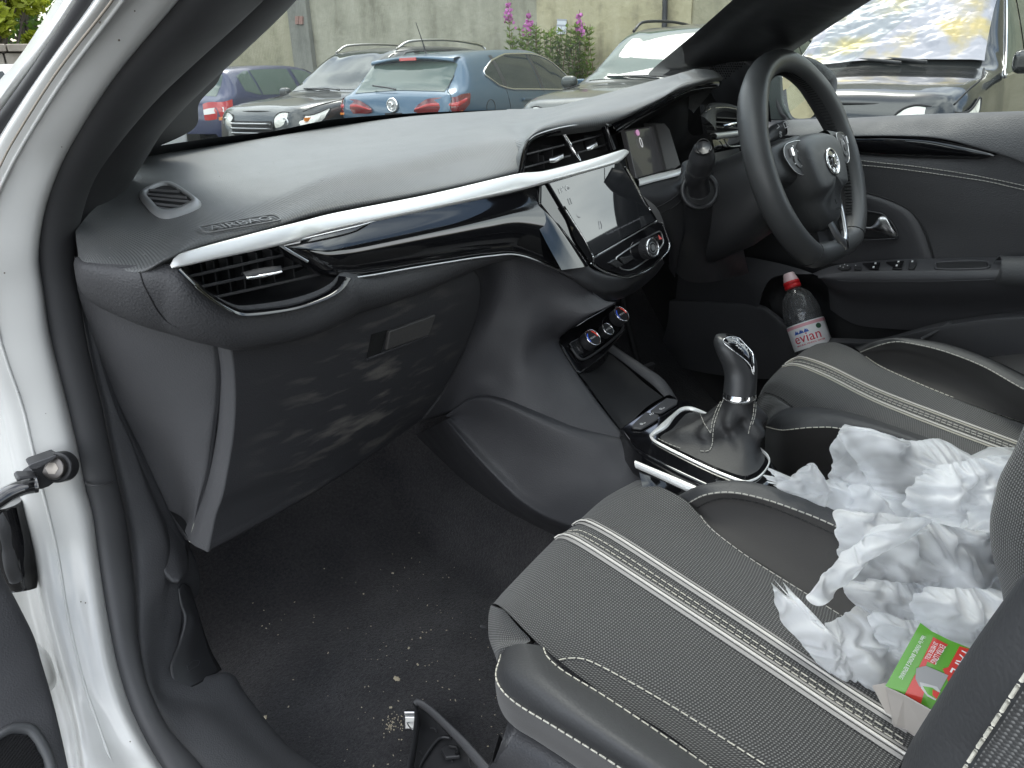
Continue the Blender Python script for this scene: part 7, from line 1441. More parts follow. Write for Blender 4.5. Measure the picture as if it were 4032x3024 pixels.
# ---------------------------------------------------------------- driver's seat
sd = car_part('car_seat', (.37, .45, .27), "driver's seat in ribbed black fabric with cream twin stripes behind the gear lever")
DC = [zc(6, (560, 905, .52), (640, 890, .535), (800, 975, .54), (1100, 1120, .54), (1500, 1330, .535), (2200, 1700, .53)),
      zc(6, (600, 815, .545), (690, 790, .562), (900, 880, .565), (1300, 1060, .56), (1700, 1230, .552), (2400, 1560, .54)),
      zc(6, (690, 715, .55), (770, 690, .567), (1000, 780, .57), (1400, 965, .565), (1800, 1130, .556), (2400, 1400, .54)),
      zc(6, (745, 672, .55), (830, 650, .568), (1100, 765, .57), (1500, 930, .565), (1900, 1080, .556), (2500, 1320, .54)),
      zc(6, (880, 582, .55), (980, 560, .568), (1200, 650, .57), (1600, 830, .565), (2000, 1000, .556), (2600, 1240, .54)),
      zc(6, (1000, 552, .548), (1100, 568, .565), (1225, 635, .568), (1500, 790, .563), (1900, 940, .556), (2500, 1150, .54))]
dcu = loft('cushion_centre', [np.vstack((r[0]+np.array((0, .0, -.12)), r[0]+np.array((0, .006, -.03)), r)) for r in DC], m_weave2, sd, nu=70, nv=7)
_td = bvh(dcu)
stripe(_td, 6, [(728, 690), (780, 658), (840, 650), (1000, 705), (1300, 850), (1700, 1005), (2212, 1195), (2500, 1300)], .014, sd, m_tape_y, m_tape_w)
stripe(_td, 6, [(690, 712), (760, 692), (830, 700), (1000, 770), (1300, 920), (1700, 1080), (2100, 1230), (2400, 1340)], .014, sd, m_tape_y, m_tape_w)
for o_ in (-8, 8): stitch('stripe_stitching', onto(_td, 6, [(730, 702), (800, 678+o_), (1000, 740+o_), (1300, 885+o_), (1700, 1042+o_), (2150, 1212+o_)], .001, 70), m_thread, sd, .006, .003, .0012)
stitch('cushion_stitching', onto(_td, 6, [(1228, 640), (1300, 690), (1400, 740), (1700, 868), (2000, 980), (2300, 1080)], .0008, 60), m_thread_w, sd, .006, .003, .0009)
stitch('cushion_stitching', onto(_td, 6, [(600, 862), (690, 890), (800, 975)], .0008, 30), m_stitch_b, sd, .006, .002, .0008)
# near bolster
nb_t = zc(6, (612, 1062, .545), (690, 1000, .575), (800, 977, .59), (900, 978, .597), (1100, 1008, .60), (1480, 1125, .60), (2000, 1330, .59))
nb_i = zc(6, (640, 1010, .545), (720, 965, .56), (830, 955, .572), (930, 955, .575), (1150, 990, .575), (1520, 1110, .57), (2050, 1300, .56))
nb_s = zc(6, (608, 1078, .538), (700, 1098, .562), (800, 1090, .578), (900, 1082, .585), (1060, 1088, .59), (1460, 1190, .588), (1950, 1400, .58))
nb_b = zc(6, (600, 1250, .43), (700, 1400, .42), (800, 1440, .42), (900, 1460, .42), (1060, 1480, .42), (1460, 1580, .42), (1950, 1750, .42))
nbo = loft('bolster', [nb_i+np.array((.01, 0, -.01)), nb_i, nb_t, .5*(nb_t+nb_s)+np.array((-.004, -.004, .004)), nb_s], m_leather, sd, nu=50, nv=6)
loft('bolster_side', [nb_s, .6*nb_s+.4*nb_b+np.array((-.008, -.004, 0)), nb_b], m_soft, sd, nu=40, nv=6)
stitch('bolster_stitching', spl(nb_s, 70)+np.array((-.0015, -.001, .0015)), m_thread_w, sd, .006, .003, .0009)
loft('front_corner', [zc(6, (552, 900, .525), (590, 880, .53), (640, 880, .54), (740, 940, .545)), zc(6, (548, 980, .50), (600, 960, .52), (680, 940, .54), (760, 955, .55)), zc(6, (560, 1100, .45), (610, 1060, .48), (640, 1020, .52), (720, 985, .545)), zc(6, (590, 1240, .40), (620, 1180, .41), (650, 1120, .45), (700, 1100, .5))], m_weave, sd, nu=20, nv=6)
# far bolster
ub_o = zc(6, (1150, 575, .54), (1260, 545, .545), (1360, 522, .55), (1460, 518, .55), (1720, 552, .55), (1980, 640, .55), (2250, 770, .55), (2700, 1000, .55))
ub_t = zc(6, (1185, 602, .568), (1262, 556, .60), (1350, 530, .617), (1450, 524, .625), (1700, 560, .628), (1950, 645, .625), (2212, 778, .62), (2650, 1000, .61))
ub_s = zc(6, (1195, 615, .57), (1290, 578, .60), (1390, 553, .615), (1480, 555, .622), (1700, 605, .624), (1950, 700, .621), (2200, 840, .617), (2620, 1060, .605))
ub_i = zc(6, (1210, 625, .57), (1310, 610, .585), (1420, 610, .592), (1520, 625, .595), (1720, 700, .592), (1950, 810, .588), (2200, 940, .583), (2600, 1120, .57))
ub_b = zc(6, (1225, 637, .569), (1320, 700, .567), (1450, 765, .566), (1560, 812, .564), (1750, 890, .562), (1950, 960, .558), (2200, 1045, .554), (2600, 1190, .545))
loft('far_bolster', [ub_o, ub_t, ub_s], m_leather, sd, nu=60, nv=7)
loft('far_bolster_inner', [ub_s, ub_i, .5*(ub_i+ub_b)+np.array((0, 0, -.005)), ub_b], m_soft, sd, nu=60, nv=6)
stitch('far_bolster_stitching', spl(ub_s, 90)+np.array((-.001, 0, .0015)), m_thread, sd, .006, .003, .001)

# backrest bodies and head restraints
def back_body(par, x0, x1, y0, m):
    pts = [(y0+.01, .46), (y0-.01, .75), (y0-.14, 1.12), (y0-.20, 1.20), (y0-.28, 1.18), (y0-.22, .75), (y0-.16, .46)]; rows_ = []
    for u in np.linspace(0, 1, 9):
        e = 1-abs(2*u-1)**5; x = x0+(x1-x0)*u; rows_.append(np.array([(x, y+(-.03 if k in (0, 1, 2, 3) else .02)*(1-e), z-.02*(1-e)*(z > 1)) for k, (y, z) in enumerate(pts)]+[(x, pts[0][0]-.03*(1-e), .46)]))
    fixn(loft('backrest_body', rows_, m, par, nu=50, nv=3))
    xm = (x0+x1)/2; g = []
    for z, w, d in ((1.20, .02, .02), (1.21, .11, .045), (1.27, .125, .055), (1.35, .115, .05), (1.375, .07, .03), (1.378, .01, .01)):
        g.append([(xm+math.copysign(abs(math.cos(a))**.5, math.cos(a))*w, y0-.25+math.copysign(abs(math.sin(a))**.6, math.sin(a))*d, z) for a in np.linspace(0, 2*math.pi, 33)])
    fixn(gmesh('head_restraint', np.array(g), m_leather, par))
back_body(seat, -.585, -.16, -.01, m_weave2); back_body(sd, .155, .585, .06, m_weave2)
# ================================================================ loose things in the car
def lathe(a, b, prof, n=36, up=(0, 0, 1)):
    a, b = np.array(a), np.array(b); d = unit(b-a); x = unit(np.cross(d, CH_)); y = np.cross(d, x); g = []
    L = np.linalg.norm(b-a)
    for t, r in prof: g.append([a+d*L*t+r*(math.cos(k)*x+math.sin(k)*y) for k in np.linspace(0, 2*math.pi, n+1)])
    return np.array(g)
bt, bb = P('n', 222, 160, .655, 'X'), P('n', 425, 760, .640, 'X'); ax_b = unit(bb-bt); LB = np.linalg.norm(bb-bt)
bot = empty('water_bottle', bb+ax_b*.05, 'clear plastic water bottle with red collar and white label in the door pocket', 'bottle')
sc_ = LB/600.                                             # metres per measured pixel along the axis
m_pet = glassmat('clear plastic bottle', (.88, .90, .94), 1.0, .12)
W_ = .0370
prof = [(.20, .0145), (.235, .0155), (.28, .023), (.34, .031), (.42, W_*.94), (.50, W_*1.04), (.58, W_*1.08), (.66, W_*1.05), (.70, W_*1.07), (1.0, W_*1.07), (1.25, W_*1.07), (1.4, W_*1.0), (1.42, .02)]
pr = spl(np.array([(t, r, 0) for t, r in prof]), 60)[:, :2]
fixn(gmesh('bottle_body', lathe(bt, bb, pr), m_pet, bot))
fixn(gmesh('water', lathe(bt, bb, [(.60, .002), (.601, W_*1.03), (.7, W_*1.02), (1.38, W_*.98), (1.4, .002)]), glassmat('water in bottle', (.80, .83, .88), .6, .12), bot))
fixn(gmesh('cap_collar', lathe(bt, bb, [(.115, .0150), (.12, .0172), (.16, .0178), (.165, .0160), (.175, .0180), (.215, .0180), (.22, .014)]), M('red cap', (.62, .02, .025), .35), bot))
fixn(gmesh('cap_cover', lathe(bt, bb, [(0, .002), (.004, .010), (.02, .0125), (.06, .0135), (.075, .0150), (.12, .0162)]), M('cloudy clear cap', (.72, .55, .56), .3, spec=.6), bot))
lab = fixn(gmesh('label_band', lathe(bt, bb, [(.70, W_*1.09), (.74, W_*1.10), (1.02, W_*1.10), (1.04, W_*1.09)], 48), M('white paper label', (.80, .80, .81), .5), bot))
fixn(gmesh('label_pink_band', lathe(bt, bb, [(.715, W_*1.105), (.755, W_*1.105)], 48), M('pink label print', (.72, .38, .42), .5), bot))
# frame on the side of the bottle that faces the camera
def cyl_text(s, t, ang0, size, m, nm):
    c = bpy.data.curves.new(nm, 'FONT'); c.body = s; c.size = size; c.align_x = 'CENTER'; c.align_y = 'CENTER'; c.resolution_u = 3; c.extrude = .0002
    o = bpy.data.objects.new(nm, c); COL.objects.link(o); bpy.context.view_layer.update(); me = bpy.data.meshes.new_from_object(o.evaluated_get(bpy.context.evaluated_depsgraph_get())); bpy.data.objects.remove(o)
    ce = bt+ax_b*LB*t; out = unit((CAM-ce)-ax_b*np.dot(CAM-ce, ax_b)); rt = np.cross(out, ax_b); rt = rt if np.dot(rt, CR_) > 0 else -rt; r = W_*1.112
    for v in me.vertices:
        a = ang0+v.co.x/r; q = ce-ax_b*v.co.y+(out*math.cos(a)+rt*math.sin(a))*(r+v.co.z); v.co = q
    me.materials.clear(); return link(nm, me, m, bot, False)
m_redprint = M('red label print', (.55, .02, .05), .5); m_blueprint = M('blue label print', (.03, .10, .42), .5); m_greenprint = M('dark green label print', (.03, .09, .05), .5)
cyl_text('evian', .90, -.12, .030, m_redprint, 'label_lettering'); cyl_text('NATURAL MINERAL WATER', .985, -.05, .0052, m_redprint, 'label_small_lettering')
def cyl_poly(pts, m, nm, lift=.0004):
    out_ = []
    for t, a in pts:
        ce = bt+ax_b*LB*t; out = unit((CAM-ce)-ax_b*np.dot(CAM-ce, ax_b)); rt = np.cross(out, ax_b); rt = rt if np.dot(rt, CR_) > 0 else -rt; out_.append(ce+(out*math.cos(a)+rt*math.sin(a))*(W_*1.112+lift))
    return mesh(nm, out_, [tuple(range(len(out_)))], m, bot, False)
for k in (-.62, -.36, -.10): cyl_poly([(.835, k-.13), (.785, k+.0), (.81, k+.06), (.79, k+.08), (.835, k+.16)], m_blueprint, 'label_mountain')
cyl_poly([(.80+.034*math.sin(q), .62+.16*math.cos(q)) for q in np.linspace(0, 6.283, 20, False)], m_greenprint, 'label_roundel')
# ---------------------------------------------------------------- plastic bag
seat_t = bvh(cush, fbi, fb, bk, nbo)
def seatD(c, x, y, dflt):
    d = ray(c, x, y); h = seat_t.ray_cast(Vector(CAM), Vector(unit(d)))
    return dflt if h[0] is None else min(dflt*1.25, float(np.dot(np.array(h[0])-CAM, CH_)))
def bagmat():
    m = M('thin white polythene', (.94, .95, .96), .30, spec=.5); n, l, b = nodes(m)
    tr = n.new('ShaderNodeBsdfTranslucent'); tr.inputs['Color'].default_value = (.95, .96, .98, 1); tp = n.new('ShaderNodeBsdfTransparent'); tp.inputs['Color'].default_value = (.93, .95, .98, 1)
    m1 = n.new('ShaderNodeMixShader'); m1.inputs['Fac'].default_value = .55; l.new(b.outputs[0], m1.inputs[1]); l.new(tr.outputs[0], m1.inputs[2])
    m2 = n.new('ShaderNodeMixShader'); m2.inputs['Fac'].default_value = .06; co = n.new('ShaderNodeTexCoord'); zz = n.new('ShaderNodeTexNoise'); zz.inputs['Scale'].default_value = 16; l.new(co.outputs['Object'], zz.inputs['Vector']); mr = n.new('ShaderNodeMapRange'); mr.inputs['From Min'].default_value = .40; mr.inputs['From Max'].default_value = .70; mr.inputs['To Max'].default_value = .58; l.new(zz.outputs['Fac'], mr.inputs['Value']); l.new(mr.outputs['Result'], m2.inputs['Fac']); l.new(m1.outputs[0], m2.inputs[1]); l.new(tp.outputs[0], m2.inputs[2]); l.new(m2.outputs[0], n['Material Output'].inputs['Surface']); return m
m_bag = bagmat()
BAG = []
def sheet(outline, hgt, seed, dep, slack=1.3, N=84, cpt=None, it=110, edge=.35, tilt=(0, 0)):
    """a thin film pushed together until it buckles: distance constraints on a grid inside the measured outline"""
    rg_ = np.random.default_rng(seed); mpp = .663/FPX*dep                       # metres per crop pixel at that depth
    o = np.array(outline, float); c = np.array(cpt if cpt else o.mean(0), float)
    ring = spl(np.array([(x, y, 0) for x, y in o]), 240, True)[:, :2]-c; ra = np.arctan2(ring[:, 1], ring[:, 0]); k = np.argsort(ra); ra, rr_ = ra[k], np.linalg.norm(ring, axis=1)[k]
    s, t = np.meshgrid(np.linspace(-1, 1, N), np.linspace(-1, 1, N), indexing='ij'); dx, dy = s*np.sqrt(1-t*t/2), t*np.sqrt(1-s*s/2)
    r = np.hypot(dx, dy); th = np.arctan2(dy, dx); R_ = np.interp(th, ra, rr_, period=2*math.pi)
    P0 = np.stack((r*R_*np.cos(th)*mpp, -r*R_*np.sin(th)*mpp, np.zeros_like(r)), 2)
    def sm(a, n):
        for _ in range(n):
            a = (a+np.roll(a, 1, 0)+np.roll(a, -1, 0)+np.roll(a, 1, 1)+np.roll(a, -1, 1))/5
        return a
    dome = np.sqrt(np.clip(1-r**2.2, 0, 1)); big = sm(rg_.normal(size=(N, N)), 60); big /= np.abs(big).max(); med = sm(rg_.normal(size=(N, N)), 8); med /= np.abs(med).max()
    X = P0.copy(); X[:, :, 2] = hgt*(dome*(.75+.45*big)+.30*med*(.4+dome))
    anis = 1+.5*sm(rg_.normal(size=(N, N)), 40)/.05*.05
    offs = [(1, 0, 1.0), (0, 1, 1.0), (1, 1, .7), (1, -1, .7), (4, 0, .45), (0, 4, .45), (7, 0, .10), (0, 7, .10)]; rest = []
    for a, b, w in offs:
        A, B = (X if a < 3 else P0)[max(0, -a):N-max(0, a)], None
        q0 = P0[:N-a, max(0, -b):N-max(0, b)]; q1 = P0[a:, max(0, b):N-max(0, -b)]
        L = np.linalg.norm(q1-q0, axis=2); rest.append(np.maximum(L*slack, .0008))
    V = X.copy()
    for n in range(it):
        D_ = np.zeros_like(X); W_n = np.full((N, N, 1), 1e-6)
        for (a, b, w), L in zip(offs, rest):
            i0 = (slice(0, N-a), slice(max(0, -b), N-max(0, b))); i1 = (slice(a, N), slice(max(0, b), N-max(0, -b)))
            d = X[i1]-X[i0]; l = np.linalg.norm(d, axis=2)+1e-9; f = d*(((l-L)/l)*.5*w)[:, :, None]
            D_[i0] += f; D_[i1] -= f; W_n[i0] += w; W_n[i1] += w
        step = D_/W_n*1.6; mom = (X-V)*.75; V = X.copy(); X = X+step+mom
        X[:, :, :2] += (P0[:, :, :2]-X[:, :, :2])*(.02+edge*.3*(r > .97))[:, :, None]
        top_ = hgt*1.15*dome+.012; X[:, :, 2] = np.where(X[:, :, 2] > top_, top_+(X[:, :, 2]-top_)*.3, X[:, :, 2]); X[:, :, 2] = np.where(X[:, :, 2] < -.004, -.004+(X[:, :, 2]+.004)*.2, X[:, :, 2])
    for _ in range(4): X[1:-1, 1:-1] = .5*X[1:-1, 1:-1]+.125*(X[2:, 1:-1]+X[:-2, 1:-1]+X[1:-1, 2:]+X[1:-1, :-2])
    C0 = P('o', c[0], c[1], dep, 'D'); G = C0+X[:, :, :1]*CR_+X[:, :, 1:2]*CU_-X[:, :, 2:]*CH_+(X[:, :, :1]*tilt[0]+X[:, :, 1:2]*tilt[1])*CH_
    BAG.append((G.reshape(-1, 3), gridfaces(N, N)))
sheet([(1040, 150), (1090, 110), (1240, 140), (1440, 195), (1620, 185), (1800, 275), (1910, 245), (2110, 260), (2080, 420), (2000, 560), (1975, 720), (1900, 750), (1760, 700), (1560, 690), (1390, 660), (1330, 570), (1250, 510), (1200, 440), (1150, 350), (1080, 260)], .10, 1, .885, 1.42, 120, it=130)
sheet([(1500, 420), (1700, 330), (1900, 300), (2100, 300), (2060, 480), (1985, 640), (1960, 745), (1820, 720), (1640, 690), (1520, 640), (1420, 560)], .05, 21, .80, 1.5, 90)
sheet([(1005, 240), (1050, 160), (1120, 230), (1260, 400), (1290, 520), (1180, 580), (1060, 510), (985, 430), (1000, 330)], .04, 2, .93, 1.35, 60)
sheet([(618, 430), (622, 375), (642, 358), (690, 440), (720, 470), (840, 350), (897, 338), (935, 430), (985, 425), (1090, 440), (1210, 530), (1250, 600), (1130, 660), (1040, 630), (900, 560), (760, 500), (680, 475)], .035, 3, .945, 1.3, 84, cpt=(930, 515))
sheet([(1040, 880), (1025, 760), (1020, 650), (1065, 610), (1200, 620), (1530, 650), (1780, 670), (1960, 740), (1995, 900), (2045, 1150), (1900, 1290), (1780, 1340), (1640, 1220), (1590, 1130), (1400, 1110), (1280, 1075), (1060, 1020)], .075, 4, .83, 1.45, 120, it=130)
sheet([(858, 1110), (925, 1005), (1060, 855), (1180, 770), (1330, 690), (1560, 665), (1600, 720), (1400, 790), (1240, 870), (1120, 1000), (965, 1145), (893, 1165)], .035, 5, .775, 1.25, 70, cpt=(1110, 910))
sheet([(1080, 1060), (1280, 1020), (1590, 1060), (1700, 1200), (1650, 1380), (1500, 1350), (1300, 1320), (1180, 1220)], .05, 6, .79, 1.45, 84)
sheet([(697, 1050), (740, 1092), (792, 1088), (808, 1160), (900, 1270), (960, 1285), (1170, 1202), (1275, 1240), (1345, 1330), (1490, 1370), (1440, 1560), (1362, 1578), (1290, 1645), (1220, 1662), (1148, 1642), (1150, 1592), (990, 1582), (880, 1472), (800, 1372), (733, 1290), (698, 1170)], .040, 7, .765, 1.28, 110, cpt=(1030, 1400), tilt=(-.05, .35))
sheet([(1480, 1110), (1800, 1060), (2050, 1120), (1985, 1310), (1830, 1430), (1700, 1440), (1550, 1380)], .05, 8, .755, 1.45, 84)
sheet([(1230, 1220), (1400, 1240), (1620, 1300), (1680, 1420), (1520, 1500), (1380, 1480), (1260, 1370)], .035, 9, .75, 1.4, 70)
sheet([(1130, 470), (1300, 480), (1480, 560), (1560, 690), (1350, 730), (1180, 680), (1080, 590)], .03, 12, .90, 1.35, 60)
sheet([(690, 480), (780, 400), (850, 352), (900, 345), (960, 430), (1080, 440), (1220, 540), (1170, 650), (1000, 615), (850, 545)], .04, 14, .925, 1.3, 70)
mbb = MB()
for v, f in BAG: mbb.add(v, f)
bag = mbb.build('plastic_bag', m_bag, None, True); tag(bag, 'crumpled white plastic carrier bag lying across the passenger seat', 'plastic bag')
# ---------------------------------------------------------------- tape box
DA = seatD('o', 1400, 1640, .8)-.075
A_, B_c, C_, D_c = P(9, 1568, 757, DA-.005, 'D'), P(9, 1880, 915, DA-.02, 'D'), P(9, 1645, 1303, DA-.03, 'D'), P(9, 1350, 1150, DA, 'D')
tb = empty('tape_box', D_c, 'torn green and red adhesive tape box beside the bag, against the backrest', 'box')
ft = Fr(A_, D_c-A_, B_c-A_)
m_gcard = M('green printed card', (.10, .36, .02), .3, coat=.4); m_rcard = M('red printed card', (.60, .03, .02), .3, coat=.4); m_card = M('bare grey card', (.52, .48, .44), .8)
prism('card_front', ft.poly([(1568, 757), (1640, 810), (1740, 860), (1900, 925), (1650, 1303), (1570, 1258), (1470, 1200), (1350, 1150)], 9, 0), -ft.z*.0012, m_gcard, tb)
def flat(nm, pts, m, w=.0008): return mesh(nm, ft.poly(pts, 9, w), [tuple(range(len(pts)))], m, tb, False)
flat('red_arrow', [(1645, 842), (1740, 892), (1722, 905), (1655, 1015), (1610, 995), (1570, 1100), (1530, 1085), (1640, 860)], m_rcard); flat('red_panel', [(1810, 900), (1900, 925), (1760, 1165), (1705, 1040), (1740, 1030)], m_rcard); flat('red_corner', [(1530, 1080), (1605, 1130), (1570, 1258), (1470, 1200)], m_rcard)
m_tapeg = M('printed grey tape roll', (.33, .33, .33), .35)
flat('tape_roll_print', [(1540, 1035), (1600, 1020), (1740, 1080), (1690, 1170), (1640, 1170), (1560, 1150), (1535, 1100)], m_tapeg, .0014)
flat('tape_roll_rim', [(1560, 1120), (1600, 1130), (1670, 1150), (1690, 1180), (1660, 1235), (1610, 1210), (1570, 1160)], M('printed pale tape rim', (.55, .55, .55), .35), .0018)
flat('tape_roll_hole', [(1580, 1145), (1640, 1155), (1680, 1185), (1660, 1225), (1610, 1195)], m_gcard, .0022); flat('tape_roll_core', [(1640, 1165), (1685, 1185), (1665, 1225), (1640, 1200)], m_rcard, .0026)
wt_m = M('white print', (.85, .85, .85), .4)
def boxtext(s, x, y, size, wid):
    u, v = ft.uv(9, x, y); text('box_lettering', s, ft, u, v, size, wt_m, tb, w=.0030, ext=.0001, fit=wid*.6329/FPX*DA)
boxtext('Ideal for FIXING, BINDING & REPAIRING', 1513, 965, .0050, 300); boxtext('25 METRE ROLL', 1632, 925, .0050, 120); boxtext('EXTRA LONG', 1672, 945, .0068, 125); boxtext('TAPE', 1825, 1000, .016, 170)
prism('card_flap', [P(9, 1350, 1150, DA, 'D'), P(9, 1470, 1205, DA-.01, 'D'), P(9, 1640, 1300, DA-.03, 'D'), P(9, 1600, 1420, DA-.0, 'D'), P(9, 1515, 1512, DA+.03, 'D'), P(9, 1480, 1460, DA+.03, 'D'), P(9, 1408, 1425, DA+.03, 'D')], np.array((0, 0, -.0012)), m_card, tb)
prism('card_back', [P(9, 1270, 1145, DA+.03, 'D'), P(9, 1350, 1130, DA+.02, 'D'), P(9, 1385, 1300, DA+.03, 'D'), P(9, 1410, 1420, DA+.04, 'D'), P(9, 1330, 1220, DA+.04, 'D')], np.array((0, 0, -.0012)), m_card, tb)
# ---------------------------------------------------------------- loose cover on the floor
cov = empty('trim_cover', P('g', 1900, 500, .28, 'Z'), 'loose black plastic trim cover with metal clip lying on the footwell carpet', 'trim cover')
def gz(pts, z): return np.array([P('g', x, y, z if len(q) == 0 else q[0], 'Z') for x, y, *q in pts])
prism('cover_plate', gz([(1685, 195), (1700, 190), (1800, 290), (1900, 390), (2000, 500), (2120, 640), (1620, 660), (1650, 420)], .285), (0, 0, -.003), m_smooth, cov)
ribbon('cover_rim', gz([(1668, 172), (1690, 158), (1760, 200), (1900, 330), (2000, 430), (2120, 570), (2200, 680)], .318), gz([(1680, 195), (1700, 190), (1780, 255), (1890, 365), (1980, 470), (2090, 610), (2150, 690)], .300), .004, m_plas_side, cov, nu=40, nv=7, over=.3, thick=.002)
ribbon('cover_left_rim', gz([(1668, 172), (1676, 250), (1660, 400), (1632, 552), (1610, 680)], .312), gz([(1690, 200), (1696, 280), (1682, 420), (1660, 552), (1640, 680)], .29), .003, m_smooth, cov, nu=30, nv=6, over=.3, thick=.002)
tube('cover_rib', gz([(1690, 560), (1720, 500), (1790, 400), (1830, 372), (1880, 378)], .29), .0025, m_smooth, cov, n=6, ns=24)
prism('clip_block', gz([(1820, 440), (1850, 415), (1930, 430), (1935, 480), (1850, 490)], .294), (0, 0, -.006), m_smooth, cov, .002); tube('clip_hook', gz([(1870, 420), (1885, 425), (1915, 432), (1920, 455), (1905, 465)], .298), .0022, m_deep, cov, n=6, ns=12)
mb = MB(); c = P('g', 1650, 245, .30, 'Z'); mb.box(c, CR_*.010, CU_*.007, CH_*.004); c = P('g', 1645, 285, .298, 'Z'); mb.box(c, CR_*.008, CU_*.009, CH_*.003); bevel(fixn(mb.build('metal_clip', m_satin, cov)), .002); tube('clip_wire', gz([(1620, 265), (1632, 300), (1655, 325), (1678, 332)], .30), .0009, m_satin, cov, n=5, ns=12)
for pts in ([(1760, 318), (1785, 322), (1798, 345)], [(1700, 450), (1712, 475)], [(1880, 490), (1890, 515)], [(1985, 500), (1995, 545)]): tube('moulding_mark', gz(pts, .2865), .0009, m_key, cov, n=5, ns=6)
# ---------------------------------------------------------------- crumbs on the carpet
mb = MB(); rc = random.Random(11)
ct = BVHTree.FromPolygons([tuple(q) for q in np.array(cg).reshape(-1, 3)], gridfaces(80, 60))
def crumb(x, y, s):
    h = ct.ray_cast(Vector((x, y, .9)), Vector((0, 0, -1)))
    if h[0] is None: return
    c = np.array(h[0])+np.array((0, 0, s*.5)); a = unit(np.array((rc.gauss(0, 1), rc.gauss(0, 1), rc.gauss(0, .3)))); b = unit(np.cross(a, (0, 0, 1))); k = np.cross(a, b); mb.box(c, a*s*rc.uniform(.5, 1.3), b*s*.5, k*s*.4)
for i in range(190):
    x, y = rc.uniform(-.60, -.22), rc.uniform(.62, 1.12)
    if rc.random() < .5: y = .62+.3*rc.random()**1.3; x = -.56+.3*rc.random()
    crumb(x, y, rc.choice((.0006, .0006, .0008, .001, .0012)))
for c_, x, y, s in ((8, 490, 920, .0024), (8, 415, 1110, .0034), (8, 562, 846, .002), (8, 388, 436, .0022), (8, 546, 1028, .002), ('g', 798, 237, .0036), ('g', 1567, 40, .004), (8, 736, 452, .0018), (8, 205, 555, .002), (8, 375, 1268, .002), ('g', 1530, 187, .002), (7, 1425, 282, .002), (7, 1643, 332, .0015)):
    q = P(c_, x, y, .262, 'Z'); crumb(q[0], q[1], s)
for i in range(60): q = P('g', rc.gauss(1545, 35), rc.gauss(265, 30), .262, 'Z'); crumb(q[0], q[1], rc.uniform(.0006, .0013))
for i in range(40): q = P(7, rc.gauss(1360, 25), rc.gauss(325, 30), .262, 'Z'); crumb(q[0], q[1], rc.uniform(.0006, .0013))
tag(mb.build('crumbs', M('pale crumbs', (.50, .44, .32), .8), None), 'pale crumbs scattered over the footwell carpet', 'crumbs', kind='stuff')
# ================================================================ open passenger door, check strap
pdr = car_part('passenger_door', (-.95, .8, .5), 'open passenger door with black grained lining and speaker grille at the lower left')
e0 = CV('Y', [('m', -120, -150, .84), ('m', 0, 150, .83), ('m', 130, 400, .815), ('m', 258, 660, .80), ('m', 320, 870, .785), ('m', 382, 1075, .77), ('m', 440, 1300, .75), ('m', 520, 1659, .72), ('m', 570, 1950, .69)])
e1 = e0+np.array((-.05, -.02, .0)); e2 = e0+np.array((-.20, -.06, 0)); e3 = e0+np.array((-.42, -.14, 0))
lin = loft('door_lining', [e0+np.array((-.004, .03, 0)), e0, e1+np.array((0, -.006, 0)), e2, e3], m_plas, pdr, nu=50, nv=6)
loft('door_frame_edge', [e0+np.array((-.01, .03, .01)), e0+np.array((-.012, .06, .012)), e0+np.array((-.10, .08, .01)), e0+np.array((-.42, -.02, 0))], m_white, pdr, nu=30, nv=4)
_tpd = bvh(lin)
so_ = onto(_tpd, 'm', [(-120, 1450), (0, 1352), (100, 1302), (200, 1298), (270, 1320), (345, 1410), (420, 1560), (450, 1700), (450, 1800)], .001, 60); si_ = onto(_tpd, 'm', [(-120, 1520), (0, 1440), (90, 1396), (180, 1396), (225, 1420), (280, 1495), (335, 1610), (355, 1700), (355, 1800)], .001, 60)
k = min(len(so_), len(si_)); ribbon('speaker_ring', so_[:k], si_[:k], .006, M('speaker ring plastic', (.055, .057, .06), .45), pdr, nu=50, nv=7)
mb = MB()
for yy in range(1405, 1690, 17):
    for xx in range(-20, 350, 26):
        x = xx+(13 if ((yy-1405)//17) % 2 else 0)
        if x > np.interp(yy, [1400, 1440, 1500, 1610, 1700], [190, 225, 272, 325, 345])-6: continue
        if yy < np.interp(x, [0, 90, 180, 230], [1445, 1402, 1402, 1425])+6: continue
        h = onto(_tpd, 'm', [(x, yy)], .0012)
        if len(h): f_ = Fr(h[0], unit(e2[4]-e0[4])*-1, (0, 0, 1)); mb.add(*disc(f_, 0, 0, .0030, -.0005, .0005, 6))
tag(mb.build('speaker_mesh', M('speaker mesh black', (.006, .006, .007), .6), pdr), kind='stuff')
chk = car_part('door_check_strap', P('l', 600, 560, .86), 'black metal check strap bolted to the white door frame')
fk2 = Fr(P('l', 775, 460, .872), unit(np.array((.9, -.35, 0))), (0, 0, 1)); fk2 = Fr(P('l', 775, 460, .872), CR_, CU_)
def lp(pts, d): return np.array([P('l', x, y, d) for x, y in pts])
mb = MB(); mb.add(*disc(fk2, 0, 0, .0165, -.01, .006, 28)); bevel(fixn(mb.build('bolt_flange', m_smooth, chk)), .002)
mb = MB(); mb.add(*disc(fk2, 0, 0, .0128, .006, .013, 28, .95)); bevel(fixn(mb.build('bolt_head', M('dark zinc bolt', (.14, .13, .125), .35, metal=.9), chk)), .0015)
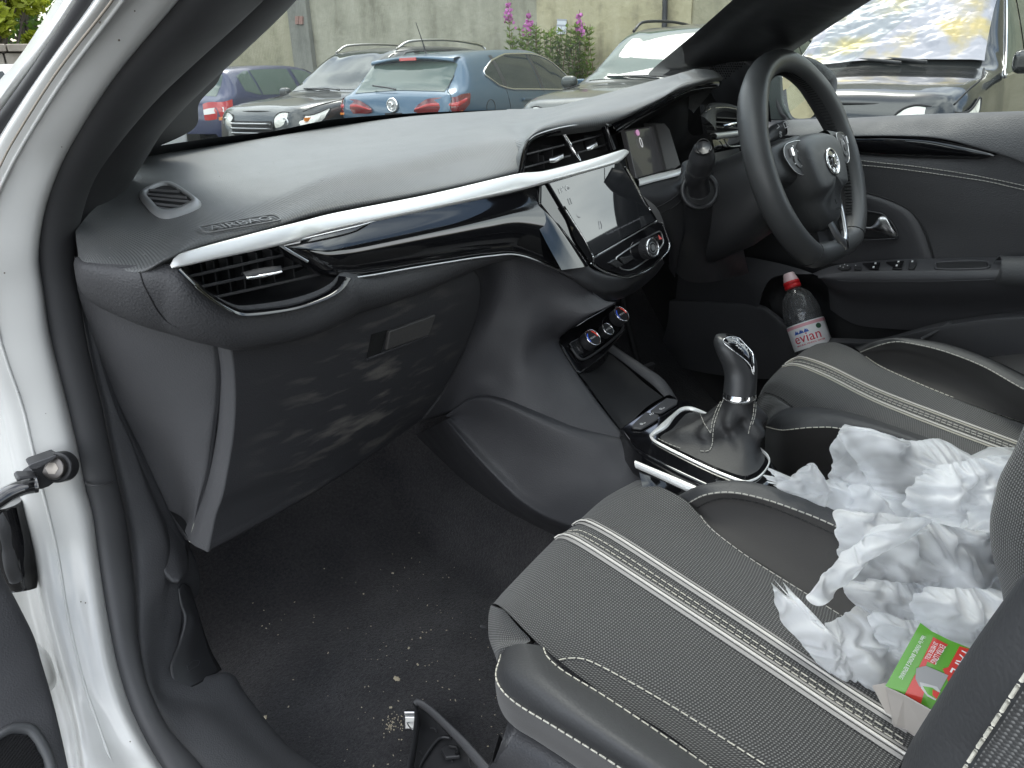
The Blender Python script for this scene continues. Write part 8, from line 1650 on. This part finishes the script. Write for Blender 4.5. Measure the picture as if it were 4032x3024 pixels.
mb = MB(); mb.add(*[disc(fk2, 0, 0, .0068, .0125, .0134, 6)][0]); mb.build('bolt_socket', M('bolt socket', (.32, .29, .26), .4, metal=.8), chk)
prism('strap_bracket', lp([(370, 440), (420, 410), (720, 305), (745, 325), (860, 380), (870, 440), (800, 580), (810, 610), (720, 660), (640, 720), (540, 755), (480, 755), (440, 700), (420, 620), (330, 590), (430, 520)], .868), np.array((0, .02, 0)), m_smooth, chk, .003)
prism('strap_top_plate', lp([(368, 452), (400, 425), (560, 365), (735, 300), (748, 325), (700, 365), (640, 400), (560, 450), (480, 490), (400, 492)], .858), np.array((0, .006, -.002)), m_plas_side, chk, .002)
prism('strap_guide', lp([(202, 620), (260, 590), (500, 580), (512, 640), (470, 765), (345, 745), (240, 680)], .855), np.array((0, .02, 0)), m_smooth, chk, .003)
tube('strap_arm', lp([(480, 690), (300, 720), (120, 800), (0, 880), (-200, 1010), (-500, 1200)], .852), .0125, m_gloss, chk, n=8, ns=20, flat=.6)
tube('wiring_boot', CV('Y', [('l', 40, 920, .925), ('l', 90, 1150, .925), ('l', 160, 1450, .925), ('m', 130, 60, .925), ('m', 175, 200, .922), ('m', 180, 245, .92)]), [.018, .020, .021, .021, .020, .014], m_gloss, chk, n=14, ns=30)
tube('wiring_boot_rib', CV('Y', [('l', 20, 1000, .915), ('l', 60, 1250, .91), ('l', 110, 1500, .91), ('m', 90, 60, .905), ('m', 130, 170, .905)]), .007, m_rubber, chk, n=8, ns=20)
hg = loft('door_hinge', [CV('Y', [('m', 250, 655, .90), ('m', 340, 700, .895), ('m', 395, 770, .885), ('m', 430, 860, .88), ('m', 450, 960, .87), ('m', 430, 1020, .862), ('m', 380, 1075, .86)]), CV('Y', [('m', 240, 680, .885), ('m', 320, 730, .88), ('m', 360, 800, .87), ('m', 385, 880, .862), ('m', 400, 950, .858), ('m', 390, 1010, .852), ('m', 360, 1060, .85)]), CV('Y', [('m', 200, 700, .88), ('m', 240, 780, .875), ('m', 270, 840, .865), ('m', 300, 900, .86), ('m', 320, 960, .855), ('m', 320, 1010, .85), ('m', 310, 1060, .848)])], m_white, chk, nu=30, nv=5)
